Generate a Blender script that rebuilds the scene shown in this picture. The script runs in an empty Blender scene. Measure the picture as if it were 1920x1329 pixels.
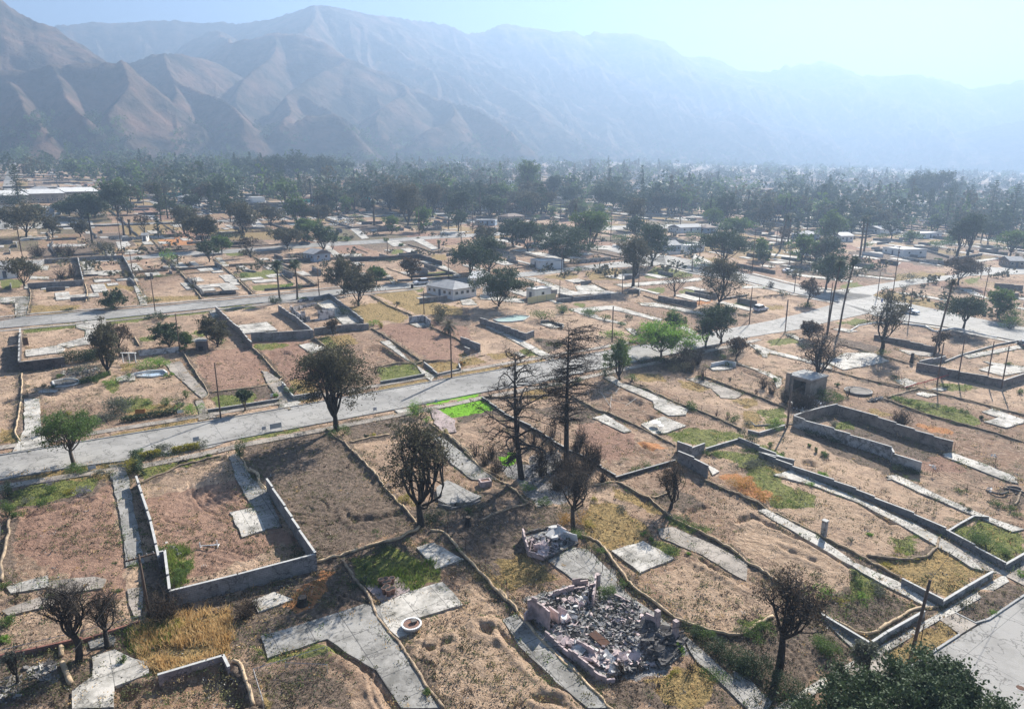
import bpy, math, random
import numpy as np
from mathutils import Vector, geometry
sc = bpy.context.scene
R = math.radians
# ------------------------------------------------------------------ camera, sky, sun, exposure
F = 1280.0; PITCH = R(14.5); CAMH = 42.0
cam = bpy.data.cameras.new('camera'); camo = bpy.data.objects.new('camera', cam); sc.collection.objects.link(camo)
cam.sensor_width = 36; cam.sensor_fit = 'HORIZONTAL'; cam.lens = F / 1920 * 36
cam.clip_start = 0.5; cam.clip_end = 60000
camo.location = (0, 0, CAMH); camo.rotation_euler = (R(90) - PITCH, 0, 0); sc.camera = camo
SUN_AZ, SUN_EL = R(30), R(33)
world = bpy.data.worlds.new('World'); sc.world = world; world.use_nodes = True
wn = world.node_tree; bg = wn.nodes['Background']
sky = wn.nodes.new('ShaderNodeTexSky'); sky.sky_type = 'NISHITA'; sky.sun_disc = False
sky.sun_elevation = SUN_EL; sky.sun_rotation = SUN_AZ; sky.altitude = 400; sky.air_density = 0.65; sky.dust_density = 0.0; sky.ozone_density = 2.2
wn.links.new(sky.outputs[0], bg.inputs[0]); bg.inputs[1].default_value = 0.05
sun = bpy.data.lights.new('sun', 'SUN'); sun.energy = 5.0; sun.angle = R(0.5); sun.color = (1, 0.95, 0.87)
suno = bpy.data.objects.new('sun', sun); sc.collection.objects.link(suno)
sd = Vector((math.sin(SUN_AZ) * math.cos(SUN_EL), math.cos(SUN_AZ) * math.cos(SUN_EL), math.sin(SUN_EL)))
suno.rotation_euler = sd.to_track_quat('Z', 'Y').to_euler()
vs = sc.view_settings; vs.view_transform = 'Standard'; vs.look = 'None'; vs.gamma = 1; vs.exposure = 1.97
HAZE_DENS = 0.00052; HAZE_ANISO = 0.36
sc.cycles.max_bounces = 5; sc.cycles.diffuse_bounces = 2; sc.cycles.glossy_bounces = 2
sc.cycles.transmission_bounces = 3; sc.cycles.transparent_max_bounces = 12; sc.cycles.volume_bounces = 1
sc.cycles.use_denoising = True
# ------------------------------------------------------------------ geometry of the place
CP, SP = math.cos(PITCH), math.sin(PITCH)
def ray(px, py):
    u = (px - 960) / F; v = (py - 664.5) / F
    return np.array([u, CP - v * SP, -SP - v * CP])
_A = [ray(0, 240), ray(1920, 303)]
GA, GB = np.linalg.solve([[d[0], d[1]] for d in _A], [d[2] for d in _A])     # the fan slopes up towards the hills
def gz(x, y): return GA * x + GB * y
def g(px, py):
    d = ray(px, py); t = -CAMH / (d[2] - GA * d[0] - GB * d[1])
    return np.array([d[0] * t, d[1] * t, d[2] * t + CAMH])
def depth_at(p): return p[1] * CP - (p[2] - CAMH) * SP
def hgt(b, topy):
    lo, hi = 0.0, 90.0
    for _ in range(40):
        m = (lo + hi) / 2; z = b[2] + m - CAMH
        v = -(b[1] * SP + z * CP) / (b[1] * CP - z * SP) * F + 664.5
        if v > topy: lo = m
        else: hi = m
    return lo
U = np.array([math.sin(R(55.5)), math.cos(R(55.5))]); W = np.array([U[1], -U[0]])   # along the streets / along the lots
CR = dict(A=(0, 850, 2.774), B=(450, 850, 2.774), C=(900, 850, 2.774), D=(1380, 850, 2.774), E=(0, 560, 3.908), F=(400, 560, 3.908),
          G=(800, 560, 3.84), H=(1200, 560, 3.908), I=(1500, 560, 3.91), J=(0, 230, 3.592), K=(450, 230, 3.592), L=(900, 230, 3.592),
          M=(1380, 230, 3.556), Z=(0, 0, 1))
def P(s):
    """'A 10,20 30,40 B 5,6' -> list of full-frame survey points"""
    out = []; c = CR['Z']
    for t in s.split():
        if t in CR: c = CR[t]
        else:
            x, y = t.split(','); out.append((c[0] + float(x) / c[2], c[1] + float(y) / c[2]))
    return out
def G2(s): return np.array([g(*p)[:2] for p in P(s)])
rng = np.random.default_rng(7)
# ------------------------------------------------------------------ noise
_perm = np.random.default_rng(3).permutation(512)
def _grad(ix, iy):
    h = _perm[(ix + _perm[iy & 511]) & 511]; a = h * (2 * math.pi / 512); return np.cos(a), np.sin(a)
def noise(x, y):
    x = np.asarray(x, float); y = np.asarray(y, float)
    xi = np.floor(x).astype(int); yi = np.floor(y).astype(int); xf = x - xi; yf = y - yi
    u = xf * xf * xf * (xf * (xf * 6 - 15) + 10); v = yf * yf * yf * (yf * (yf * 6 - 15) + 10)
    def d(i, j):
        gx, gy = _grad(xi + i, yi + j); return gx * (xf - i) + gy * (yf - j)
    a = d(0, 0) * (1 - u) + d(1, 0) * u; b = d(0, 1) * (1 - u) + d(1, 1) * u
    return (a * (1 - v) + b * v) * 1.5
def fbm(x, y, o=4, l=2.1, gn=0.5):
    s = 0; a = 1
    for i in range(o): s = s + a * noise(x + 17.3 * i, y - 9.1 * i); a *= gn; x = x * l; y = y * l
    return s
def sstep(a, b, x):
    t = np.clip((x - a) / (b - a), 0, 1); return t * t * (3 - 2 * t)
def sdf(px, py, poly):
    """signed distance, positive inside"""
    d = np.full(px.shape, 1e9); ins = np.zeros(px.shape, bool); n = len(poly)
    for i in range(n):
        x0, y0 = poly[i]; x1, y1 = poly[(i + 1) % n]; ex, ey = x1 - x0, y1 - y0
        t = np.clip(((px - x0) * ex + (py - y0) * ey) / (ex * ex + ey * ey + 1e-12), 0, 1)
        d = np.minimum(d, np.hypot(px - x0 - t * ex, py - y0 - t * ey))
        c = ((y0 > py) != (y1 > py)); 
        with np.errstate(divide='ignore', invalid='ignore'): xi = (x1 - x0) * (py - y0) / (y1 - y0) + x0
        ins ^= c & (px < xi)
    return np.where(ins, d, -d)
# ------------------------------------------------------------------ materials
def mat(name, col, rough=0.9, col2=None, scale=1.0, bump=0.0, bscale=None, metal=0.0, det=6, spec=0.3, lo=0.35, hi=0.65, coord='Object', transl=0.0):
    m = bpy.data.materials.new(name); m.use_nodes = True; nt = m.node_tree; b = nt.nodes['Principled BSDF']
    b.inputs['Roughness'].default_value = rough; b.inputs['Metallic'].default_value = metal; b.inputs['Specular IOR Level'].default_value = spec
    b.inputs['Base Color'].default_value = (*col, 1); src = None
    tc = nt.nodes.new('ShaderNodeTexCoord')
    if col2 is not None:
        n = nt.nodes.new('ShaderNodeTexNoise'); n.inputs['Scale'].default_value = scale; n.inputs['Detail'].default_value = det; n.inputs['Roughness'].default_value = 0.65
        nt.links.new(tc.outputs[coord], n.inputs['Vector'])
        r = nt.nodes.new('ShaderNodeValToRGB'); r.color_ramp.elements[0].position = lo; r.color_ramp.elements[1].position = hi
        r.color_ramp.elements[0].color = (*col, 1); r.color_ramp.elements[1].color = (*col2, 1)
        nt.links.new(n.outputs['Fac'], r.inputs[0]); nt.links.new(r.outputs[0], b.inputs['Base Color']); src = r.outputs[0]
    if bump:
        n2 = nt.nodes.new('ShaderNodeTexNoise'); n2.inputs['Scale'].default_value = bscale or scale * 4; n2.inputs['Detail'].default_value = 5
        nt.links.new(tc.outputs[coord], n2.inputs['Vector']); bp = nt.nodes.new('ShaderNodeBump'); bp.inputs['Strength'].default_value = 1; bp.inputs['Distance'].default_value = bump
        nt.links.new(n2.outputs['Fac'], bp.inputs['Height']); nt.links.new(bp.outputs[0], b.inputs['Normal'])
    if transl:
        out = nt.nodes['Material Output']; tr = nt.nodes.new('ShaderNodeBsdfTranslucent'); mx = nt.nodes.new('ShaderNodeMixShader'); mx.inputs[0].default_value = transl
        if src: nt.links.new(src, tr.inputs[0])
        else: tr.inputs[0].default_value = (*col, 1)
        nt.links.new(b.outputs[0], mx.inputs[1]); nt.links.new(tr.outputs[0], mx.inputs[2]); nt.links.new(mx.outputs[0], out.inputs[0])
    return m
def jointed(name, c1, c2, joint, bw=3.0, bh=3.0, mortar=0.03, offset=0.0, stain=0.6, noise_scale=0.35, mcol=(0.1, 0.095, 0.09)):
    """concrete / block work: brick joints in UV metres, stains in object space"""
    m = bpy.data.materials.new(name); m.use_nodes = True; nt = m.node_tree; b = nt.nodes['Principled BSDF']; L = nt.links.new
    b.inputs['Roughness'].default_value = 0.84; b.inputs['Specular IOR Level'].default_value = 0.25
    uv = nt.nodes.new('ShaderNodeTexCoord')
    br = nt.nodes.new('ShaderNodeTexBrick'); br.offset = offset; br.inputs['Scale'].default_value = 1; br.inputs['Brick Width'].default_value = bw; br.inputs['Row Height'].default_value = bh
    br.inputs['Mortar Size'].default_value = mortar; br.inputs['Mortar Smooth'].default_value = 0.2; br.inputs['Bias'].default_value = 0
    br.inputs['Color1'].default_value = (*c1, 1); br.inputs['Color2'].default_value = (*c2, 1); br.inputs['Mortar'].default_value = (*(joint or mcol), 1)
    L(uv.outputs['UV'], br.inputs['Vector'])
    n = nt.nodes.new('ShaderNodeTexNoise'); n.inputs['Scale'].default_value = noise_scale; n.inputs['Detail'].default_value = 9; n.inputs['Roughness'].default_value = 0.72
    L(uv.outputs['Object'], n.inputs['Vector'])
    r = nt.nodes.new('ShaderNodeValToRGB'); r.color_ramp.elements[0].position = 0.38; r.color_ramp.elements[1].position = 0.56
    r.color_ramp.elements[0].color = (1 - stain, 1 - stain, 1 - stain * 1.02, 1); r.color_ramp.elements[1].color = (1, 1, 1, 1)
    L(n.outputs['Fac'], r.inputs[0])
    mx = nt.nodes.new('ShaderNodeMix'); mx.data_type = 'RGBA'; mx.blend_type = 'MULTIPLY'; mx.inputs[0].default_value = 1
    L(br.outputs['Color'], mx.inputs[6]); L(r.outputs[0], mx.inputs[7])
    vo = nt.nodes.new('ShaderNodeTexVoronoi'); vo.feature = 'DISTANCE_TO_EDGE'; vo.inputs['Scale'].default_value = 0.28
    wv = nt.nodes.new('ShaderNodeMix'); wv.data_type = 'RGBA'; wv.inputs[0].default_value = 0.25
    n3 = nt.nodes.new('ShaderNodeTexNoise'); n3.inputs['Scale'].default_value = 0.9; n3.inputs['Detail'].default_value = 4; L(uv.outputs['Object'], n3.inputs['Vector'])
    sc3 = nt.nodes.new('ShaderNodeVectorMath'); sc3.operation = 'MULTIPLY_ADD'; sc3.inputs[1].default_value = (4, 4, 4); L(n3.outputs['Color'], sc3.inputs[0]); L(uv.outputs['Object'], sc3.inputs[2])
    L(sc3.outputs[0], vo.inputs['Vector'])
    cr = nt.nodes.new('ShaderNodeMapRange'); cr.inputs[1].default_value = 0.006; cr.inputs[2].default_value = 0.032; cr.inputs[3].default_value = 0.5; cr.inputs[4].default_value = 1
    L(vo.outputs['Distance'], cr.inputs[0])
    m2 = nt.nodes.new('ShaderNodeMix'); m2.data_type = 'RGBA'; m2.blend_type = 'MULTIPLY'; m2.inputs[0].default_value = 1
    L(mx.outputs[2], m2.inputs[6]); L(cr.outputs[0], m2.inputs[7]); L(m2.outputs[2], b.inputs['Base Color'])
    n2 = nt.nodes.new('ShaderNodeTexNoise'); n2.inputs['Scale'].default_value = 6; n2.inputs['Detail'].default_value = 6; L(uv.outputs['Object'], n2.inputs['Vector'])
    bp = nt.nodes.new('ShaderNodeBump'); bp.inputs['Distance'].default_value = 0.02; L(n2.outputs['Fac'], bp.inputs['Height']); L(bp.outputs[0], b.inputs['Normal'])
    return m
MT = dict(
 white=jointed('pale concrete', (0.54, 0.50, 0.44), (0.47, 0.435, 0.385), (0.2, 0.19, 0.17), 3, 3, 0.03, 0, 0.6),
 grey=jointed('grey concrete', (0.34, 0.32, 0.29), (0.29, 0.275, 0.25), (0.12, 0.115, 0.11), 3, 3, 0.04, 0, 0.5),
 tan=jointed('tan concrete', (0.36, 0.31, 0.26), (0.31, 0.27, 0.23), (0.16, 0.14, 0.12), 3, 3, 0.03, 0, 0.45),
 pinkc=jointed('pink concrete', (0.42, 0.33, 0.31), (0.38, 0.30, 0.28), (0.2, 0.16, 0.15), 2.4, 2.4, 0.03, 0, 0.4),
 asphalt=jointed('weathered road surface', (0.33, 0.313, 0.287), (0.295, 0.28, 0.258), (0.17, 0.163, 0.155), 9, 5, 0.03, 0, 0.32, 0.12),
 block=jointed('grey block work', (0.30, 0.29, 0.28), (0.24, 0.235, 0.23), (0.15, 0.145, 0.14), 0.4, 0.2, 0.012, 0.5, 0.35, 0.6),
 blockw=jointed('whitewashed block work', (0.52, 0.51, 0.49), (0.46, 0.45, 0.43), (0.3, 0.29, 0.28), 0.4, 0.2, 0.01, 0.5, 0.7, 0.7),
 blockt=jointed('tan block work', (0.30, 0.255, 0.22), (0.25, 0.215, 0.185), (0.15, 0.13, 0.12), 0.4, 0.2, 0.012, 0.5, 0.4, 0.6),
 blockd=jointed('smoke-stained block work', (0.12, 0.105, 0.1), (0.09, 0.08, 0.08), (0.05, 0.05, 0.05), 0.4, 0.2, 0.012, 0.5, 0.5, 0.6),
 brick=jointed('red brick', (0.30, 0.12, 0.085), (0.24, 0.10, 0.075), (0.2, 0.18, 0.16), 0.22, 0.075, 0.01, 0.5, 0.4, 0.8),
 kerb=mat('kerb concrete', (0.27, 0.265, 0.25), 0.9, (0.38, 0.37, 0.35), 0.8, 0.01),
 coping=mat('coping concrete', (0.36, 0.35, 0.33), 0.9, (0.5, 0.49, 0.46), 1.5, 0.01),
 straw=mat('burlap straw roll', (0.56, 0.42, 0.27), 0.95, (0.30, 0.215, 0.135), 1.6, 0.03, 9),
 strawd=mat('weathered straw roll', (0.40, 0.30, 0.20), 0.95, (0.12, 0.09, 0.065), 1.6, 0.03, 9),
 wood=mat('pole wood', (0.09, 0.06, 0.045), 0.9, (0.16, 0.11, 0.08), 3, 0.01),
 bark=mat('burnt bark', (0.018, 0.016, 0.015), 0.95, (0.06, 0.052, 0.045), 2.5, 0.03, 8),
 barkg=mat('brown bark', (0.07, 0.052, 0.04), 0.95, (0.14, 0.11, 0.085), 2.5, 0.03, 8),
 twig=mat('scorched twigs', (0.028, 0.022, 0.018), 0.95, (0.085, 0.062, 0.045), 3, 0),
 lburnt=mat('scorched foliage', (0.05, 0.054, 0.03), 0.85, (0.15, 0.135, 0.078), 0.9, 0, transl=0.2),
 lbrown=mat('brown dead foliage', (0.06, 0.042, 0.028), 0.9, (0.12, 0.085, 0.055), 0.9, 0, transl=0.2),
 lgreen=mat('green foliage', (0.055, 0.10, 0.025), 0.7, (0.13, 0.20, 0.045), 0.9, 0, transl=0.35),
 ldark=mat('dark green foliage', (0.03, 0.052, 0.022), 0.7, (0.075, 0.11, 0.045), 0.9, 0, transl=0.2),
 lbright=mat('bright green foliage', (0.10, 0.20, 0.025), 0.65, (0.20, 0.34, 0.05), 0.9, 0, transl=0.45),
 lyellow=mat('yellowing foliage', (0.22, 0.22, 0.03), 0.8, (0.36, 0.30, 0.06), 1.2, 0, transl=0.4),
 lgrey=mat('grey green foliage', (0.10, 0.11, 0.08), 0.85, (0.18, 0.19, 0.14), 1.2, 0, transl=0.25),
 lav=mat('lavender flowers', (0.28, 0.25, 0.36), 0.85, (0.14, 0.14, 0.12), 2.5, 0, transl=0.3),
 lred=mat('red blossom', (0.35, 0.03, 0.03), 0.8, (0.05, 0.06, 0.03), 2.5, 0, transl=0.3),
 lorange=mat('orange dried foliage', (0.42, 0.22, 0.05), 0.9, (0.30, 0.2, 0.07), 1.5, 0, transl=0.4),
 dry=mat('dry grass', (0.50, 0.32, 0.13), 0.9, (0.68, 0.50, 0.26), 0.5, 0, transl=0.35),
 lawn=mat('watered lawn', (0.10, 0.26, 0.015), 0.8, (0.16, 0.36, 0.03), 0.8, 0, transl=0.3),
 grassg=mat('green grass', (0.10, 0.17, 0.03), 0.85, (0.22, 0.27, 0.06), 0.6, 0, transl=0.35),
 weed=mat('weeds', (0.09, 0.11, 0.04), 0.9, (0.22, 0.19, 0.09), 0.4, 0, transl=0.25),
 stucco=mat('white stucco', (0.74, 0.73, 0.70), 0.9, (0.82, 0.81, 0.78), 0.8, 0.005),
 stuccob=mat('smoke-blackened stucco', (0.58, 0.55, 0.53), 0.9, (0.07, 0.065, 0.06), 0.9, 0.01, lo=0.45, hi=0.6),
 pink=mat('pink stucco', (0.56, 0.44, 0.42), 0.9, (0.27, 0.225, 0.215), 1.2, 0.02, lo=0.4, hi=0.62),
 charred=mat('charred debris', (0.03, 0.028, 0.027), 0.95, (0.15, 0.14, 0.135), 2, 0.03),
 ash=mat('pale ash and plaster', (0.16, 0.155, 0.15), 0.95, (0.55, 0.53, 0.51), 0.8, 0.06, 4, lo=0.42, hi=0.58),
 beige=mat('beige stucco', (0.40, 0.34, 0.27), 0.9, (0.20, 0.17, 0.14), 0.5, 0.01),
 roofg=mat('grey roof', (0.25, 0.25, 0.25), 0.85, (0.36, 0.355, 0.35), 0.8, 0.01),
 roofw=mat('pale roof', (0.58, 0.57, 0.55), 0.8, (0.45, 0.44, 0.43), 0.6, 0),
 roofb=mat('brown roof', (0.14, 0.10, 0.08), 0.85, (0.2, 0.15, 0.12), 0.8, 0.01),
 bluew=mat('pale blue wall', (0.30, 0.38, 0.46), 0.85, (0.36, 0.43, 0.5), 1, 0),
 teal=mat('teal mesh cloth', (0.03, 0.20, 0.17), 0.8, (0.05, 0.28, 0.23), 0.5, 0),
 glass=mat('window glass', (0.03, 0.035, 0.04), 0.15, spec=0.6),
 dark=mat('dark opening', (0.02, 0.02, 0.02), 0.9),
 door=mat('door paint', (0.12, 0.14, 0.17), 0.6),
 steel=mat('galvanised steel', (0.35, 0.36, 0.37), 0.45, metal=0.7),
 rust=mat('rusty steel', (0.13, 0.06, 0.035), 0.9, (0.07, 0.04, 0.03), 3, 0),
 whitep=mat('white paint', (0.75, 0.75, 0.73), 0.6),
 yellowp=mat('pale yellow panels', (0.62, 0.56, 0.30), 0.7, (0.55, 0.50, 0.28), 1, 0),
 carw=mat('white car paint', (0.6, 0.61, 0.63), 0.25, spec=0.6), cars=mat('silver car paint', (0.35, 0.37, 0.4), 0.25, metal=0.4, spec=0.6),
 card=mat('dark car paint', (0.03, 0.035, 0.05), 0.25, spec=0.6), tyre=mat('tyre rubber', (0.02, 0.02, 0.02), 0.8),
 red=mat('red netting', (0.55, 0.10, 0.07), 0.8, (0.4, 0.07, 0.05), 2, 0), terra=mat('terracotta', (0.26, 0.13, 0.085), 0.9, (0.12, 0.09, 0.08), 3, 0),
 blue=mat('blue sign', (0.03, 0.09, 0.4), 0.5), orange=mat('orange board', (0.5, 0.2, 0.05), 0.8), sign=mat('grey sign panel', (0.4, 0.42, 0.45), 0.6),
 pool=mat('faded pool floor', (0.20, 0.31, 0.28), 0.6, (0.30, 0.38, 0.35), 0.6, 0),
 rock=mat('pale rock', (0.42, 0.40, 0.37), 0.9, (0.24, 0.22, 0.2), 2, 0.03), iron=mat('black iron', (0.02, 0.02, 0.02), 0.6, metal=0.5),
)
def mesh_cloth():
    m = bpy.data.materials.new('wire mesh'); m.use_nodes = True; nt = m.node_tree; b = nt.nodes['Principled BSDF']
    b.inputs['Base Color'].default_value = (0.3, 0.3, 0.3, 1); b.inputs['Roughness'].default_value = 0.6; b.inputs['Alpha'].default_value = 0.16
    return m
MT['chain'] = mesh_cloth()
# ------------------------------------------------------------------ object helpers
COL = sc.collection
def link(o): COL.objects.link(o); return o
class MB:
    def __init__(s): s.v = []; s.f = []; s.n = 0; s.uv = []
    def add(s, v, f, uv=None):
        v = np.asarray(v, float).reshape(-1, 3); s.v.append(v)
        for q in f: s.f.append([i + s.n for i in q])
        s.n += len(v)
        if uv is not None: s.uv.extend(uv)
    def box(s, c, size, rz=0.0, rx=0.0, ry=0.0):
        x, y, z = [k / 2 for k in size]
        v = np.array([[-x, -y, -z], [x, -y, -z], [x, y, -z], [-x, y, -z], [-x, -y, z], [x, -y, z], [x, y, z], [-x, y, z]])
        cx, sx = math.cos(rx), math.sin(rx); cy, sy = math.cos(ry), math.sin(ry); cz, sz = math.cos(rz), math.sin(rz)
        v = v @ np.array([[1, 0, 0], [0, cx, sx], [0, -sx, cx]]) @ np.array([[cy, 0, -sy], [0, 1, 0], [sy, 0, cy]]) @ np.array([[cz, sz, 0], [-sz, cz, 0], [0, 0, 1]])
        s.add(v + np.array(c), [(0, 3, 2, 1), (4, 5, 6, 7), (0, 1, 5, 4), (1, 2, 6, 5), (2, 3, 7, 6), (3, 0, 4, 7)])
    def tube(s, pts, rad, n=6, cap=True):
        pts = np.asarray(pts, float); k = len(pts)
        rad = np.broadcast_to(np.asarray(rad, float), (k,))
        d = np.gradient(pts, axis=0); d /= np.linalg.norm(d, axis=1)[:, None] + 1e-9
        ref = np.where(np.abs(d[:, 2:3]) > 0.9, np.array([[1.0, 0, 0]]), np.array([[0, 0, 1.0]]))
        a = np.cross(d, ref); a /= np.linalg.norm(a, axis=1)[:, None] + 1e-9; b = np.cross(d, a)
        t = np.arange(n) * 2 * math.pi / n
        v = (pts[:, None] + rad[:, None, None] * (np.cos(t)[None, :, None] * a[:, None] + np.sin(t)[None, :, None] * b[:, None])).reshape(-1, 3)
        f = [(i * n + j, i * n + (j + 1) % n, (i + 1) * n + (j + 1) % n, (i + 1) * n + j) for i in range(k - 1) for j in range(n)]
        if cap and n > 3: f += [tuple(range(n))[::-1], tuple((k - 1) * n + j for j in range(n))]
        s.add(v, f)
    def quads(s, v4):
        v4 = np.asarray(v4).reshape(-1, 3); m = len(v4) // 4; s.v.append(v4)
        s.f.extend((np.arange(m * 4).reshape(m, 4) + s.n).tolist()); s.n += len(v4)
    def cyl(s, c, r, h, n=12, r2=None):
        s.tube([(c[0], c[1], c[2]), (c[0], c[1], c[2] + h)], [r, r if r2 is None else r2], n)
    def prism(s, poly, z0, z1):
        """vertical prism with plan poly (x,y,groundz) lifted z0..z1"""
        n = len(poly); a = sum(poly[i][0] * poly[(i + 1) % n][1] - poly[(i + 1) % n][0] * poly[i][1] for i in range(n))
        if a < 0: poly = poly[::-1]
        lo = [(p[0], p[1], p[2] + z0) for p in poly]; hi = [(p[0], p[1], p[2] + z1) for p in poly]
        tri = geometry.tessellate_polygon([[Vector((p[0], p[1], 0)) for p in poly]])
        f = []
        for t in tri:
            A, B, C = (poly[i] for i in t)
            if (B[0] - A[0]) * (C[1] - A[1]) - (C[0] - A[0]) * (B[1] - A[1]) < 0: t = t[::-1]
            f.append([i + n for i in t])
        f += [(i, (i + 1) % n, (i + 1) % n + n, i + n) for i in range(n)]
        s.add(lo + hi, f)
    def build(s, name, material, parent=None, smooth=False, uv=False):
        me = bpy.data.meshes.new(name)
        V = np.concatenate(s.v) if s.v else np.zeros((0, 3))
        if parent is not None and parent.get('_o') is not None: V = V - np.array(parent['_o'])
        me.from_pydata(V.tolist(), [], s.f); me.materials.append(material)
        if smooth: me.polygons.foreach_set('use_smooth', [True] * len(me.polygons))
        if uv:
            l = me.uv_layers.new(name='UVMap'); li = np.empty(len(me.loops), int); me.loops.foreach_get('vertex_index', li)
            if s.uv: UVv = np.array(s.uv)[li]
            else: Vw = np.concatenate(s.v)[li]; UVv = np.stack([Vw[:, :2] @ U, Vw[:, :2] @ W], 1)
            l.data.foreach_set('uv', UVv.ravel())
        me.validate(); o = link(bpy.data.objects.new(name, me))
        if parent is not None: o.parent = parent
        return o
ALL = []     # things that get their label from the place names below
def tag(o, label, cat, group=None):
    if label: o['label'] = label
    o['category'] = cat
    if group: o['group'] = group
    return o
def thing(name, loc, label, cat, group=None, rz=0.0):
    o = link(bpy.data.objects.new(name, None)); o.location = loc; o.rotation_euler = (0, 0, rz); o.empty_display_size = 0.3
    if rz == 0: o['_o'] = [float(k) for k in loc]
    return tag(o, label, cat, group)
def struct(o): o['kind'] = 'structure'; return o
def auto(o, phrase, pos): ALL.append((o, phrase, np.array(pos[:2], float)))
def orig(mb_obj, base):
    """put a single-mesh thing's origin at its base"""
    b = Vector([float(k) for k in base]); me = mb_obj.data; me.transform(__import__('mathutils').Matrix.Translation(-b)); mb_obj.location = b; return mb_obj
# ------------------------------------------------------------------ traced plan of the place
ROADS = [
 ('G', 'Z -400,930 -60,863 0,855 190,823 375,791 400,789 523,768 600,754 712,734 809,716 880,704 922,695 1032,677 1138,659 1211,646 1313,626 1405,609 1451,600 1500,588 1574,567 1640,585 1585,597 1560,602 1500,617 1405,632 1353,644 1302,655 1256,665 1175,681 1112,695 1045,708 1008,719 896,737 800,753 733,769 610,792 543,803 433,825 400,838 300,855 230,866 102,880 0,900 -60,910 -400,985'),
 ('G', 'Z -400,642 -60,607 0,602 51,594 153,584 269,578 371,566 480,558 628,542 700,536 778,529 880,520 975,511 1055,503 1150,492 1245,480 1250,497 1150,502 1072,509 983,519 880,530 781,539 700,546 639,553 556,564 450,572 300,588 194,599 56,611 0,616 -60,621 -400,658'),
 ('G', 'Z 1150,458 1245,478 1295,487 1402,514 1501,539 1560,545 1630,553 1730,575 1853,601 1960,621 2400,705 2400,745 1960,652 1868,632 1781,614 1694,602 1640,592 1574,567 1501,553 1402,528 1290,509 1245,495 1140,470'),
 ('G', 'Z 1560,545 1590,541 1633,535 1717,522 1793,515 1830,503 1858,501 1960,505 2400,530 2400,545 1960,514 1920,514 1819,517 1796,522 1700,536 1650,545 1633,556 1580,566'),
 ('G', 'Z 0,489 56,488 231,482 320,474 480,465 597,455 700,450 826,441 895,438 1005,432 1011,437 895,444 826,447 700,457 597,463 480,472 320,481 231,489 56,495 0,497'),
 ('G', 'Z 1005,428 1137,424 1250,421 1360,418 1362,424 1250,428 1137,432 1010,437'),
 ('G', 'Z 2500,790 1950,1102 1849,1164 1798,1195 1700,1256 1640,1300 1590,1345 1500,1460 2000,1700 2900,1200'),
]
for r in ROADS: pass
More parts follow.
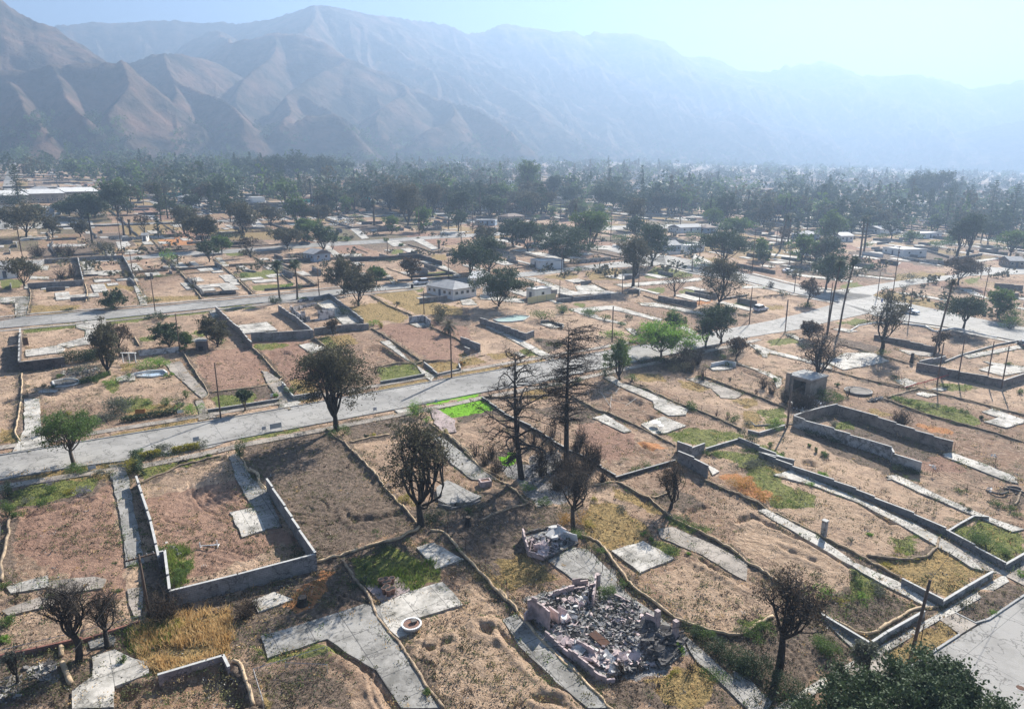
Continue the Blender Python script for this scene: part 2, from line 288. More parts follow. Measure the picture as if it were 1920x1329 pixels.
# ground cover patches: kind, outline.  G grass, Y dry grass, O orange, D burnt/dark, A ash, T pale tan, S red soil
PATCH = '''
G A 735,75 1080,5 1140,0 1100,30 850,110 735,165|Y A 760,60 1000,15 1040,30 860,90 760,110|G A 870,480 1000,500 960,690 900,710|Y A 700,900 850,850 1020,830 1190,820 1190,1000 1170,1055 830,1160 760,1110 700,1000|G A 640,930 700,890 960,880 900,950 740,1050 690,1030 650,980
D A 0,1030 290,1010 400,1100 480,1100 480,1200 370,1329 0,1329|D A 740,560 880,560 930,800 1387,760 1387,1000 1200,1020 1190,830 760,850|G A 60,200 200,150 520,130 480,200 280,250 60,290|D A 100,170 500,100 560,150 500,230 290,270 70,290
G B 570,560 800,480 1000,590 1050,670 890,715 820,640 650,690|D B 560,560 800,470 900,480 1000,560 800,640 650,690 600,640|S B 220,800 430,620 470,610 380,700 380,770 260,810|O B 250,790 330,690 440,610 480,620 420,720 390,790 300,830|O B 200,760 260,740 270,790 210,800|O B 260,740 430,640 420,700 370,780 250,800|D B 130,1180 250,1120 430,1130 560,1200 590,1329 120,1329|Y B 110,1250 190,1300 200,1329 110,1329
D B 0,700 400,600 520,600 640,760 100,950 0,900|D B 820,380 960,250 1387,180 1387,700 1200,560 1040,430|Y B 1200,600 1387,650 1387,760 1250,660|T B 550,290 840,280 840,310 600,360 560,330|G B 560,1040 120,1100 60,960 130,1040 260,1030 400,990
D C 0,280 250,280 420,280 500,400 380,390 210,440 120,520 0,530|Y C 60,560 250,520 420,650 240,700 160,720|D C 0,420 200,430 250,530 60,560 0,520|A C 230,740 560,660 780,750 1060,960 1080,1040 960,1140 640,1190 330,930|A C 100,60 330,60 480,150 450,260 290,270 220,200|A C 350,560 480,490 560,500 700,640 780,750 480,650
Y C 560,470 700,500 900,440 880,400 700,260 560,260 540,340|G C 980,340 1190,390 1150,430 1000,370|G C 860,450 960,450 1040,520 1000,540|D C 700,1200 980,1140 1130,1080 1340,1290 1320,1329 690,1329|Y C 850,1180 1120,1090 1250,1180 1180,1329 1020,1329|D C 1060,900 1387,950 1387,1200 1240,1110 1080,960|D C 430,260 560,300 640,520 700,640 600,560 500,440
T C 880,660 1130,560 1300,640 1387,740 1387,880 1280,920 1100,880 960,760|Y C 700,180 860,250 980,330 880,300 700,230|D C 880,240 1000,160 1170,270 1060,310
O D 0,120 60,115 130,190 200,200 160,250 60,240 0,180|G D 0,40 130,20 280,180 350,230 230,280 120,180|G D 330,180 420,230 400,290 200,280 180,230|T D 300,240 450,210 620,290 850,380 900,450 780,500 560,400 300,310|Y D 690,550 980,560 1070,480 1310,620 1070,745 850,640|G D 800,440 940,430 940,520 820,520
G D 590,590 760,660 760,720 600,770|D D 480,720 700,680 920,800 850,880 700,940 560,870 460,800|T D 0,370 100,350 330,450 560,590 560,720 400,640 150,540 0,490|D D 1140,830 1400,670 1498,700 1498,740 1290,880 1240,880|Y D 770,1050 1060,870 1160,940 890,1120|D D 0,870 200,850 500,900 630,1060 400,1190 200,1300 60,1180 0,1120|G D 20,880 180,850 200,900 60,960
G D 1100,420 1210,360 1340,350 1498,420 1498,510 1395,570|Y D 1280,350 1400,390 1480,440 1400,480 1300,420|Y D 150,60 280,90 250,110 160,90|S D 640,20 1100,10 1200,100 900,90
G E 175,215 555,178 560,210 170,255|G E 775,150 1080,120 1110,135 1080,160 790,190|G E 1210,120 1530,85 1530,105 1220,140|G E 1020,290 1140,265 1140,310 1030,315|G E 1410,235 1510,240 1500,280 1420,270|Y E 0,950 110,960 100,1050 0,1060|Y E 240,50 600,50 550,100 220,100|G E 1600,60 1876,40 1876,70 1640,90|Y E 880,480 990,470 960,530 890,530|Y E 930,800 1150,770 1310,780 1300,820 1000,880 920,860
G E 850,740 1100,730 1130,800 900,840|D E 20,360 150,350 140,540 10,540|D E 360,540 750,480 800,570 600,640 380,600|D E 1340,380 1500,340 1560,400 1380,440|G E 1550,720 1876,690 1876,780 1600,810|G E 740,600 880,600 860,700 800,680|D E 290,860 500,840 500,880 290,900|Y E 750,1010 1450,870 1460,900 750,1025|Y E 0,1290 400,1240 650,1190 860,1190 820,1329 0,1329
G F 290,360 320,330 540,330 550,350 380,380|Y F 320,340 540,330 540,350 400,370|Y F 750,290 1000,260 1060,330 830,370|G F 780,290 850,270 900,360 830,375|Y F 560,590 730,590 790,700 620,700|G F 1200,510 1470,480 1540,555 1220,610|Y F 1210,650 1580,590 1590,610 1210,680|Y F 1570,480 1790,470 1810,510 1640,540|D Z 468,830 610,808 668,856 740,925 785,985 700,1012 600,1048 592,1040 500,910 470,880|D F 250,1060 820,960 960,1060 1200,1320 240,1329|D F 950,900 1330,850 1400,900 1380,980 1000,1050
Y F 620,740 780,730 780,760 640,770|G F 120,1030 640,940 660,960 240,1050|D F 0,690 500,600 460,720 0,790|Y F 1260,20 1430,140 1380,180 1060,130 1000,60|Y F 1800,400 1876,390 1876,490 1820,490|Y F 1180,190 1250,150 1200,130 1000,130|D F 1600,100 1876,60 1876,200 1640,200|D F 840,60 1060,60 1100,170 960,100
Y G 430,395 600,390 640,415 480,440|G G 660,375 760,355 850,405 720,415|Y G 10,470 190,450 230,500 90,520|Y G 240,440 330,410 440,460 260,490|Y G 120,560 450,500 900,430 900,440 460,520 120,570|Y G 700,660 900,690 940,700 740,740|Y G 730,640 810,640 900,690 740,720|D G 180,850 500,790 540,820 240,900|O G 1500,1040 1640,1040 1740,1080 1620,1100|D G 420,1100 560,1100 800,1220 900,1306 500,1306
Y G 1440,540 1700,540 1720,600 1560,600|D G 1260,420 1900,420 1920,560 1700,480 1500,560 1260,600|G G 1730,980 1860,940 1920,930 1920,1050 1820,1010|D G 740,800 1000,760 1240,820 1200,900 1000,900|S G 1060,880 1200,880 1480,970 1500,1100 1300,1180 1100,1000|A G 740,1140 940,1080 1000,1180 900,1306 740,1290|D G 760,280 1000,300 900,400 860,380|T G 930,130 1200,120 1240,200 1000,200|G G 1060,30 1150,40 1130,60 1050,50
G H 200,990 360,950 750,980 740,1020 480,1090 260,1040|G H 830,820 1060,800 1070,880 900,870|G H 920,870 1060,900 1060,930 920,970|Y H 640,740 840,730 870,790 780,800|Y H 280,600 440,620 520,680 420,680 300,650|D H 1040,640 1407,640 1407,800 1130,850 1060,800|G H 530,1100 720,1130 930,1150 900,1220 760,1220 560,1160|O H 600,1290 720,1280 780,1329 600,1329|D H 400,200 700,200 700,100 480,80|G H 690,40 780,20 800,50 700,60
Y H 750,820 860,830 900,960 780,960|G H 930,300 1160,280 1160,330 950,350|D H 200,370 760,330 760,440 440,540 240,480|D H 0,470 160,460 200,520 0,550|G H 760,1060 900,1070 1080,1160 1000,1180|T H 800,1000 1200,1050 1407,1180 1407,1300 1200,1240 900,1110
G I 1020,620 1250,630 1300,660 1100,680 1020,650|G I 250,180 440,150 430,175 270,190|G I 400,140 530,165 420,195 350,190|O I 810,905 1100,960 1120,1000 950,980|Y I 500,800 660,840 650,870 520,840|G I 650,720 860,740 1130,800 1350,900 1280,930 900,850|D I 160,850 400,870 860,1050 1100,1140 880,1190 660,1100 240,940|D I 20,990 250,1030 660,1170 880,1290 640,1290 300,1160|D I 1070,220 1420,290 1200,330 1060,290|Y I 810,150 1000,170 980,230 840,190|D I 0,250 300,290 600,360 500,420 200,300
D I 860,480 1090,530 1080,560 880,540|Y I 900,0 1060,50 1040,80 850,30|G I 240,900 360,900 400,960 260,960
Y J 270,1120 440,1105 440,1130 300,1140|G J 0,1060 150,1050 150,1110 0,1120|G J 1390,965 1490,965 1490,990 1390,985|D J 0,560 700,560 700,640 0,680|G J 1510,870 1640,865 1640,895 1510,895|Y J 900,1180 1340,1160 1350,1190 1010,1210|D J 190,850 700,830 700,900 200,920|D J 1360,1130 1620,1140 1600,1170 1380,1180|Y J 210,1240 530,1240 500,1290 210,1290|Y J 630,1080 900,1100 900,1130 640,1110|O J 1060,790 1260,770 1330,820 1100,830
G K 0,1010 250,990 270,1040 0,1070|G K 80,1100 340,1080 350,1120 100,1135|Y K 890,1150 1170,1130 1250,1200 1500,1250 1500,1300 1180,1290 960,1180|G K 1160,1120 1230,1110 1240,1140 1200,1145|G K 1240,1010 1460,1000 1470,1030 1270,1040|Y K 1280,890 1380,890 1400,930 1300,930|G K 600,770 740,770 740,795 610,800|D K 150,960 260,940 300,1010 150,1010|D K 600,690 1050,690 1050,720 700,720|G K 1020,860 1100,860 1090,880 1020,885
Y L 400,1040 620,1010 680,1040 560,1060|Y L 700,1010 900,980 1060,1000 1000,1060 740,1060|G L 1170,970 1430,1000 1430,1040 1100,1050|G L 1090,1120 1250,1110 1240,1150 1090,1140|G L 1340,1130 1470,1110 1470,1140 1350,1150|O L 1370,1180 1560,1180 1560,1220 1460,1230|G L 1720,1210 1796,1200 1796,1240 1730,1240|G L 380,500 760,540 640,610 380,590|Y L 1400,905 1600,910 1640,930 1420,945
Y M 900,1140 1060,1130 1300,1200 1370,1240 1200,1220 940,1165|G M 740,1075 800,1060 850,1095 640,1105|S M 400,1080 720,1065 700,1100 480,1095|Y M 1060,1010 1400,1000 1420,1020 1180,1060 1060,1060|G M 0,1195 80,1195 80,1220 0,1225|Y M 200,1220 330,1220 300,1250 200,1250|G M 1520,1050 1640,1020 1600,1070 1560,1080|D M 400,980 640,990 600,1050 400,1020|G M 480,780 560,780 560,805 490,805
V F 1620,790 1876,730 1876,850 1745,875|V G 55,780 370,710 400,720 500,795 400,820 180,862|V F 1550,765 1876,700 1876,725 1570,780|V G 0,740 370,676 370,700 0,765|V G 530,1140 600,1110 660,1110 660,1170 600,1200 540,1190|S Z 0,925 60,915 205,905 235,1100 200,1150 90,1060 5,1020|S Z 365,660 480,650 520,720 540,750 400,760|S Z 270,935 450,900 520,990 560,1010 330,1100 300,1020|S Z 470,640 600,640 610,730 560,745 500,680|T Z 750,1170 900,1080 1000,1260 1050,1329 850,1329|S Z 700,610 870,600 900,680 830,690
'''
# hollows left by cleared foundations: depth, outline
PITS = '''
.5 G 1290,760 1350,720 1440,703 1530,730 1560,770 1480,790 1340,790|.45 F 390,400 540,390 590,435 560,412 400,428|.7 F 1110,360 1240,345 1410,465 1340,480 1240,420 1120,400|.7 F 560,60 770,40 840,80 640,140|.4 B 560,340 840,305 850,320 600,370 545,300|.5 B 950,1010 1090,970 1090,985 980,1030|.6 A 600,1230 1110,1110 1180,1140 1250,1200 1270,1300 1387,1329 600,1329|.35 A 110,320 480,240 480,255 130,340
.5 E 290,880 340,845 500,835 500,870 360,865 290,900|.4 E 330,700 700,665 730,680 350,720|.5 B 455,975 560,1040 690,1130 830,1329 780,1329 660,1150 540,1060 440,990|.5 C 100,900 200,1000 430,1230 380,1230 170,1010 60,910|.5 C 280,1270 380,1260 440,1320 330,1300|.5 D 0,340 80,320 400,460 610,580 590,600 390,480 90,345 0,370|.5 H 640,755 780,810 860,795 780,790|.5 H 300,600 480,650 520,670 430,665|.6 H 700,510 850,540 940,590 900,600 800,560
.6 G 1600,850 1690,870 1600,890 1560,860|.4 C 1040,310 1160,275 1180,285 1060,325|.5 C 1140,540 1387,680 1387,700 1130,560|.5 I 240,380 400,400 420,430 330,440 260,410|.5 J 830,1110 900,1120 920,1160 890,1150|.4 J 0,1215 110,1205 120,1225 60,1260 0,1240|.4 J 250,1180 460,1180 460,1190 260,1195|.3 E 520,1180 700,1180 700,1186 520,1187|.5 G 1500,1020 1560,1060 1650,1110 1560,1080|.5 H 1180,1200 1260,1190 1290,1240 1200,1230|.5 D 640,240 860,370 800,370 640,270|.4 D 220,480 420,560 410,570 240,500|.5 D 1330,750 1340,751 1341,752
.4 K 240,1030 300,1010 600,1020 540,1040|.5 L 380,1080 620,1150 560,1150 390,1100|.5 L 620,1080 720,1080 740,1095 640,1100|.5 M 130,1180 260,1160 430,1200 250,1185|.5 C 0,890 80,900 60,960 0,930|.5 A 620,1120 700,1250 560,1260 600,1180'''
SLABS = '''
grey .1 driveway A 570,60 655,60 700,300 755,570 655,590 630,350 600,220|white .12 concrete_slab A 20,700 250,637 255,698 60,730|tan .1 concrete_slab A 258,665 500,640 550,655 540,700 235,750|tan .11 path A 10,820 200,750 330,760 290,790 50,845|white .14 driveway A 480,1060 590,1030 760,1090 780,1150 600,1215 590,1329 370,1329 375,1240 490,1160
grey .1 concrete_slab A 450,965 560,945 600,960 590,1000 460,1020|tan .08 path A 660,710 745,695 735,845 690,860|white .13 concrete_slab A 1200,310 1310,285 1325,285 1380,400 1260,440|grey .1 path A 1215,110 1250,105 1340,275 1310,280|grey .12 driveway B -60,20 -10,0 60,130 140,190 215,385 130,398 75,285 0,165|grey .12 driveway B 110,955 640,790 730,800 760,900 870,1070 1040,1329 840,1329 700,1130 560,1040 455,968 150,1065
white .14 patio_slab B 725,795 740,785 895,718 1050,672 1165,790 915,865 950,910 820,965 740,880|pinkc .1 patio_slab B 655,690 820,640 890,713 735,780|white .12 concrete_slab B 915,490 1010,465 1165,555 1020,605|grey .35 patio_slab B 1020,190 1080,150 1160,190 1255,235 1200,265 1080,275 1030,255|white .08 concrete_slab B 60,770 180,720 270,760 90,830
grey .1 driveway C 120,870 200,830 330,950 480,1110 680,1329 560,1329 440,1230 200,1000|tan .08 driveway C 920,390 1000,385 1200,470 1387,570 1387,670 1150,530 940,440|white .16 concrete_slab C 685,510 850,462 1010,550 830,622|grey .1 patio_slab C 350,560 480,490 560,500 700,640 780,750 700,755 560,655 480,650|grey .1 path C 1030,920 1080,960 1250,1110 1420,1260 1420,1345 1350,1290 1130,1080 1090,1030
white .14 driveway D 195,115 290,90 650,245 930,372 1060,440 1300,615 1220,595 1010,465 850,372 640,262 400,170|white .14 driveway D 110,300 150,290 400,420 620,570 860,680 1040,800 1005,812 760,682 600,592 400,470|white .14 driveway D 785,125 830,112 1050,220 1300,330 1498,400 1440,412 1200,310 950,205|white .13 driveway D 1075,15 1130,3 1300,60 1450,130 1475,160 1420,152
grey .1 path D 440,850 500,880 700,1010 640,1050 560,970|grey .12 path D -20,1130 60,1170 180,1300 160,1345 60,1345 0,1210
white .13 driveway E 555,180 775,155 800,240 720,250 700,330 500,360 420,340 625,285 630,235 560,215|white .12 patio_slab E 185,378 430,345 480,370 450,398 190,428|white .13 driveway E 180,740 290,738 300,930 370,1078 95,1128 180,960|tan .1 driveway E 1210,480 1320,460 1380,540 1530,705 1480,730 1440,700 1350,620 1250,530|tan .1 driveway E 1425,752 1490,742 1530,848 1590,870 1460,895 1450,800|white .1 driveway E 110,0 220,-10 190,128 112,132
white .1 driveway E 1020,-25 1070,-25 1080,45 1030,52|white .1 path E 1530,88 1600,80 1640,130 1560,138|white .1 patio_slab E 1400,315 1420,295 1470,288 1520,295 1500,318 1440,325|grey .1 path E 280,690 310,660 430,675 400,690|grey .12 path E 810,1235 940,1210 930,1329 800,1329|white .12 path E 850,580 990,545 990,600 860,610
white .3 patio_slab F 165,205 390,178 470,238 230,262|white .13 concrete_slab F 625,345 720,325 840,370 720,405|white .13 driveway F 1220,315 1290,310 1440,460 1560,540 1620,570 1600,606 1540,570 1480,480 1420,455|tan .13 driveway F 355,530 400,540 520,620 580,735 490,752 400,635|white .1 path F 490,768 590,750 640,760 610,786 485,803|white .12 patio_slab F 760,40 850,5 1100,175 950,190 900,140
white .12 concrete_slab F 1440,188 1540,180 1600,205 1500,212|white .1 path F 1330,820 1420,805 1500,830 1380,860|pinkc .13 driveway G 20,790 100,810 180,862 200,880 210,960 120,970 60,900|grey .1 driveway G 20,960 130,1010 400,1230 520,1310 320,1306 170,1180|white .13 driveway G 1270,570 1340,560 1400,610 1510,640 1880,800 1870,840 1740,845 1640,790 1630,740 1400,640
white .15 patio_slab G 1540,910 1700,852 1870,920 1720,970 1640,980|white .1 concrete_slab G 1200,860 1280,835 1480,955 1420,970|white .1 driveway G 420,200 520,215 740,330 900,410 920,438 860,438 700,350 560,270|white .1 concrete_slab G 820,185 880,178 965,208 900,216|white .1 path G 1020,75 1340,50 1700,150 1680,165 1380,90 1300,80 1180,100 1260,140 1440,180 1420,190 1230,150 1100,110
white .1 path G 1430,215 1480,215 1530,260 1490,265|white .1 path G 620,390 660,385 720,412 680,418|white .15 patio_slab H 505,505 600,487 695,510 640,522 530,527|white .1 driveway H 700,470 800,500 930,540 1040,590 1030,650 1000,660 980,590 900,550|tan .1 driveway H 340,590 420,580 760,700 700,735 600,730 520,660|white .12 concrete_slab H 495,1222 590,1270 530,1297|white .1 path H 790,335 860,340 960,380 1200,440 1407,500 1407,525 1200,460 940,400 930,430 900,430 870,390
white .1 path H 1060,262 1110,262 1200,300 1180,315|white .1 path H 0,35 200,55 520,125 500,135 200,70 0,50|white .1 path H 280,210 330,205 420,250 380,262|white .13 concrete_slab I 1330,830 1410,808 1642,890 1642,910 1510,950 1350,905 1460,875|white .13 driveway I 1040,1140 1110,1130 1560,1300 1590,1329 1480,1320|white .1 concrete_slab I 845,700 890,683 1005,708 930,725|white .1 concrete_slab I 690,600 780,585 860,620 780,655
white .12 concrete_slab I 190,470 330,400 540,400 660,460 320,525|white .12 driveway I 1190,420 1620,340 1642,362 1240,440|white .1 concrete_slab I 1310,520 1420,490 1340,460 1642,500 1642,540 1480,568|white .1 path I 380,200 520,170 560,165 430,190|white .1 patio_slab I 680,1290 780,1329 640,1329|white .1 path I 955,665 1030,650 1080,665 1040,680|tan .1 path I 700,370 980,400 960,425 800,410|white .1 path I 240,225 300,215 420,240 360,250
white .1 driveway J 0,1180 180,1170 195,1200 170,1310 110,1310 120,1215 0,1215|white .1 concrete_slab J 540,940 620,940 640,1000 820,995 760,1030 570,1030|white .1 driveway J 900,1100 930,1100 990,1228 950,1233|white .1 concrete_slab J 860,950 920,950 980,1005 900,1010|white .1 concrete_slab J 780,805 860,800 880,825 800,858|white .1 driveway J 840,860 940,855 950,878 840,890|white .1 driveway J 1450,910 1490,910 1530,958 1600,953 1590,965 1500,968|white .1 path J 700,830 750,830 790,900 710,900
white .1 concrete_slab J 200,1035 330,1040 330,1055 200,1055|white .1 concrete_slab J 400,670 620,665 640,710 430,720|white .1 path J 1155,890 1185,890 1200,930 1160,945|white .1 concrete_slab J 320,820 600,820 570,835 320,838|white .1 path J 940,625 1040,625 1080,655 1000,650|white .1 path J 240,965 330,965 320,995 240,990
white .1 driveway K 530,770 600,770 640,795 560,805|white .1 driveway K 540,825 590,825 690,900 640,905|white .1 driveway K 740,715 800,715 870,780 820,785|white .1 concrete_slab K 980,800 1060,795 1120,828 1030,835|white .1 driveway K 1160,790 1230,785 1340,850 1300,860|white .1 concrete_slab K 1080,850 1140,845 1220,870 1130,875|white .1 driveway K 1310,960 1360,955 1490,1030 1470,1045|white .1 driveway K 980,1030 1010,1030 1060,1085 1030,1090|white .1 path K 580,990 650,990 660,1040 620,1030
white .1 path K 1350,730 1560,735 1440,755 1350,750|white .1 path K 60,660 130,665 175,710 90,705|white .1 driveway K 660,885 820,885 820,900 680,908|white .1 path K 380,750 440,760 530,800 500,805|white .1 path K 1480,1190 1560,1190 1600,1230 1500,1230|white .1 path K 20,540 150,520 210,540 60,555
white .1 driveway L 290,1045 370,1045 640,1140 860,1135 960,1150 600,1165 520,1155 440,1090|white .1 driveway L 640,1100 770,1095 850,1135 660,1140|white .1 driveway L 910,1090 1500,1045 1490,1065 960,1110|white .1 path L 1060,1215 1180,1215 1560,1290 1500,1300|white .1 driveway L 400,730 590,730 600,760 400,790|white .1 concrete_slab L 0,1190 0,1160 290,1190 300,1215|white .1 driveway L 220,855 370,850 360,868 220,868|white .1 path L 690,830 880,830 900,860 700,850|white .1 driveway L 850,710 1650,680 1650,690 850,725|white .1 concrete_slab L 1440,880 1600,960 1560,990 1420,940
white .1 driveway M 220,870 520,910 510,918 220,885|white .1 driveway M 340,1000 780,1055 770,1065 340,1015|white .1 driveway M 40,1090 200,1090 180,1105 40,1105|white .1 path M 1050,1130 1180,1140 1420,1180 1400,1190|white .1 driveway M 780,1010 1060,1040 1050,1050 780,1020|white .1 path M 1480,1105 1560,1110 1700,1180 1600,1160|white .1 path M 200,640 560,625 550,635 210,655|white .1 path M 1640,610 1920,605 1920,620 1650,635|white .1 path M 960,925 1100,935 1080,950 960,940|white .1 path M 1500,930 1750,900 1750,910 1560,940'''
WATT = ('A 50,345 45,440 20,540 10,600 10,680|A 735,165 850,110 950,70 1150,20|A 1245,5 1290,90 1340,120 1360,180 1387,200 B 50,80 80,110 110,190|A 1215,1105 1250,1095 1270,1160 1320,1329|A 470,130 490,110 550,90 548,100|B 580,0 640,50 720,140 790,230 850,290 880,330 935,385|B 935,390 920,410 860,430 840,450 700,480 560,530 470,560 400,578'
          '|B 535,570 580,650 670,745 710,840 760,920 830,990 870,1060 950,1180 1060,1329|B 990,412 1050,405 1130,500 1260,640 1330,720 1400,790 C 90,710 230,870 380,1040 560,1200 690,1345|B 1170,0 1250,80 1387,170 C 120,150 250,265|C 0,360 120,310 250,270|C 590,175 700,148 C 870,240 1000,345 1140,410|C 1140,412 1240,470 1330,520 1387,570 D 180,650 440,828'
          '|C 515,430 620,470 720,600 790,700 900,780 1000,860 1090,900 1280,960 1387,945 D 110,900 190,855|C 885,245 980,215|C 1165,145 1387,240 D 270,345 480,455 660,548 850,655|D 685,545 840,560 980,550 1040,500 1060,440|D 440,832 540,890 650,945 710,945 820,885 905,830 960,812 1050,805|D 1390,190 1440,170 1490,190 1450,280|E 150,250 155,330|E 160,560 165,620 155,760 130,900 110,1010 150,1050'
          '|E 1340,400 1440,560 1500,640 1535,715 1510,740 1430,750|E 1535,695 1700,675 1876,660 F 400,635 510,592|F 285,365 370,440 440,530 510,590|F 740,297 830,360|F 1160,225 1300,310 1430,400 1530,470|F 1530,472 1300,490 1190,510|F 1592,210 1760,290 1876,350|F 1535,467 1740,460|F 830,960 880,1020 960,1060 1000,1110 1070,1180 1130,1240 1210,1320|F 1000,1060 1150,1025 1290,1000'
          '|F 1590,930 1720,1010 1876,1140|F 190,1140 240,1230 310,1300|G 130,980 300,1120 370,1210 480,1270 550,1300|G 400,718 640,712 940,700|G 1070,722 1230,810 1310,830 1500,920 1640,985 1790,1070|G 1430,608 1560,650 1860,780 H 440,830 740,965|E 560,213 640,217 720,237|E 990,290 1020,350|H 0,640 200,760 340,800|H 470,580 740,680 900,740 1070,810|H 700,485 860,530 1030,580|I 180,520 480,600 790,665 880,655'
          '|I 640,735 780,690 880,660 1100,720 1642,860|I 610,740 900,850 1280,950 1642,1060|I 310,345 560,410 820,490|D 0,215 140,270|D 480,880 690,985|J 195,1120 210,1160 185,1290|J 575,1090 590,1150 580,1210|J 905,1062 950,1140 990,1210|J 1150,940 1250,1050 1360,1190|J 1440,920 1580,1040 1700,1160|J 600,1060 900,1050 1150,1030 1500,1000|J 940,700 1050,820 1090,870|J 1255,750 1360,830|K 70,890 200,975 360,1090|K 490,965 660,1100'
          '|K 880,1165 1000,1240 1160,1300|K 450,1090 650,1060|K 0,1060 90,1150|K 780,850 860,880|K 1000,1040 1060,1090|L 380,1050 620,1150|L 700,1060 860,1130|L 1100,1170 1300,1230 1560,1300|L 520,1190 760,1160|M 60,1180 300,1150 520,1170|M 340,985 620,1015|M 800,1010 1060,1035|M 700,930 1000,1000')
def items(txt):
    for ln in txt.strip().split('\n'):
        for it in ln.split('|'):
            yield it.strip()
roadp = [np.array([g(*p)[:2] for p in P(s[1])]) for s in ROADS]
patches = [(it[0], G2(it[2:])) for it in items(PATCH)]
pits = []
for it in items(PITS):
    a, b = it.split(' ', 1); pits.append((float(a), G2(b)))
slabs = []
for it in items(SLABS):
    a, b, c, d = it.split(' ', 3); slabs.append((a, float(b), c, G2(d)))
# far streets and lots beyond the traced part, on the same street grid
N1 = float(g(960, 705)[:2] @ -W)
FARST = [N1 + 178 + 96 + 88 * k for k in range(0, 34)]      # distance north of the streets
FARX = [203 + 215 * k for k in range(-8, 16)]
def resample(line, step=6.0):
    l = np.array(line); s = np.concatenate([[0], np.cumsum(np.linalg.norm(np.diff(l, axis=0), axis=1))]); n = max(2, int(s[-1] / step)); q_ = np.linspace(0, s[-1], n); return np.stack([np.interp(q_, s, l[:, 0]), np.interp(q_, s, l[:, 1])], 1)
EDGEL = [resample(G2(s), 3) for s in WATT.split('|')]
_tr = np.random.default_rng(12); ARCS = []
for _ in range(150):
    c_ = g(_tr.uniform(-60, 1980), 560 + 780 * _tr.random())[:2]; ARCS.append((c_, _tr.uniform(3, 15), _tr.uniform(0, 6.28), _tr.uniform(.6, 2.2), _tr.uniform(.06, .12)))
for px0, py0, ra, a0, da, dp in ((560, 880, 9, 2, 3, .16), (590, 930, 6.5, 1, 4, .18), (560, 960, 3.4, 0, 6, .16), (640, 900, 11, 4, 2, .16), (520, 900, 14, 5, 1.6, .14), (610, 1000, 5, 2.5, 3, .16), (600, 870, 16, 3.4, 1.4, .15), (110, 980, 7, 1, 2.5, .12), (380, 950, 6, 3, 2.5, .12), (900, 1250, 9, 2, 2, .12), (1450, 1010, 12, 1, 1.6, .12), (1280, 1120, 9, 0, 2, .12), (460, 700, 10, 0, 3, .14), (820, 640, 12, 1, 2.5, .14)):
    ARCS.append((g(px0, py0)[:2], ra, a0, da, dp))
# ------------------------------------------------------------------ the ground, one sheet to the foot of the hills and beyond
def relief_all(X, Y):
    """small relief of graded soil + hollows, zero under paving"""
    r = np.hypot(X, Y); un = X * U[0] + Y * U[1]; wn_ = X * W[0] + Y * W[1]
    rough = 0.07 * fbm(X / 7, Y / 7, 3) + 0.05 * fbm(X / 1.3, Y / 1.3, 3) + 0.03 * np.abs(noise(un / 0.9 + 3 * noise(X / 9, Y / 9), wn_ / 6)) * sstep(-.1, .3, noise(X / 12, Y / 12))
    rough = rough * sstep(900, 200, r) + 0.02
    z = rough
    near = r < 420
    xs, ys = X[near], Y[near]; zz = z[near].copy(); fac = np.ones(xs.shape)
    def hit(poly, pad):
        mn, mx = poly.min(0) - pad, poly.max(0) + pad
        return np.nonzero((xs > mn[0]) & (xs < mx[0]) & (ys > mn[1]) & (ys < mx[1]))[0]
    for d, poly in pits:
        i = hit(poly, 2)
        if len(i):
            s = sdf(xs[i], ys[i], poly) + 0.25 * noise(xs[i] / 1.2, ys[i] / 1.2)
            zz[i] += -d * sstep(-0.15, 0.45, s) + 0.22 * np.exp(-((s + 0.6) / 0.5) ** 2)
    for l in EDGEL:
        i = hit(l, 2)
        if len(i):
            s = -sdf(xs[i], ys[i], np.vstack([l, l[::-1]])); s = np.abs(s); zz[i] += .16 * np.exp(-(s / .55) ** 2) * (1 + .6 * noise(xs[i], ys[i])) - .07 * np.exp(-((s - 1.1) / .45) ** 2)
    for c_, ra, a0, da, dep in ARCS:
        i = np.nonzero((np.abs(xs - c_[0]) < ra + 2) & (np.abs(ys - c_[1]) < ra + 2))[0]
        if len(i):
            dx, dy = xs[i] - c_[0], ys[i] - c_[1]; q_ = np.hypot(dx, dy) + .25 * noise(dx / 3, dy / 3); an = (np.arctan2(dy, dx) - a0) % 6.283; w_ = sstep(0, .2, an) * sstep(da, da - .2, an)
            for off_ in (0, 1.7): d_ = (q_ - ra + off_) / .2; zz[i] -= dep * w_ * (np.exp(-d_ ** 2) - .7 * np.exp(-(d_ - 1.5) ** 2) - .7 * np.exp(-(d_ + 1.5) ** 2))
    for poly in [p for p in roadp] + [s[3] for s in slabs]:
        i = hit(poly, 3)
        if len(i): fac[i] = np.minimum(fac[i], sstep(0.5, -1.0, sdf(xs[i], ys[i], poly)))
    zz = zz * fac - 0.10 * (1 - fac); z[near] = zz
    return z
def lot_rand(X, Y, seed):
    a = np.floor((X * U[0] + Y * U[1]) / 15.6).astype(int); b = np.floor((X * W[0] + Y * W[1]) / 43).astype(int)
    h = np.sin(a * 127.1 + b * 311.7 + seed * 74.7) * 43758.5453; return h - np.floor(h)
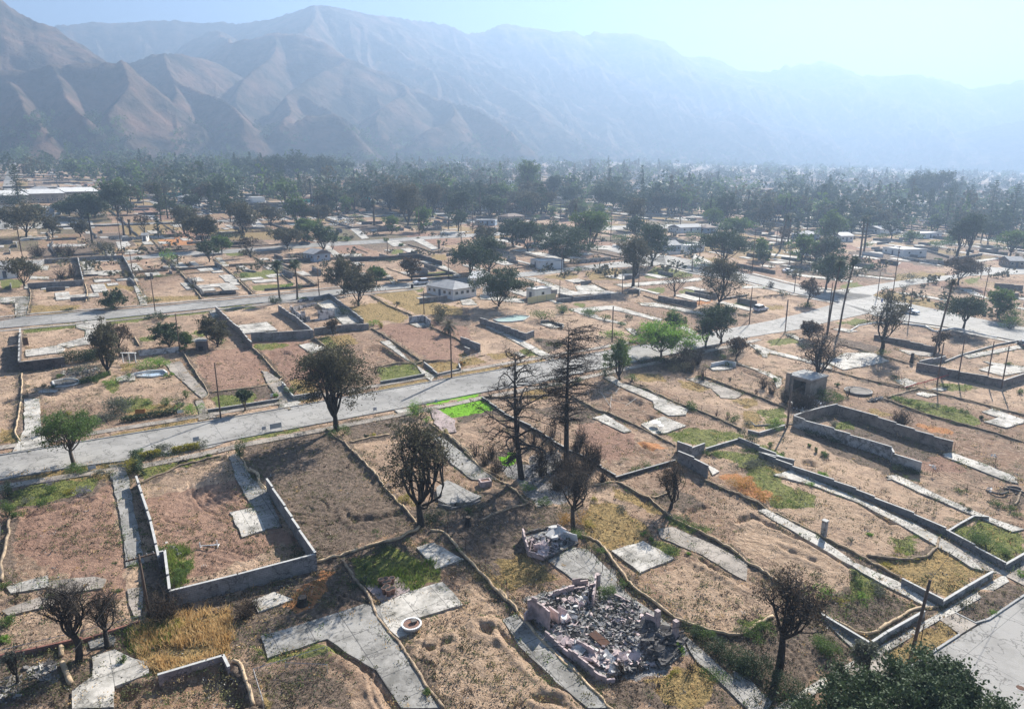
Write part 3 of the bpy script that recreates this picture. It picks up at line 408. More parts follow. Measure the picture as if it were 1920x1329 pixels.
def masks(X, Y):
    M = {k: np.zeros(X.shape) for k in 'GYODATSV'}; r = np.hypot(X, Y)
    jx = X + 0.7 * noise(X / 1.6, Y / 1.6); jy = Y + 0.7 * noise(X / 1.6 + 50, Y / 1.6); near = r < 700
    xs, ys = jx[near], jy[near]; loc = {k: np.zeros(xs.shape) for k in M}
    for k, poly in patches:
        mn, mx = poly.min(0) - 2, poly.max(0) + 2; i = np.nonzero((xs > mn[0]) & (xs < mx[0]) & (ys > mn[1]) & (ys < mx[1]))[0]
        if len(i): loc[k][i] = np.maximum(loc[k][i], sstep(-0.7, 0.7, sdf(xs[i], ys[i], poly)))
    for l in EDGEL:
        mn, mx = l.min(0) - 2, l.max(0) + 2; i = np.nonzero((xs > mn[0]) & (xs < mx[0]) & (ys > mn[1]) & (ys < mx[1]))[0]
        if len(i): s = np.abs(sdf(xs[i], ys[i], np.vstack([l, l[::-1]]))); loc['D'][i] = np.maximum(loc['D'][i], .8 * sstep(1.5, .3, s))  # dark band along the rolls: charred weeds and debris, plus shade painted into the soil
    for k in M: M[k][near] = loc[k]
    far = sstep(200, 330, r)
    l1, l2 = lot_rand(X, Y, 1), lot_rand(X, Y, 2)
    M['G'] = np.maximum(M['G'], far * 0.45 * (l1 > 0.7)); M['Y'] = np.maximum(M['Y'], far * 0.6 * ((l1 > 0.5) & (l1 <= 0.7)))
    M['D'] = np.maximum(M['D'], far * 0.8 * (l2 > 0.62)); M['S'] = np.maximum(M['S'], far * 0.8 * (l2 < 0.3)); M['T'] = np.maximum(M['T'], far * (l1 < 0.12))
    return M
az = np.concatenate([np.arange(-180, -46, 6), np.arange(-46, 46, 0.13), np.arange(46, 181, 6)]); az[-1] = 180; az = np.radians(np.unique(az))
q = F * CAMH / np.arange(1290, 3, -2.6) * 1.0
rr = np.concatenate([[1.0, 10, 20, 28], 1.0 * q, [26000, 40000]]); rr = np.unique(rr)
A_, R_ = np.meshgrid(az, rr); GX, GY = R_ * np.sin(A_), R_ * np.cos(A_); gx, gy = GX.ravel(), GY.ravel()
gzv = gz(gx, gy); far_flat = np.hypot(gx, gy) > 12000
gzv = np.where(far_flat, 0.5 * gzv, gzv)
Z = gzv + relief_all(gx, gy)
me = bpy.data.meshes.new('ground'); na, nr = len(az), len(rr)
idx = np.arange(na * nr).reshape(nr, na); Q = np.stack([idx[:-1, :-1], idx[:-1, 1:], idx[1:, 1:], idx[1:, :-1]], -1).reshape(-1, 4)[:, ::-1]
me.vertices.add(na * nr); me.vertices.foreach_set('co', np.stack([gx, gy, Z], 1).ravel())
me.loops.add(Q.size); me.loops.foreach_set('vertex_index', Q.ravel()); me.polygons.add(len(Q))
me.polygons.foreach_set('loop_start', np.arange(len(Q)) * 4); me.polygons.foreach_set('loop_total', np.full(len(Q), 4)); me.polygons.foreach_set('use_smooth', np.ones(len(Q), bool)); me.update()
MK = masks(gx, gy); zero = np.zeros(gx.shape)
for nm, ks in (('coverA', 'GYO'), ('coverB', 'DAT')):
    ca = me.attributes.new(nm, 'FLOAT_COLOR', 'POINT'); ca.data.foreach_set('color', np.stack([MK[ks[0]], MK[ks[1]], MK[ks[2]], MK['S'] if nm == 'coverA' else MK['V']], 1).astype(np.float32).ravel())
def ground_mat():
    m = bpy.data.materials.new('ground soil and grass'); m.use_nodes = True; nt = m.node_tree; b = nt.nodes['Principled BSDF']; L = nt.links.new; N = nt.nodes.new
    b.inputs['Roughness'].default_value = 0.97; b.inputs['Specular IOR Level'].default_value = 0.12
    tc = N('ShaderNodeTexCoord')
    def nz(scale, det=6, rough=0.6, vec=None):
        n = N('ShaderNodeTexNoise'); n.inputs['Scale'].default_value = scale; n.inputs['Detail'].default_value = det; n.inputs['Roughness'].default_value = rough; L(vec or tc.outputs['Object'], n.inputs['Vector']); return n.outputs['Fac']
    def ramp(f, a, b_, c0, c1):
        r = N('ShaderNodeValToRGB'); r.color_ramp.elements[0].position = a; r.color_ramp.elements[1].position = b_; r.color_ramp.elements[0].color = (*c0, 1); r.color_ramp.elements[1].color = (*c1, 1); L(f, r.inputs[0]); return r.outputs[0]
    def mix(f, a, c, blend='MIX'):
        x = N('ShaderNodeMix'); x.data_type = 'RGBA'; x.blend_type = blend
        if isinstance(f, float): x.inputs[0].default_value = f
        else: L(f, x.inputs[0])
        for s, k in ((a, 6), (c, 7)):
            if isinstance(s, tuple): x.inputs[k].default_value = (*s, 1)
            else: L(s, x.inputs[k])
        return x.outputs[2]
    def mth(op, a, c, d=None):
        x = N('ShaderNodeMath'); x.operation = op
        for s, k in ((a, 0), (c, 1), (d, 2)):
            if s is None: continue
            if isinstance(s, (int, float)): x.inputs[k].default_value = s
            else: L(s, x.inputs[k])
        return x.outputs[0]
    big, mid, fine, vf = nz(0.035, 5), nz(0.25, 8, .7), nz(1.6, 8, .75), nz(7, 4, .7)
    soil = ramp(big, 0.42, 0.58, (0.26, 0.165, 0.11), (0.50, 0.35, 0.24))
    soil = mix(ramp(mid, 0.45, 0.57, (0, 0, 0), (.65, .65, .65)), soil, (0.20, 0.14, 0.10))
    soil = mix(ramp(fine, 0.5, 0.66, (0, 0, 0), (0.85, 0.85, 0.85)), soil, (0.52, 0.38, 0.27))
    soil = mix(ramp(vf, 0.34, 0.46, (0.55, 0.55, 0.55), (0, 0, 0)), soil, (0.085, 0.06, 0.045))
    wdn = ramp(nz(0.5, 7, .8), 0.55, 0.63, (0, 0, 0), (.8, .8, .8))
    soil = mix(mth('MULTIPLY', wdn, ramp(nz(0.06, 3), 0.45, 0.6, (0, 0, 0), (1, 1, 1))), soil, (0.10, 0.095, 0.05))
    ca, cb = N('ShaderNodeAttribute'), N('ShaderNodeAttribute'); ca.attribute_name = 'coverA'; cb.attribute_name = 'coverB'
    sa, sb = N('ShaderNodeSeparateColor'), N('ShaderNodeSeparateColor'); L(ca.outputs['Color'], sa.inputs[0]); L(cb.outputs['Color'], sb.inputs[0])
    def cover(msk, base, c0, c1, amt, sc=1.3, thr=0.5):
        f = nz(sc, 8, .75); t = mth('ADD', mth('MULTIPLY', msk, 1.0), mth('MULTIPLY', mth('SUBTRACT', f, 0.5), 1.8))
        k = N('ShaderNodeMapRange'); k.inputs[1].default_value = thr; k.inputs[2].default_value = thr + 0.18; k.inputs[3].default_value = 0; k.inputs[4].default_value = amt; L(t, k.inputs[0])
        kk = mth('MULTIPLY', k.outputs[0], ramp(msk, 0.02, 0.12, (0, 0, 0), (1, 1, 1)))
        return mix(kk, base, ramp(nz(sc * 2.7, 6, .7), 0.38, 0.62, c0, c1))
    c = cover(ca.outputs['Alpha'], soil, (0.20, 0.11, 0.08), (0.33, 0.195, 0.14), 0.7, 0.6, 0.3)
    c = cover(sb.outputs[2], c, (0.32, 0.22, 0.145), (0.5, 0.36, 0.25), 0.85, 0.5, 0.35)
    c = cover(sb.outputs[0], c, (0.06, 0.047, 0.037), (0.22, 0.165, 0.125), 0.9, 0.9, 0.4)
    c = cover(sb.outputs[1], c, (0.12, 0.115, 0.11), (0.42, 0.40, 0.385), 0.95, 1.5, 0.4)
    c = cover(sa.outputs[1], c, (0.13, 0.10, 0.04), (0.42, 0.29, 0.12), 0.92, 1.1, 0.42)
    c = cover(sa.outputs[0], c, (0.06, 0.085, 0.025), (0.23, 0.235, 0.06), 0.92, 1.0, 0.45)
    c = cover(sa.outputs[2], c, (0.38, 0.14, 0.055), (0.50, 0.26, 0.11), 0.9, 1.2, 0.4)
    c = mix(ramp(cb.outputs['Alpha'], .4, .55, (0, 0, 0), (1, 1, 1)), c, ramp(fine, .35, .65, (0.13, 0.32, 0.012), (0.22, 0.46, 0.03)))
    L(c, b.inputs['Base Color'])
    # graded furrows and tyre tracks as relief
    uv = N('ShaderNodeVectorMath'); uv.operation = 'MULTIPLY_ADD'; uv.inputs[1].default_value = (9, 9, 0)
    nn = N('ShaderNodeTexNoise'); nn.inputs['Scale'].default_value = 0.09; nn.inputs['Detail'].default_value = 2; L(tc.outputs['Object'], nn.inputs['Vector']); L(nn.outputs['Color'], uv.inputs[0]); L(tc.outputs['Object'], uv.inputs[2])
    wv = N('ShaderNodeTexWave'); wv.wave_type = 'BANDS'; wv.bands_direction = 'DIAGONAL'; wv.inputs['Scale'].default_value = 0.55; wv.inputs['Distortion'].default_value = 6; wv.inputs['Detail'].default_value = 3; wv.inputs['Detail Scale'].default_value = 1.2; L(uv.outputs[0], wv.inputs['Vector'])
    h = mth('ADD', mth('MULTIPLY', fine, 0.30), mth('MULTIPLY', wv.outputs['Fac'], mth('MULTIPLY', ramp(nz(0.11, 2), 0.47, 0.6, (0, 0, 0), (1, 1, 1)), 0.035)))
    h = mth('ADD', h, mth('MULTIPLY', vf, 0.10)); h = mth('ADD', h, mth('MULTIPLY', mid, 0.35))
    bp = N('ShaderNodeBump'); bp.inputs['Distance'].default_value = 1.25; bp.inputs['Strength'].default_value = 1.0; L(h, bp.inputs['Height']); L(bp.outputs[0], b.inputs['Normal'])
    return m
me.materials.append(ground_mat()); gnd = struct(link(bpy.data.objects.new('ground', me)))
def gh(x, y):
    return float(gz(x, y) + relief_all(np.array([float(x)]), np.array([float(y)]))[0])
def drape(poly, step=6.0):
    """plan polygon with ground heights; the fan is a plane, so corners are enough"""
    return [(float(x), float(y), float(gz(x, y))) for x, y in poly]
# roads, pavements, kerbs
RN = ['road'] * 7
for poly in roadp:
    m = MB(); m.prism(drape(poly), -0.3, 0.03); struct(m.build('road', MT['asphalt'], uv=True))
def offs(line, d):
    l = np.array(line); t = np.gradient(l, axis=0); t /= np.linalg.norm(t, axis=1)[:, None]; n = np.stack([-t[:, 1], t[:, 0]], 1); return l + n * d
def band(line, d0, d1, z0, z1, name, material):
    a, b = offs(line, d0), offs(line, d1); m = MB(); poly = list(a) + list(b[::-1]); m.prism(drape(poly), z0, z1); return struct(m.build(name, material, uv=True))
S1N = 'Z -60,863 0,855 190,823 400,789 600,754 809,716 1032,677 1211,646'; S1S = 'Z -60,910 0,900 102,880 300,855 433,825 610,792 733,769 896,737 1045,708 1256,665 1405,632'
S2N = 'Z -60,607 51,594 269,578 480,558 700,536'; S2S = 'Z -60,621 56,611 194,599 450,572 639,553 781,539'
for s, sg in ((S1N, 1), (S1S, -1), (S2N, 1), (S2S, -1)):
    l = resample(G2(s)); 
    band(l, 0, sg * 0.18, -0.2, 0.15, 'kerb', MT['kerb']); band(l, sg * 2.0, sg * 3.4, -0.2, 0.13, 'sidewalk', MT['tan'])
l = resample(G2('Z 1900,1117 1849,1164 1827,1170'), 2)
for s in ('D 1498,740 1290,880 1240,885 1140,832', 'D 1160,945 1060,1010 890,1122'): band(resample(G2(s), 1.5), -0.08, 0.1, -0.2, 0.16, 'kerb', MT['kerb'])
for s, n in (('D 1400,640 1420,668 1140,832 1060,868 760,1050 630,1080 620,1060 750,1005 1060,830 1380,640', 'sidewalk'), ('D 630,1070 400,1200 200,1329 140,1400 260,1400 400,1260 560,1160', 'sidewalk'),
             ('D 1140,835 1060,868 1165,945 1250,892', 'driveway'), ('D 760,1052 640,1075 560,1160 700,1260 800,1200 890,1125', 'driveway'), ('D 1400,640 1498,690 1498,640 1470,590', 'driveway'),
             ('D 1070,445 1395,600 1498,560 1498,620 1400,640 1320,615 1300,615', 'path')):
    m = MB(); m.prism(drape(G2(s)), -0.2, 0.11 + 0.004 * (n == 'path')); struct(m.build(n, MT['tan' if n != 'sidewalk' else 'white'], uv=True))
_rg = np.random.default_rng(5)
def ragged(poly):
    if np.linalg.norm(poly.mean(0)) > 170: return poly
    out = []
    for i in range(len(poly)):
        a, b = poly[i], poly[(i + 1) % len(poly)]; n = max(1, int(np.linalg.norm(b - a) / 1.0)); nr_ = np.array([-(b - a)[1], (b - a)[0]]) / (np.linalg.norm(b - a) + 1e-6)
        for k in range(n): out.append(a + (b - a) * k / n + (nr_ * _rg.normal() * .05 if k else _rg.normal(size=2) * .08))
    return np.array(out)
for k, (c, h, nm, poly) in enumerate(slabs):
    m = MB(); m.prism(drape(ragged(poly)), -0.3, h + 0.0021 * (k % 9)); struct(m.build(nm, MT[c], uv=True))
# junction kerbs and white edge paths along the cross street
for s in ('Z 1245,495 1290,509 1402,528 1501,553 1574,567', 'Z 1694,602 1781,614 1868,632 1920,642', 'Z 1402,514 1501,539 1560,545'):
    l = resample(G2(s)); sg = -1 if '1402,514' not in s else 1; band(l, 0, sg * 0.2, -0.2, 0.15, 'kerb', MT['kerb']); band(l, sg * 1.6, sg * 3.2, -0.2, 0.13, 'sidewalk', MT['white'])
# far street grid
for n_ in FARST:
    a, b = -W * n_ - U * 1500, -W * n_ + U * 2600
    ts = np.linspace(0, 1, 60); l = a + (b - a) * ts[:, None]; l = l[(l[:, 1] > 150) & (np.hypot(l[:, 0], l[:, 1]) < 3600)]
    if len(l) > 2:
        if n_ < N1 + 300: l = l[(l @ U < 10) | (l @ U > 215)]
        if len(l) > 2: band(l, -4.2, 4.2, -0.3, 0.06, 'road', MT['asphalt'])
for u_ in FARX:
    lo = FARST[0] if u_ < 190 else (FARST[0] - 60)
    a, b = U * u_ - W * lo, U * u_ - W * FARST[-1]; ts = np.linspace(0, 1, 60); l = a + (b - a) * ts[:, None]; l = l[(l[:, 1] > 230) & (np.hypot(l[:, 0], l[:, 1]) < 3200)]
    if len(l) > 2: band(l, -4.2, 4.2, -0.3, 0.064, 'road', MT['asphalt'])
# ------------------------------------------------------------------ the hills
def skyz(px, py, d):
    r = ray(px, py); t = d / math.hypot(r[0], r[1]); return (r[0] * t, r[1] * t, r[2] * t + CAMH)
def fd(d): return .75 * d if d < 4000 else 3000 + (d - 4000) * .33
RIDGES = [  # (px, py of the crest, distance), slope, gully size
 ([(-260, -30, 2500), (0, 2, 2450), (37, 26, 2450), (75, 40, 2400), (105, 46, 2400), (150, 95, 2300), (175, 118, 2250)], .62, 1),
 ([(60, 70, 4300), (105, 46, 4300), (130, 46, 4200), (185, 39, 4200), (230, 41, 4200), (295, 39, 4300), (330, 42, 4200), (425, 41, 4100), (450, 46, 4000), (495, 39, 3800), (550, 25, 3700), (608, 15, 3600), (630, 14, 3600), (685, 27, 3700), (725, 29, 3800), (780, 36, 3900), (810, 41, 4000), (850, 48, 4100), (880, 65, 4300), (925, 64, 4600), (960, 47, 4800), (1010, 56, 4900), (1032, 62, 5000), (1085, 57, 5200), (1110, 66, 5300), (1135, 57, 5400), (1180, 62, 5500), (1205, 74, 5600), (1230, 78, 5700), (1260, 92, 5800), (1290, 107, 5900)], .55, 1),
 ([(1240, 95, 5900), (1290, 107, 6400), (1320, 104, 6500), (1340, 109, 6600), (1385, 131, 6800), (1435, 134, 7000), (1465, 122, 7200), (1535, 115, 7400), (1550, 120, 7400), (1595, 140, 7600), (1690, 137, 7900), (1785, 150, 8200), (1830, 165, 8400), (1860, 159, 8500), (1900, 157, 8600), (1920, 149, 8700), (2100, 140, 9000)], .5, 1),
 ([(-200, 150, 2000), (0, 132, 2000), (60, 120, 1980), (100, 115, 1980), (175, 112, 2000), (190, 120, 2050), (220, 150, 2050)], .7, .8),
 ([(175, 112, 2000), (215, 165, 1850), (222, 215, 1700)], .8, .7), ([(60, 120, 1980), (100, 175, 1800), (190, 222, 1600)], .8, .7), ([(0, 150, 1900), (40, 200, 1650), (70, 235, 1550)], .8, .7),
 ([(225, 118, 2500), (260, 115, 2450), (300, 100, 2400), (320, 97, 2400), (345, 100, 2450), (400, 118, 2600), (420, 140, 2700)], .62, .8),
 ([(320, 97, 2400), (325, 150, 2200), (390, 190, 2050), (440, 232, 1900)], .75, .7), ([(260, 115, 2450), (230, 165, 2250), (215, 205, 2000)], .8, .7), ([(325, 160, 2180), (270, 200, 1950), (262, 240, 1800)], .8, .6),
 ([(410, 60, 3600), (440, 82, 3000), (475, 78, 2900), (530, 66, 2900), (560, 65, 2850), (590, 80, 2800), (620, 105, 2750), (650, 113, 2700), (700, 130, 2700), (760, 155, 2650), (830, 185, 2600), (900, 212, 2550), (960, 245, 2450)], .62, .9),
 ([(608, 15, 3600), (560, 60, 3100), (530, 66, 2900)], .7, .8), ([(530, 68, 2900), (480, 130, 2500), (460, 190, 2250), (455, 225, 2100)], .75, .8), ([(640, 110, 2700), (600, 160, 2400), (560, 180, 2250), (500, 225, 2000)], .75, .7),
 ([(600, 178, 2300), (640, 215, 2150), (660, 240, 2050)], .8, .6), ([(500, 235, 1950), (560, 216, 2000), (610, 215, 2000), (655, 245, 1950)], .8, .6), ([(760, 155, 2650), (740, 190, 2400), (730, 235, 2200)], .8, .7), ([(830, 185, 2600), (830, 215, 2400), (810, 245, 2200)], .8, .6),
 ([(960, 47, 4800), (1010, 110, 4300), (1060, 170, 4000), (1120, 230, 3600), (1150, 262, 3300)], .6, 1), ([(1135, 57, 5400), (1200, 130, 5000), (1300, 190, 4600), (1400, 250, 4300)], .55, 1), ([(850, 48, 4100), (880, 110, 3700), (950, 160, 3400), (1000, 215, 3000)], .62, .9),
 ([(1535, 115, 7400), (1600, 190, 6800), (1680, 250, 6200)], .5, 1), ([(1750, 262, 5600), (1850, 235, 6000), (2000, 215, 6400)], .5, 1),
]
ha = np.radians(np.arange(-50, 52, 0.11)); hr = np.concatenate([np.arange(950, 2900, 12), np.arange(2900, 4000, 20), np.arange(4000, 6000, 40)])
HA, HR = np.meshgrid(ha, hr); hx, hy = (HR * np.sin(HA)).ravel(), (HR * np.cos(HA)).ravel()
base = gz(hx, hy); best = np.full(hx.shape, -1e9); bd = np.full(hx.shape, 1e9)
wx, wy = hx + 60 * noise(hx / 300, hy / 300), hy + 60 * noise(hx / 300 + 9, hy / 300)
for pts, slope, gs in RIDGES:
    p3 = np.array([skyz(p[0], p[1], fd(p[2])) for p in pts]); s0 = 0.0; hb = np.full(hx.shape, -1e9)
    mn, mx = p3[:, :2].min(0) - 2600, p3[:, :2].max(0) + 2600; I = np.nonzero((hx > mn[0]) & (hx < mx[0]) & (hy > mn[1]) & (hy < mx[1]))[0]
    X_, Y_ = wx[I], wy[I]; hbI = np.full(X_.shape, -1e9); ddm = np.full(X_.shape, 0.0)
    for i in range(len(p3) - 1):
        a, b = p3[i], p3[i + 1]; e = b[:2] - a[:2]; Ln = np.linalg.norm(e) + 1e-6
        t0 = ((X_ - a[0]) * e[0] + (Y_ - a[1]) * e[1]) / Ln ** 2; t = np.clip(t0, 0, 1)
        dd = np.hypot(X_ - a[0] - t * e[0], Y_ - a[1] - t * e[1]); s = s0 + t0 * Ln
        gul = np.abs(noise(s / (140 * gs), dd / 1100)) * 85 + np.abs(noise(s / (52 * gs) + 7, dd / 500)) * 34 + np.abs(noise(s / (24 * gs) + 3, dd / 300)) * 22 + np.abs(noise(s / (70 * gs) + 31, dd / 400)) * 40
        h = a[2] + (b[2] - a[2]) * t - slope * dd * (1 + 0.15 * noise(X_ / 400, Y_ / 400)) - gul * sstep(0, 350, dd) * gs + 5 * sstep(30, 0, dd)
        up = h > hbI; hbI = np.where(up, h, hbI); ddm = np.where(up, dd, ddm); s0 += Ln
    up = hbI > best[I]; best[I] = np.where(up, hbI, best[I]); bd[I] = np.where(up, ddm, bd[I])
rd = 1 - np.abs(fbm(hx / 170, hy / 170, 4, 2.1, .55)); best += (3 + 20 * sstep(15, 160, bd)) * (rd - 0.8) + 3 * fbm(hx / 40, hy / 40, 3) - 4
hz = np.maximum(best, base - 25); n2_, n1_ = len(hr), len(ha); idx = np.arange(n1_ * n2_).reshape(n2_, n1_)
Q = np.stack([idx[:-1, :-1], idx[:-1, 1:], idx[1:, 1:], idx[1:, :-1]], -1).reshape(-1, 4)[:, ::-1]
keep = (best - base)[Q].max(1) > -12; Q = Q[keep]
me = bpy.data.meshes.new('hills'); me.from_pydata(np.stack([hx, hy, hz], 1).tolist(), [], Q.tolist()); me.polygons.foreach_set('use_smooth', [True] * len(me.polygons))
def hill_mat():
    m = bpy.data.materials.new('burnt hillside'); m.use_nodes = True; nt = m.node_tree; b = nt.nodes['Principled BSDF']; L = nt.links.new; N = nt.nodes.new
    b.inputs['Roughness'].default_value = 1; b.inputs['Specular IOR Level'].default_value = 0.05; tc = N('ShaderNodeTexCoord')
    n = N('ShaderNodeTexNoise'); n.inputs['Scale'].default_value = 0.011; n.inputs['Detail'].default_value = 12; n.inputs['Roughness'].default_value = 0.65; L(tc.outputs['Object'], n.inputs['Vector'])
    r = N('ShaderNodeValToRGB'); e = r.color_ramp.elements; e[0].position = .4; e[0].color = (0.035, 0.034, 0.025, 1); e[1].position = .62; e[1].color = (0.20, 0.125, 0.09, 1); x = e.new(.5); x.color = (0.11, 0.08, 0.058, 1)
    L(n.outputs['Fac'], r.inputs[0]); L(r.outputs[0], b.inputs['Base Color'])
    n2 = N('ShaderNodeTexNoise'); n2.inputs['Scale'].default_value = 0.02; n2.inputs['Detail'].default_value = 9; n2.inputs['Roughness'].default_value = .7; L(tc.outputs['Object'], n2.inputs['Vector'])
    bp = N('ShaderNodeBump'); bp.inputs['Distance'].default_value = 22; bp.inputs['Strength'].default_value = 1; L(n2.outputs['Fac'], bp.inputs['Height']); L(bp.outputs[0], b.inputs['Normal'])
    return m
me.materials.append(hill_mat()); struct(link(bpy.data.objects.new('hills', me)))
# ------------------------------------------------------------------ builders for the things that stand on the ground
def g3(x, y, dz=0.0): return np.array([x, y, gz(x, y) + dz])
EDGES = []
def wall(s, h, material='block', thick=0.2, label=None, name='block_wall', cat='wall', coping=True, group=None, steps=True, phrase=None, gate=None):
    pts = G2(s) if isinstance(s, str) else np.array(s); t = None; o0 = g3(*pts[0])
    t = thing(name, o0, label, cat, group)
    if not label: auto(t, phrase or 'grey block wall', pts.mean(0))
    EDGES.append(pts)
    m = MB(); uvs = []; cp_ = MB(); run = 0.0
    hs = h if isinstance(h, (list, tuple)) else [h] * len(pts)
    for i in range(len(pts) - 1):
        a, b = pts[i], pts[i + 1]; L_ = np.linalg.norm(b - a)
        if L_ < .05: continue
        d = (b - a) / L_; nrm = np.array([-d[1], d[0]]) * thick / 2; n = max(1, int(L_ / 2.4)); e0 = (thick / 2 - 0.0) if i else 0
        for k in range(n):
            s0, s1 = k / n, (k + 1) / n; p, q_ = a + (b - a) * s0, a + (b - a) * s1
            if k == 0: p = p - d * (thick / 2 - 0.001 * (i % 3)) * (i > 0)
            hh = hs[i] + (hs[i + 1] - hs[i]) * (s0 + s1) / 2
            top = round((max(gz(*p), gz(*q_)) + hh) / 0.2) * 0.2 if steps else None
            z0 = [gz(*p) - .4, gz(*q_) - .4]; z1 = [top, top] if steps else [gz(*p) + hh, gz(*q_) + hh]
            v = []; 
            for w_, zz0, zz1 in ((p, z0[0], z1[0]), (q_, z0[1], z1[1])):
                for sg in (-1, 1):
                    v += [(w_[0] + nrm[0] * sg, w_[1] + nrm[1] * sg, zz0), (w_[0] + nrm[0] * sg, w_[1] + nrm[1] * sg, zz1)]
            r0, r1 = run + s0 * L_, run + s1 * L_
            uv = []
            for rr_, zz0, zz1 in ((r0, z0[0], z1[0]), (r1, z0[1], z1[1])): uv += [(rr_, zz0), (rr_, zz1), (rr_, zz0), (rr_, zz1)]
            m.add(v, [(0, 4, 5, 1), (2, 3, 7, 6), (1, 5, 7, 3), (0, 1, 3, 2), (4, 6, 7, 5)], uv)
            if coping:
                c = []
                for w_, zt in ((p, z1[0]), (q_, z1[1])):
                    for sg in (-1.18, 1.18):
                        c += [(w_[0] + nrm[0] * sg, w_[1] + nrm[1] * sg, zt + .003), (w_[0] + nrm[0] * sg, w_[1] + nrm[1] * sg, zt + .055)]
                cp_.add(c, [(0, 4, 5, 1), (2, 3, 7, 6), (1, 5, 7, 3), (0, 1, 3, 2), (4, 6, 7, 5), (0, 2, 6, 4)])
        run += L_
    m.build('wall_body', MT[material], t, uv=True)
    if coping: cp_.build('coping', MT['coping' if material not in ('blockd',) else 'kerb'], t)
    return t
def smooth_line(p, step=0.6, jit=0.045):
    l = resample(p, step); k = len(l)
    if k > 4:
        for _ in range(2): l[1:-1] = (l[:-2] + 2 * l[1:-1] + l[2:]) / 4
    n = np.stack([noise(l[:, 0] * .5, l[:, 1] * .5 + 3), noise(l[:, 0] * .5 + 40, l[:, 1] * .5)], 1); return l + n * jit * 3
def wattle(s, r=0.12, material='straw', label=None, phrase='straw wattle roll snaking over the dirt'):
    p = G2(s); EDGES.append(p); l = smooth_line(p, 0.45 if np.linalg.norm(p.mean(0)) < 110 else 1.0); rel = np.maximum(relief_all(l[:, 0], l[:, 1]), -0.05); k = len(l)
    rad = r * (1 + 0.16 * noise(np.arange(k) * .7, np.full(k, p[0, 0])) - 0.35 * (np.arange(k) % 14 == 7)); z = gz(l[:, 0], l[:, 1]) + rel + rad * .75
    m = MB(); m.tube(np.stack([l[:, 0], l[:, 1], z], 1), rad, 7); o = m.build('straw_wattle', MT[material], smooth=True); orig(o, (l[0, 0], l[0, 1], z[0] - r))
    tag(o, label, 'straw wattle', 'erosion-control straw wattles along the lot edges')
    if not label: auto(o, phrase, l.mean(0))
    return o
def quad_cloud(C, size, r_, flat=0.0, stretch=1.0):
    n = len(C); a = r_.normal(size=(n, 3)); a /= np.linalg.norm(a, axis=1)[:, None]; b = r_.normal(size=(n, 3)); b[:, 2] *= (1 - flat)
    b = np.cross(a, b); b /= np.linalg.norm(b, axis=1)[:, None] + 1e-9
    s = (size * r_.uniform(.6, 1.3, (n, 1))); a = a * s * stretch; b = b * s * .62
    return np.stack([C - a * .5, C + b * .5 - a * .05, C + a * .5, C - b * .5 + a * .08], 1)
def curve(a, b, r_, n=5, bend=.12, sag=0.0):
    t = np.linspace(0, 1, n)[:, None]; L_ = np.linalg.norm(b - a); off = r_.normal(size=3) * L_ * bend
    return a + (b - a) * t + off * np.sin(t * math.pi) + np.array([0, 0, sag * L_]) * np.sin(t * math.pi)
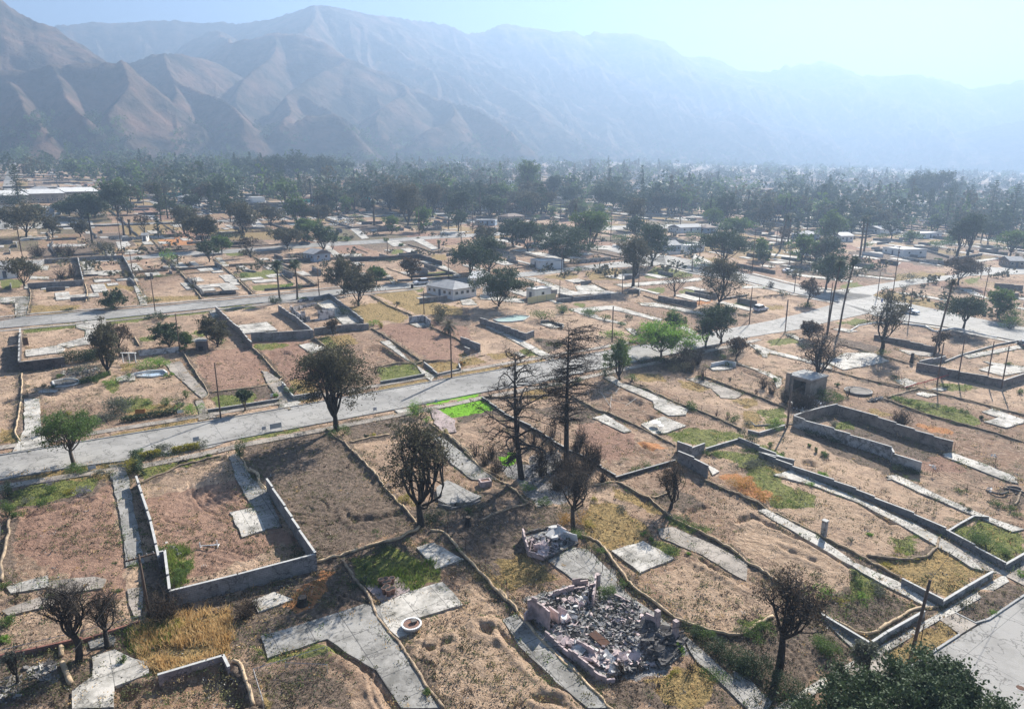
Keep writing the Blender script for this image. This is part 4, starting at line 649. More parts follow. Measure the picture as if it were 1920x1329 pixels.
def tree_mesh(r_, H, Wd, base_h=.2, leaves=4000, ls=.3, trunk_r=None, top_flat=.75, k1=7, k2=5, k3=4, gap=.25, twigs=True, off=(0, 0), fork=.9, leafgap=0, dens=1.0, lobes=None):
    """returns (wood MB, crown MB) around the origin. Crown: an uneven ellipsoid, Wd wide, from base_h*H to H."""
    wood, crown = MB(), MB(); tr = trunk_r or H * .026 + .05
    cz0, cz1 = base_h * H, H; cc = np.array([off[0], off[1], (cz0 + cz1) / 2]); ax = np.array([Wd / 2, Wd / 2, (cz1 - cz0) / 2])
    fk = np.array([off[0] * .4 + r_.normal() * .15, off[1] * .4 + r_.normal() * .15, cz0 * fork + .1]); tp = curve(np.zeros(3) - [0, 0, .25], fk, r_, 5, .05)
    wood.tube(tp, np.linspace(tr * 1.35, tr * .85, 5), 8)
    tips = []
    def target(f, near=None, spread=1.0):
        for _ in range(30):
            d = r_.normal(size=3); d /= np.linalg.norm(d)
            if d[2] < -.8: d[2] *= -.6
            if near is None: p = cc + d * ax * f * r_.uniform(.7, 1.0)
            else: p = near + d * ax * spread
            q_ = (p - cc) / ax
            lob = 1 + .5 * noise(np.arctan2(q_[1], q_[0]) * 1.3 + H, q_[2] * 1.7 + Wd)
            if np.dot(q_, q_) <= lob ** 2 and p[2] > cz0 * .75: return p
        return near if near is not None else cc + d * ax * f * .7
    for i in range(k1):
        A1 = target(.55) if i else cc + np.array([0, 0, ax[2] * .35]); c1 = curve(fk - [0, 0, r_.uniform(0, .2) * cz0], A1, r_, 6, .1, -.04); wood.tube(c1, np.linspace(tr * .46, tr * .2, 6), 6)
        for j in range(k2):
            st = c1[r_.integers(2, 6)]; A2 = target(.9, A1, .5); c2 = curve(st, A2, r_, 5, .12, .04); wood.tube(c2, np.linspace(tr * .18, tr * .07, 5), 5)
            for k in range(k3):
                st2 = c2[r_.integers(1, 5)]; A3 = target(1, A2, .26); c3 = curve(st2, A3, r_, 4, .12); wood.tube(c3, np.linspace(tr * .07, tr * .025, 4), 4, cap=False)
                tips += [A3, c3[2]]
                if twigs:
                    for q_ in range(3): e = c3[r_.integers(1, 4)]; f2 = e + r_.normal(size=3) * ax.mean() * .12; wood.tube(curve(e, f2, r_, 3, .1), [tr * .045, tr * .03, .008], 3, cap=False)
    tips = np.array(tips)
    rad_ = np.percentile(np.hypot(tips[:, 0] - off[0], tips[:, 1] - off[1]), 93) + .02; fx = (Wd / 2) / rad_; zt = np.percentile(tips[:, 2], 97); fz = (H - fk[2]) / max(.3, zt - fk[2])
    def warp(v):
        v = np.array(v, float); w_ = sstep(fk[2] * .9, fk[2] * 1.25 + .3, v[:, 2])[:, None]; q_ = v.copy(); q_[:, :2] = np.array(off) + (v[:, :2] - np.array(off)) * (1 + (fx - 1) * w_); q_[:, 2] = np.where(v[:, 2] > fk[2], fk[2] + (v[:, 2] - fk[2]) * fz, v[:, 2]); return q_
    wood.v = [warp(v) for v in wood.v]; tips = warp(tips)
    if leaves:
        kk = r_.random(len(tips)) > gap; T = tips[kk] if kk.sum() > 3 else tips; leaves = int(leaves * 1.35); w = r_.uniform(.3, 1.5, len(T)); w /= w.sum()
        C = T[r_.choice(len(T), leaves, p=w)] + r_.normal(size=(leaves, 3)) * np.array([1, 1, .7]) * ax.mean() * .12 * r_.uniform(.4, 1.3, (leaves, 1)); C = C[C[:, 2] > .3]
        crown.quads(quad_cloud(C, ls, r_))
    return wood, crown
def finish_tree(name, wood, crown, wm, lm, loc, label, group, phrase, cat='tree', rz=0.0):
    t = thing(name, loc, label, cat, group)
    if '_o' in t: del t['_o']
    wood.build('trunk', wm, t, smooth=True)
    if crown is not None and crown.n: crown.build('crown', lm, t)
    if not label: auto(t, phrase, loc)
    return t
def tree(s, topy, wpx, leaf='lburnt', bark='bark', leaves=5000, name='tree', label=None, phrase=None, group=None, seed=None, ls=None, base_h=.2, **kw):
    """s: point at the foot of the trunk; topy: row of the treetop; wpx: crown width"""
    px, py = P(s)[0]; b = g(px, py); sc_ = depth_at(b) / F; H = hgt(b, topy)
    if 120 < b[1]: base_h *= .6; wpx *= 1.15
    Wd = wpx * sc_
    r_ = np.random.default_rng(seed if seed is not None else int(px * 7 + py * 13)); ls = ls or max(.2, sc_ * 2.9)
    w, c = tree_mesh(r_, H, Wd, base_h, leaves, ls, **kw); return finish_tree(name, w, c, MT[bark], MT[leaf], b, label, group, phrase)
def shrub_mesh(r_, Wd, H, n, ls, stems=6, lumps=7):
    wood, crown = MB(), MB()
    c = r_.normal(size=(lumps, 3)) * .28; c[:, 2] = r_.uniform(.25, .7, lumps); rad = r_.uniform(.22, .42, lumps)
    k = r_.integers(0, lumps, n); d = r_.normal(size=(n, 3)); d /= np.linalg.norm(d, axis=1)[:, None]
    C = (c[k] + d * (rad[k] * r_.uniform(.45, 1.05, n))[:, None]) * np.array([Wd, Wd, H]); C = C[C[:, 2] > 0.03]; crown.quads(quad_cloud(C, ls, r_))
    for i in range(stems): 
        e = c[i % lumps] * np.array([Wd, Wd, H]); wood.tube(curve(np.array([r_.normal() * .05 * Wd, r_.normal() * .05 * Wd, -.1]), e, r_, 4, .1), np.linspace(.03 + .02 * H, .012, 4), 4)
    return wood, crown
def shrub(s, hpx, wpx, leaf='lgreen', n=900, label=None, phrase='low green shrub', name='shrub', ls=None, cat='shrub', group=None):
    px, py = P(s)[0]; b = g(px, py); sc_ = depth_at(b) / F; r_ = np.random.default_rng(int(px * 5 + py * 11)); H = hpx * sc_ * .95; 
    w, c = shrub_mesh(r_, wpx * sc_, H, n, ls or max(.10, sc_ * 1.8)); return finish_tree(name, w, c, MT['bark'], MT[leaf], b, label, group, phrase, cat)
def dead_shrub_mesh(r_, Wd, H, n=60, thin=.02):
    wood = MB()
    for i in range(n):
        d = np.array([r_.normal() * .5, r_.normal() * .5, 1]); d /= np.linalg.norm(d); e = d * H * r_.uniform(.5, 1) * np.array([Wd / H, Wd / H, 1]); a = np.array([r_.normal() * .08 * Wd, r_.normal() * .08 * Wd, -.1])
        c = curve(a, e, r_, 4, .12); wood.tube(c, np.linspace(thin * 1.6, thin * .5, 4), 3, cap=False)
        for j in range(5): p = c[r_.integers(1, 4)]; wood.tube(curve(p, p + r_.normal(size=3) * H * .16, r_, 3, .1), [thin * .7, thin * .5, thin * .25], 3, cap=False)
    return wood
def dead_shrub(s, hpx, wpx, n=60, label=None, phrase='bare scorched shrub', leaf=None):
    px, py = P(s)[0]; b = g(px, py); sc_ = depth_at(b) / F; r_ = np.random.default_rng(int(px * 3 + py * 17)); w = dead_shrub_mesh(r_, wpx * sc_ * .7, hpx * sc_, int(n * .7) + 3, max(.02, sc_ * .35))
    c = None
    if leaf: c = MB(); k = 350; C = r_.normal(size=(k, 3)) * np.array([wpx * .2, wpx * .2, hpx * .22]) * sc_ + [0, 0, hpx * .55 * sc_]; c.quads(quad_cloud(C, max(.1, sc_ * 1.6), r_))
    return finish_tree('scorched_shrub', w, c, MT['twig'], MT[leaf] if leaf else None, b, label, 'scorched shrubs', phrase, 'shrub')
def conifer_mesh(r_, H, Wd, leaves, ls, tr, base=.2, prof=lambda t: 1 - t, droop=-.05, sub=5, whorls=22, per=5, cone_leaf=True):
    wood, crown = MB(), MB(); wood.tube(curve(np.array([0, 0, -.3]), np.array([0, 0, H]), r_, 9, .006), np.linspace(tr, tr * .14, 9), 8); tips = []
    for i in range(whorls):
        t = i / (whorls - 1); z = H * (base + (1 - base) * t * .985)
        for k in range(per):
            a = r_.uniform(0, 2 * math.pi); L_ = Wd / 2 * prof(t) * r_.uniform(.45, 1.1)
            if L_ < .15: continue
            e = np.array([math.cos(a) * L_, math.sin(a) * L_, z + L_ * (droop + r_.normal() * .08)]); c = curve(np.array([0, 0, z - .1]), e, r_, 5, .07, .06); wood.tube(c, np.linspace(tr * .26 * (1 - t * .6), .02, 5), 4, cap=False)
            for j in range(sub):
                p = c[r_.integers(1, 5)]; e2 = p + (e / (np.linalg.norm(e[:2]) + .1) * np.array([1, 1, 0]) * .6 + r_.normal(size=3) * np.array([.6, .6, .25])) * L_ * .3; c2 = curve(p, e2, r_, 3, .12); wood.tube(c2, [.035, .025, .012], 3, cap=False); tips += [e2, c2[1]]
                for _ in range(2): p3 = c2[r_.integers(1, 3)]; wood.tube([p3, p3 + r_.normal(size=3) * np.array([.5, .5, .3]) * L_ * .14], [.018, .01], 3, cap=False)
    tips = np.array(tips)
    if leaves: C = tips[r_.integers(0, len(tips), leaves)] + r_.normal(size=(leaves, 3)) * np.array([.05, .05, .02]) * Wd * .7; crown.quads(quad_cloud(C, ls, r_, flat=.6))
    return wood, crown
def palm_mesh(r_, H, R_, tr=.22, nf=34, lean=0.0, skirt=10, frond_w=.55):
    wood, crown = MB(), MB(); top = np.array([lean, 0, H]); c = curve(np.array([0, 0, -.2]), top, r_, 8, .012); wood.tube(c, np.linspace(tr * 1.2, tr * .8, 8), 8); wood.tube([top - [0, 0, R_ * .35], top + [0, 0, .25]], [tr * 1.3, tr * 1.9], 8)
    for i in range(nf + skirt):
        dead = i >= nf; a = r_.uniform(0, 2 * math.pi); el = r_.uniform(-.75, 1.25) if not dead else r_.uniform(-1.4, -1.0); L_ = R_ * r_.uniform(.8, 1.1) * (.6 if dead else 1); t = np.linspace(0, 1, 7)
        hx_ = L_ * t * math.cos(el) if not dead else L_ * t * .3; zz = L_ * t * math.sin(el) - (.5 * L_ * t ** 2 if not dead else 0)
        pts = top + np.stack([math.cos(a) * hx_, math.sin(a) * hx_, zz], 1); side = np.array([-math.sin(a), math.cos(a), 0]); wd = frond_w * R_ * .55 * np.sin(np.clip(t * 1.1 + .12, 0, 1) * math.pi)
        for j in range(6):
            for sg in (-1, 1):
                for q_ in range(2):
                    p0 = pts[j] + (pts[j + 1] - pts[j]) * q_ * .5; p1 = pts[j] + (pts[j + 1] - pts[j]) * (q_ * .5 + .42); e = p0 + side * sg * wd[j] + (pts[j + 1] - pts[j]) * .7 - np.array([0, 0, wd[j] * .5])
                    crown.add([p0, p1, e], [(0, 1, 2)])
    return wood, crown
def palm(s, topy, wpx, label=None, phrase='tall fan palm with a shaggy crown', leaf='ldark', name='palm_tree', bark='barkg', **kw):
    px, py = P(s)[0]; b = g(px, py); sc_ = depth_at(b) / F; H = hgt(b, topy + wpx * .3); r_ = np.random.default_rng(int(px + py * 3)); w, c = palm_mesh(r_, H, wpx * sc_ / 2, tr=max(.2, sc_ * 1.6), **kw)
    return finish_tree(name, w, c, MT[bark], MT[leaf], b, label, 'palm trees', phrase)
def pole(s, topy, label=None, phrase='bare wooden utility pole', arms=0, lean=0.0, r=None, az_=None, material='wood', wires=None):
    px, py = P(s)[0]; b = g(px, py); H = hgt(b, topy); sc_ = depth_at(b) / F; r = r or max(.13, sc_ * .75)
    t = thing('utility_pole', b, label, 'utility pole', 'wooden utility poles'); m = MB(); top = b + np.array([lean * H, 0, H]); m.tube([b - [0, 0, .3], (b + top) / 2, top], [r, r * .88, r * .72], 9); m.build('shaft', MT[material], t, smooth=True)
    a = R(34.5) if az_ is None else az_
    for k in range(arms):
        m = MB(); z = top - (top - b) / H * (.35 + .95 * k); m.box(z + np.array([0, r + .06, 0]), (2.4, .11, .13), a); ao = m.build('crossarm', MT[material], t)
        for q_ in (-1.05, -.5, .5, 1.05):
            i_ = MB(); i_.cyl(z + np.array([math.cos(a) * q_, math.sin(a) * q_ + r + .06, .065]), .05, .16, 6); x = i_.build('insulator', MT['roofg'], ao)
            x.data.transform(__import__('mathutils').Matrix.Translation(Vector([-float(v) for v in b])))
    if not label: auto(t, phrase, b)
    return t, top
def wire(a, b, sag, label, n=18, r=.018):
    t = np.linspace(0, 1, n)[:, None]; p = np.array(a) + (np.array(b) - np.array(a)) * t - np.array([0, 0, sag]) * (4 * t * (1 - t)); m = MB(); m.tube(p, r, 4); o = m.build('overhead_wire', MT['dark']); orig(o, a); return tag(o, label, 'wire', 'overhead wires')
def house(s, dep, h, roof='hip', wm='stucco', rm='roofg', label=None, phrase='low pale house', name='house', rise=1.4, over=.35, win=3, chimney=False, cat='house', group=None):
    a, b = G2(s)[:2]; d = b - a; L_ = np.linalg.norm(d); d /= L_; n = np.array([-d[1], d[0]]); 
    if n @ a < 0: n = -n
    cen = (a + b) / 2 + n * dep / 2; ang = math.atan2(d[1], d[0]); z0 = gz(*cen); t = thing(name, (cen[0], cen[1], z0), label, cat, group); ca_, sa_ = math.cos(ang), math.sin(ang)
    if n @ np.array([-sa_, ca_]) < 0: ang += math.pi; ca_, sa_ = -ca_, -sa_
    def loc(x, y, z): return (cen[0] + x * ca_ - y * sa_, cen[1] + x * sa_ + y * ca_, z0 + z)
    X, Y = L_ / 2, dep / 2
    w_ = MB(); lo = -.8; v = [loc(x, y, z) for z in (lo, h) for x, y in ((-X, -Y), (X, -Y), (X, Y), (-X, Y))]
    w_.add(v, [(0, 1, 5, 4), (1, 2, 6, 5), (2, 3, 7, 6), (3, 0, 4, 7), (4, 5, 6, 7)]); 
    if roof == 'gable': w_.add([loc(-X, -Y, h), loc(-X, Y, h), loc(-X, 0, h + rise * .93), loc(X, -Y, h), loc(X, Y, h), loc(X, 0, h + rise * .93)], [(0, 2, 1), (3, 4, 5)])
    w_.build('wall', MT[wm], t)
    rr_ = MB(); X2, Y2 = X + over, Y + over
    if roof == 'flat':
        for (x, y, sx, sy) in ((0, -Y, 2 * X + .3, .25), (0, Y, 2 * X + .3, .25), (-X, 0, .25, 2 * Y - .25), (X, 0, .25, 2 * Y - .25)): rr_.box(loc(x, y, h + .12), (sx, sy, .3), ang)
        rr_.box(loc(0, 0, h + .03), (2 * X - .25, 2 * Y - .25, .05), ang)
    else:
        xr = X2 if roof == 'gable' else max(.3, X2 - Y2); th = .14
        for dz in (0, th):
            pass
        e = [(-X2, -Y2, h - .1), (X2, -Y2, h - .1), (X2, Y2, h - .1), (-X2, Y2, h - .1), (-xr, 0, h + rise), (xr, 0, h + rise)]
        v = [loc(*p) for p in e] + [loc(p[0], p[1], p[2] + th) for p in e]
        rr_.add(v, [(6, 7, 11, 10), (8, 9, 10, 11), (7, 8, 11), (9, 6, 10), (0, 4, 5, 1), (2, 5, 4, 3), (1, 5, 2), (3, 4, 0), (0, 1, 7, 6), (1, 2, 8, 7), (2, 3, 9, 8), (3, 0, 6, 9)])
    ro = rr_.build('roof', MT[rm], t)
    for side, (span, fx) in enumerate(((X, 0), (Y, 1))):
        k = win if side == 0 else max(1, win - 1)
        for sg in ((-1,) if side == 0 else (-1, 1)):
            for i in range(k):
                u_ = (-1 + (2 * i + 1) / k) * span * .95; isd = (side == 0 and i == k // 2)
                sz = (.95, 2.05) if isd else (1.15, 1.0); zc = 1.03 if isd else 1.5
                if h < 2.3 and not isd: sz = (.6, .5)
                if h < 2.3 and isd: sz = (.8, 1.6); zc = .8
                pos, an = ((u_, sg * (Y + .02)), ang) if side == 0 else ((sg * (X + .02), u_), ang + math.pi / 2)
                m = MB(); m.box(loc(*pos, zc), (sz[0], .09, sz[1]), an); f = m.build('door' if isd else 'window', MT['whitep' if not isd else 'door'], t)
                m = MB(); m.box(loc(*pos, zc), (sz[0] - .18, .13, sz[1] - .18), an); pn = m.build('pane' if not isd else 'door_panel', MT['glass' if not isd else 'door'], f); pn.data.transform(__import__('mathutils').Matrix.Translation(Vector([-float(v) for v in t['_o']])))
    if chimney: m = MB(); m.box(loc(X * .4, Y * .5, h + rise * .8), (.7, .6, 1.5), ang); m.build('chimney', MT['brick'], t)
    if not label: auto(t, phrase, cen)
    return t
def car(s, az_, paint='carw', L_=4.6, label=None, phrase='parked car', suv=False):
    b = G2(s)[0]; t = thing('car', g3(*b, .03), label, 'car'); W_ = 1.82; hh = 1.72 if suv else 1.42; m = MB(); ca_, sa_ = math.cos(az_), math.sin(az_); z0 = gz(*b) + .05
    def loc(x, y, z): return (b[0] + x * ca_ - y * sa_, b[1] + x * sa_ + y * ca_, z0 + z + GA * (x * ca_ - y * sa_) + GB * (x * sa_ + y * ca_))
    prof = [(-.5, .35), (-.5, .72), (-.47, .92), (-.3, .97), (.22, 1.0), (.44, .86), (.5, .68), (.5, .35)]; n = len(prof)
    def ext(prof, wd, mm, inset=0):
        v = [loc(p[0] * L_, s_ * wd / 2 * (1 - (.0 if p[1] < .8 else .03)), p[1]) for s_ in (-1, 1) for p in prof]; n = len(prof); mm.add(v, [tuple(range(n)), tuple(range(2 * n - 1, n - 1, -1))] + [(i, i + n, (i + 1) % n + n, (i + 1) % n) for i in range(n)])
    ext(prof, W_, m); body = m.build('body', MT[paint], t)
    cab = [(-.46 if suv else -.36, .94), (-.43 if suv else -.24, hh - .05), (.02, hh - .03), (.18, .96)]; m = MB(); ext(cab, W_ * .88, m); m.build('window', MT['glass'], t)
    m = MB(); v0, v1 = cab[1], cab[2]; m.add([loc(x * L_, y, z) for z in (hh - .03, hh + .03) for x, y in ((v0[0], -.76), (v1[0], -.76), (v1[0], .76), (v0[0], .76))], [(0, 1, 5, 4), (1, 2, 6, 5), (2, 3, 7, 6), (3, 0, 4, 7), (4, 5, 6, 7)]); m.build('roof', MT[paint], t)
    for x in (-.31, .31):
        for y in (-1, 1):
            m = MB(); m.tube([loc(x * L_, y * (W_ / 2 - .2), .33), loc(x * L_, y * (W_ / 2 + .015), .33)], [.33, .33], 14); w = m.build('wheel', MT['tyre'], t); m = MB(); m.tube([loc(x * L_, y * (W_ / 2 - .05), .33), loc(x * L_, y * (W_ / 2 + .03), .33)], [.19, .19], 12); k = m.build('rim', MT['steel'], w); k.data.transform(__import__('mathutils').Matrix.Translation(Vector([-float(v) for v in t['_o']])))
    for y in (-.6, .6): m = MB(); m.box(loc(.497 * L_, y, .68), (.1, .3, .14), az_); m.build('headlight', MT['whitep'], t)
    for y in (-.62, .62): m = MB(); m.box(loc(-.498 * L_, y, .78), (.06, .28, .16), az_); m.build('tail_light', MT['red'], t)
    if not label: auto(t, phrase, b)
    return t
def fence(s, h=1.2, step=2.6, label=None, phrase='row of rusty fence stakes', mesh=False, rail=True, material='rust', name='wire_fence', r=.035):
    l = resample(G2(s), step); EDGES.append(l); t = thing(name, g3(*l[0]), label, 'fence')
    for i, p in enumerate(l[:60]):
        hh = h * (1 + .12 * math.sin(i * 5.1)); m = MB(); b = g3(*p, -.2); m.tube([b, b + [.03 * math.sin(i * 3), .03 * math.cos(i * 7), hh + .2]], max(r, .0), 5); m.build('post', MT[material], t)
    if rail:
        for k, z in enumerate((h * .92,) if mesh else (h * .9, h * .45)): m = MB(); m.tube(np.stack([l[:, 0], l[:, 1], gz(l[:, 0], l[:, 1]) + z], 1), .018 if not mesh else .025, 4); m.build('rail' if mesh else 'wire', MT[material], t)
    if mesh:
        m = MB()
        for i in range(len(l) - 1): a, b = g3(*l[i], .05), g3(*l[i + 1], .05); m.add([a, b, b + [0, 0, h * .9], a + [0, 0, h * .9]], [(0, 1, 2, 3)])
        m.build('wire_mesh', MT['chain'], t)
    if not label: auto(t, phrase, l.mean(0))
    return t
def copy_tree(o, parent=None):
    c = o.copy(); link(c); c.parent = parent
    for ch in o.children: copy_tree(ch, c)
    return c
# ------------------------------------------------------------------ walls
WG = 'garden walls left standing round the cleared lots'
wall('A 715,165 790,400 835,600', 1.15, 'block', label='grey block wall along the left edge of the walled red-dirt lot, beside the shaded driveway', group=WG)
wall('A 838,592 868,585 895,800 B 0,712 397,605 145,200', 1.8, 'block', label='tall grey block wall wrapping the front and right sides of the red-dirt lot', group=WG)
wall('A 825,1185 1165,1085 1195,1150', .6, 'pinkc', label='low weathered pink wall behind the tall orange dry grass', group=WG)
wall('A 0,1075 200,1035 430,985 740,885', .45, 'brick', label='low dark red garden wall passing behind the two scorched leafless trees', group=WG, coping=False)
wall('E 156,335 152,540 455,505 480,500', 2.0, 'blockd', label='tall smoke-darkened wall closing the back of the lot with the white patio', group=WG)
wall('E 155,262 156,330', 1.4, 'blockt', label='short tan wall stub at the left side of the white patio', group=WG)
wall('E 1020,418 1180,405 1315,392', 1.1, 'stuccob', label='white plastered garden wall with smoke stains behind the bright green bushes', group=WG, coping=False)
wall('F 20,100 120,200 200,270 255,340 285,372', 1.5, 'blockt', label='brown block wall running back from the second street beside the white patio slab', group=WG)
wall('F 280,312 500,302 733,290', 1.8, 'block', label='long grey block wall with burnt streaks behind the dry yellow grass strip', group=WG)
wall('F 480,95 610,180 735,286', 1.5, 'block', label='grey block wall on the left of the burnt white house shell', group=WG)
wall('F 740,268 965,240 1140,228', 1.5, 'block', label='grey block wall behind the burnt white house shell, facing the yellow lawn', group=WG)
wall('F 745,20 850,-10 1100,185', 1.1, 'block', label='low grey wall on the right side of the burnt white house shell', group=WG)
wall('F -40,835 200,800 480,755', .5, 'block', label='low retaining wall behind the small round street tree', group=WG)
wall('F 505,640 590,745 800,712', .7, 'blockw', label='low white retaining wall left of the big scorched oak by the street', group=WG)
wall('F 1225,628 1400,600 1550,570', .5, 'block', label='low grey retaining wall right of the big scorched oak', group=WG)
wall('F 1545,480 1640,568 1810,528 1800,490', .5, 'block', label='low grey retaining wall round the small yellow lawn at the pole', group=WG)
wall('F 1435,178 1540,168 1592,205', 1.5, 'stuccob', label='small white and pink wall enclosure standing alone on bare dirt', group=WG, coping=False)
wall('G 245,325 310,350 385,385', 1.6, 'block', label='short grey block wall standing alone on the bare dirt lot', group=WG)
wall('G 385,180 550,240 715,300 772,275', 1.5, 'block', label='long grey block wall beside the pale driveway below the green pool', group=WG)
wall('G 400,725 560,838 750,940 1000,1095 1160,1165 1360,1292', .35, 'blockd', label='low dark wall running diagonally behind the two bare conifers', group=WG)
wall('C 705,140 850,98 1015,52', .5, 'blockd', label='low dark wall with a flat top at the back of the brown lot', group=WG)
wall('H 270,1120 375,1165 468,1130', 1.6, 'block', label='corner of grey block wall beside the green and yellow lawn', group=WG)
wall('H 275,1200 390,1255 492,1315', 1.7, 'block', label='grey board-like wall in front of the corner wall by the yellow lawn', group=WG)
wall('H 480,1122 600,1085 720,1050', .45, 'block', label='low grey wall along the front of the green and yellow lawn', group=WG)
wall('H 720,1050 870,1120 1120,1232 D 120,20 290,90 620,215 920,345 1085,425 1395,608 1500,548', .75, 'block', label='very long low grey wall running beside the white driveways to the corner', group=WG)
wall('H 790,980 870,1005 1060,950', .5, 'block', label='low curved grey wall by the round dark green bush', group=WG)
wall('I -360,905 -330,935 0,920 25,940', .1, 'block', label='low kerb at the corner of the white burnt walls', group=WG, coping=False)
wall('H 1120,930 1250,885 I 0,910 150,870 265,845 560,945 830,1040 1110,1128', 1.7, 'blockt', label='high tan block wall closing the back and far side of the empty walled lot', group=WG)
wall('H 1122,935 I 25,965 240,1035 480,1115 660,1180 675,1215 878,1290', 1.7, 'blockw', label='high whitewashed wall with black smoke stains on the near side of the walled lot', group=WG)
wall('I 540,300 640,318 800,352 1000,398', 1.2, 'blockt', label='tan block wall behind the dead oak at the street corner', group=WG)
wall('I 850,520 1060,570 1480,655 1642,600', 1.6, 'blockt', label='long tan wall with a corner behind the red netting', group=WG)
wall('I 870,500 1060,458', 1.2, 'block', label='short grey wall joining the long tan wall by the dead trunk', group=WG)
wall('I 1060,470 1180,420 1440,345 1605,315', .4, 'block', label='low winding grey wall between two white driveways at the far right', group=WG)
wall('I 370,240 430,200 560,178', .3, 'stucco', label='thin white edging wall round the corner lawn', group=WG, coping=False)
wall('I 560,180 780,190 920,210 975,242 1000,245 1130,222 1440,290', .35, 'stucco', label='winding pale edging wall along the cross street corner', group=WG, coping=False)
wall('D 705,1010 780,960 975,850', .65, 'blockw', label='white front wall beside the pavement left of the leaning utility pole top', group=WG)
wall('D 1068,800 1200,720 1330,645', .65, 'blockw', label='white front wall closing the yellow-green corner lawn', group=WG)
wall('D 860,680 1070,800', .6, 'block', label='low grey wall on the left side of the yellow-green corner lawn', group=WG)
wall('D 440,850 690,1015', .45, 'block', label='low grey wall between the reddish brown lot and the shaded path', group=WG)
wall('D 1100,418 1160,380 1235,338 1312,345', .35, 'blockt', label='short tan retaining wall by the bushy corner bed', group=WG)
wall('J 190,1118 380,1108 562,1098', 1.5, 'block', label='grey block wall in front of the cleared lot behind the far left lawn', group=WG)
wall('J 195,1030 300,950 528,935 565,1090', 1.3, 'block', label='grey block wall round the back of the far left cleared lot', group=WG)
wall('J 535,932 680,925 832,922 870,990 903,1058', 1.3, 'block', label='block wall round the lot with the L-shaped pale slab', group=WG)
wall('J 745,790 860,785 955,785', .9, 'blockw', label='low pale wall beside the small white garden shed', group=WG)
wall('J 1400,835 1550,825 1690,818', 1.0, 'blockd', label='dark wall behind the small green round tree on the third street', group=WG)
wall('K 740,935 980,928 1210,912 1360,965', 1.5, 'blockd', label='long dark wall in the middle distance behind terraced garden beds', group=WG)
wall('K 1060,1070 1250,1060 1470,1045', .6, 'block', label='low grey front wall of the terraced garden lot', group=WG)
wall('K 1390,900 1600,880 1724,870', 1.1, 'block', label='grey wall behind the round dark trees beside the terraced lot', group=WG)
wall('L 515,1215 700,1195 880,1180', 1.2, 'block', label='grey block wall right of the yellow panel fence', group=WG)
wall('L 1200,1195 1330,1225 1460,1245', 1.4, 'blockt', label='pinkish tan wall under the lopped dead tree', group=WG)
wall('L 650,950 760,940 880,928', 1.4, 'blockw', label='pale wall on the far side of the second street near the containers', group=WG)
wall('L 995,1150 1080,1148 1070,1165', 1.1, 'blockt', label='small tan wall block at the end of the pale driveway', group=WG)
wall('L 1640,1195 1796,1170', .7, 'blockt', label='low tan wall right of the dark oak near the cross street', group=WG)
wall('M 960,935 1080,955', 1.6, 'blockd', label='short dark wall by the low white-roofed house', group=WG)
wall('M 1110,910 1340,950', 1.1, 'blockw', label='pale wall in front of the low white-roofed house', group=WG)
wall('M 1720,1100 1910,1120', 1.6, 'blockt', label='upper of two tan walls at the far right edge', group=WG)
wall('M 1680,1155 1880,1170', 1.5, 'blockt', label='lower of two tan walls at the far right edge', group=WG)
wall('M 1430,920 1640,885', 1.1, 'block', label='long grey wall under the twin umbrella pines', group=WG)
wall('M 0,960 260,1010', 1.2, 'blockt', label='tan wall by the street left of the dark umbrella tree', group=WG)
wall('F 1840,395 1880,415', 1.3, 'block', label='stub of grey wall at the lone burnt palm lot', group=WG)
wall('B 1030,275 1100,290 1200,272 1250,250', .3, 'block', label='low curved stone edge of the raised patio beside the scorched oak', group=WG, coping=False)
wall('H 520,502 630,482 700,502', .9, 'stucco', label='small white angled wall above the raised white patio', group=WG, coping=False)
wall('E 985,565 1080,545 1200,540 1228,565', .5, 'stucco', label='curved white pool-side wall below the bright green bushes', group=WG, coping=False)
wall('G 820,175 880,172 985,205 975,222', .5, 'block', label='small box of low grey walls beyond the bare conifer top', group=WG)
for s, h in (('J 1640,1000 1724,1010', .5), ('K 0,880 90,850', .6), ('K 1440,640 1560,640', .8), ('L 1080,650 1340,672', .8), ('L 30,600 460,640', .8), ('L 900,640 1160,655', .7), ('M 560,1000 700,1010', .5), ('M 1240,850 1420,905', .9), ('M 960,790 1180,800', .6), ('L 180,655 360,650', .9), ('K 1590,640 1720,655', .9), ('M 1620,860 1720,870', 1.4)):
    wall(s, h, 'block', phrase='low pale wall in the distance', group=WG)
# ------------------------------------------------------------------ straw wattles
for s in WATT.split('|'):
    n = g(*P(s)[0])[1]; wattle(s, .16 if n < 75 else .13, 'straw' if (hash_ := int(P(s)[0][0])) % 3 else 'strawd')
for s, dz in (('A 318,1010 322,1060', .9), ('A 325,1100 345,1150 375,1205', .2)): wattle(s, .22, 'straw', phrase='thick bundled straw roll by the dark soil')
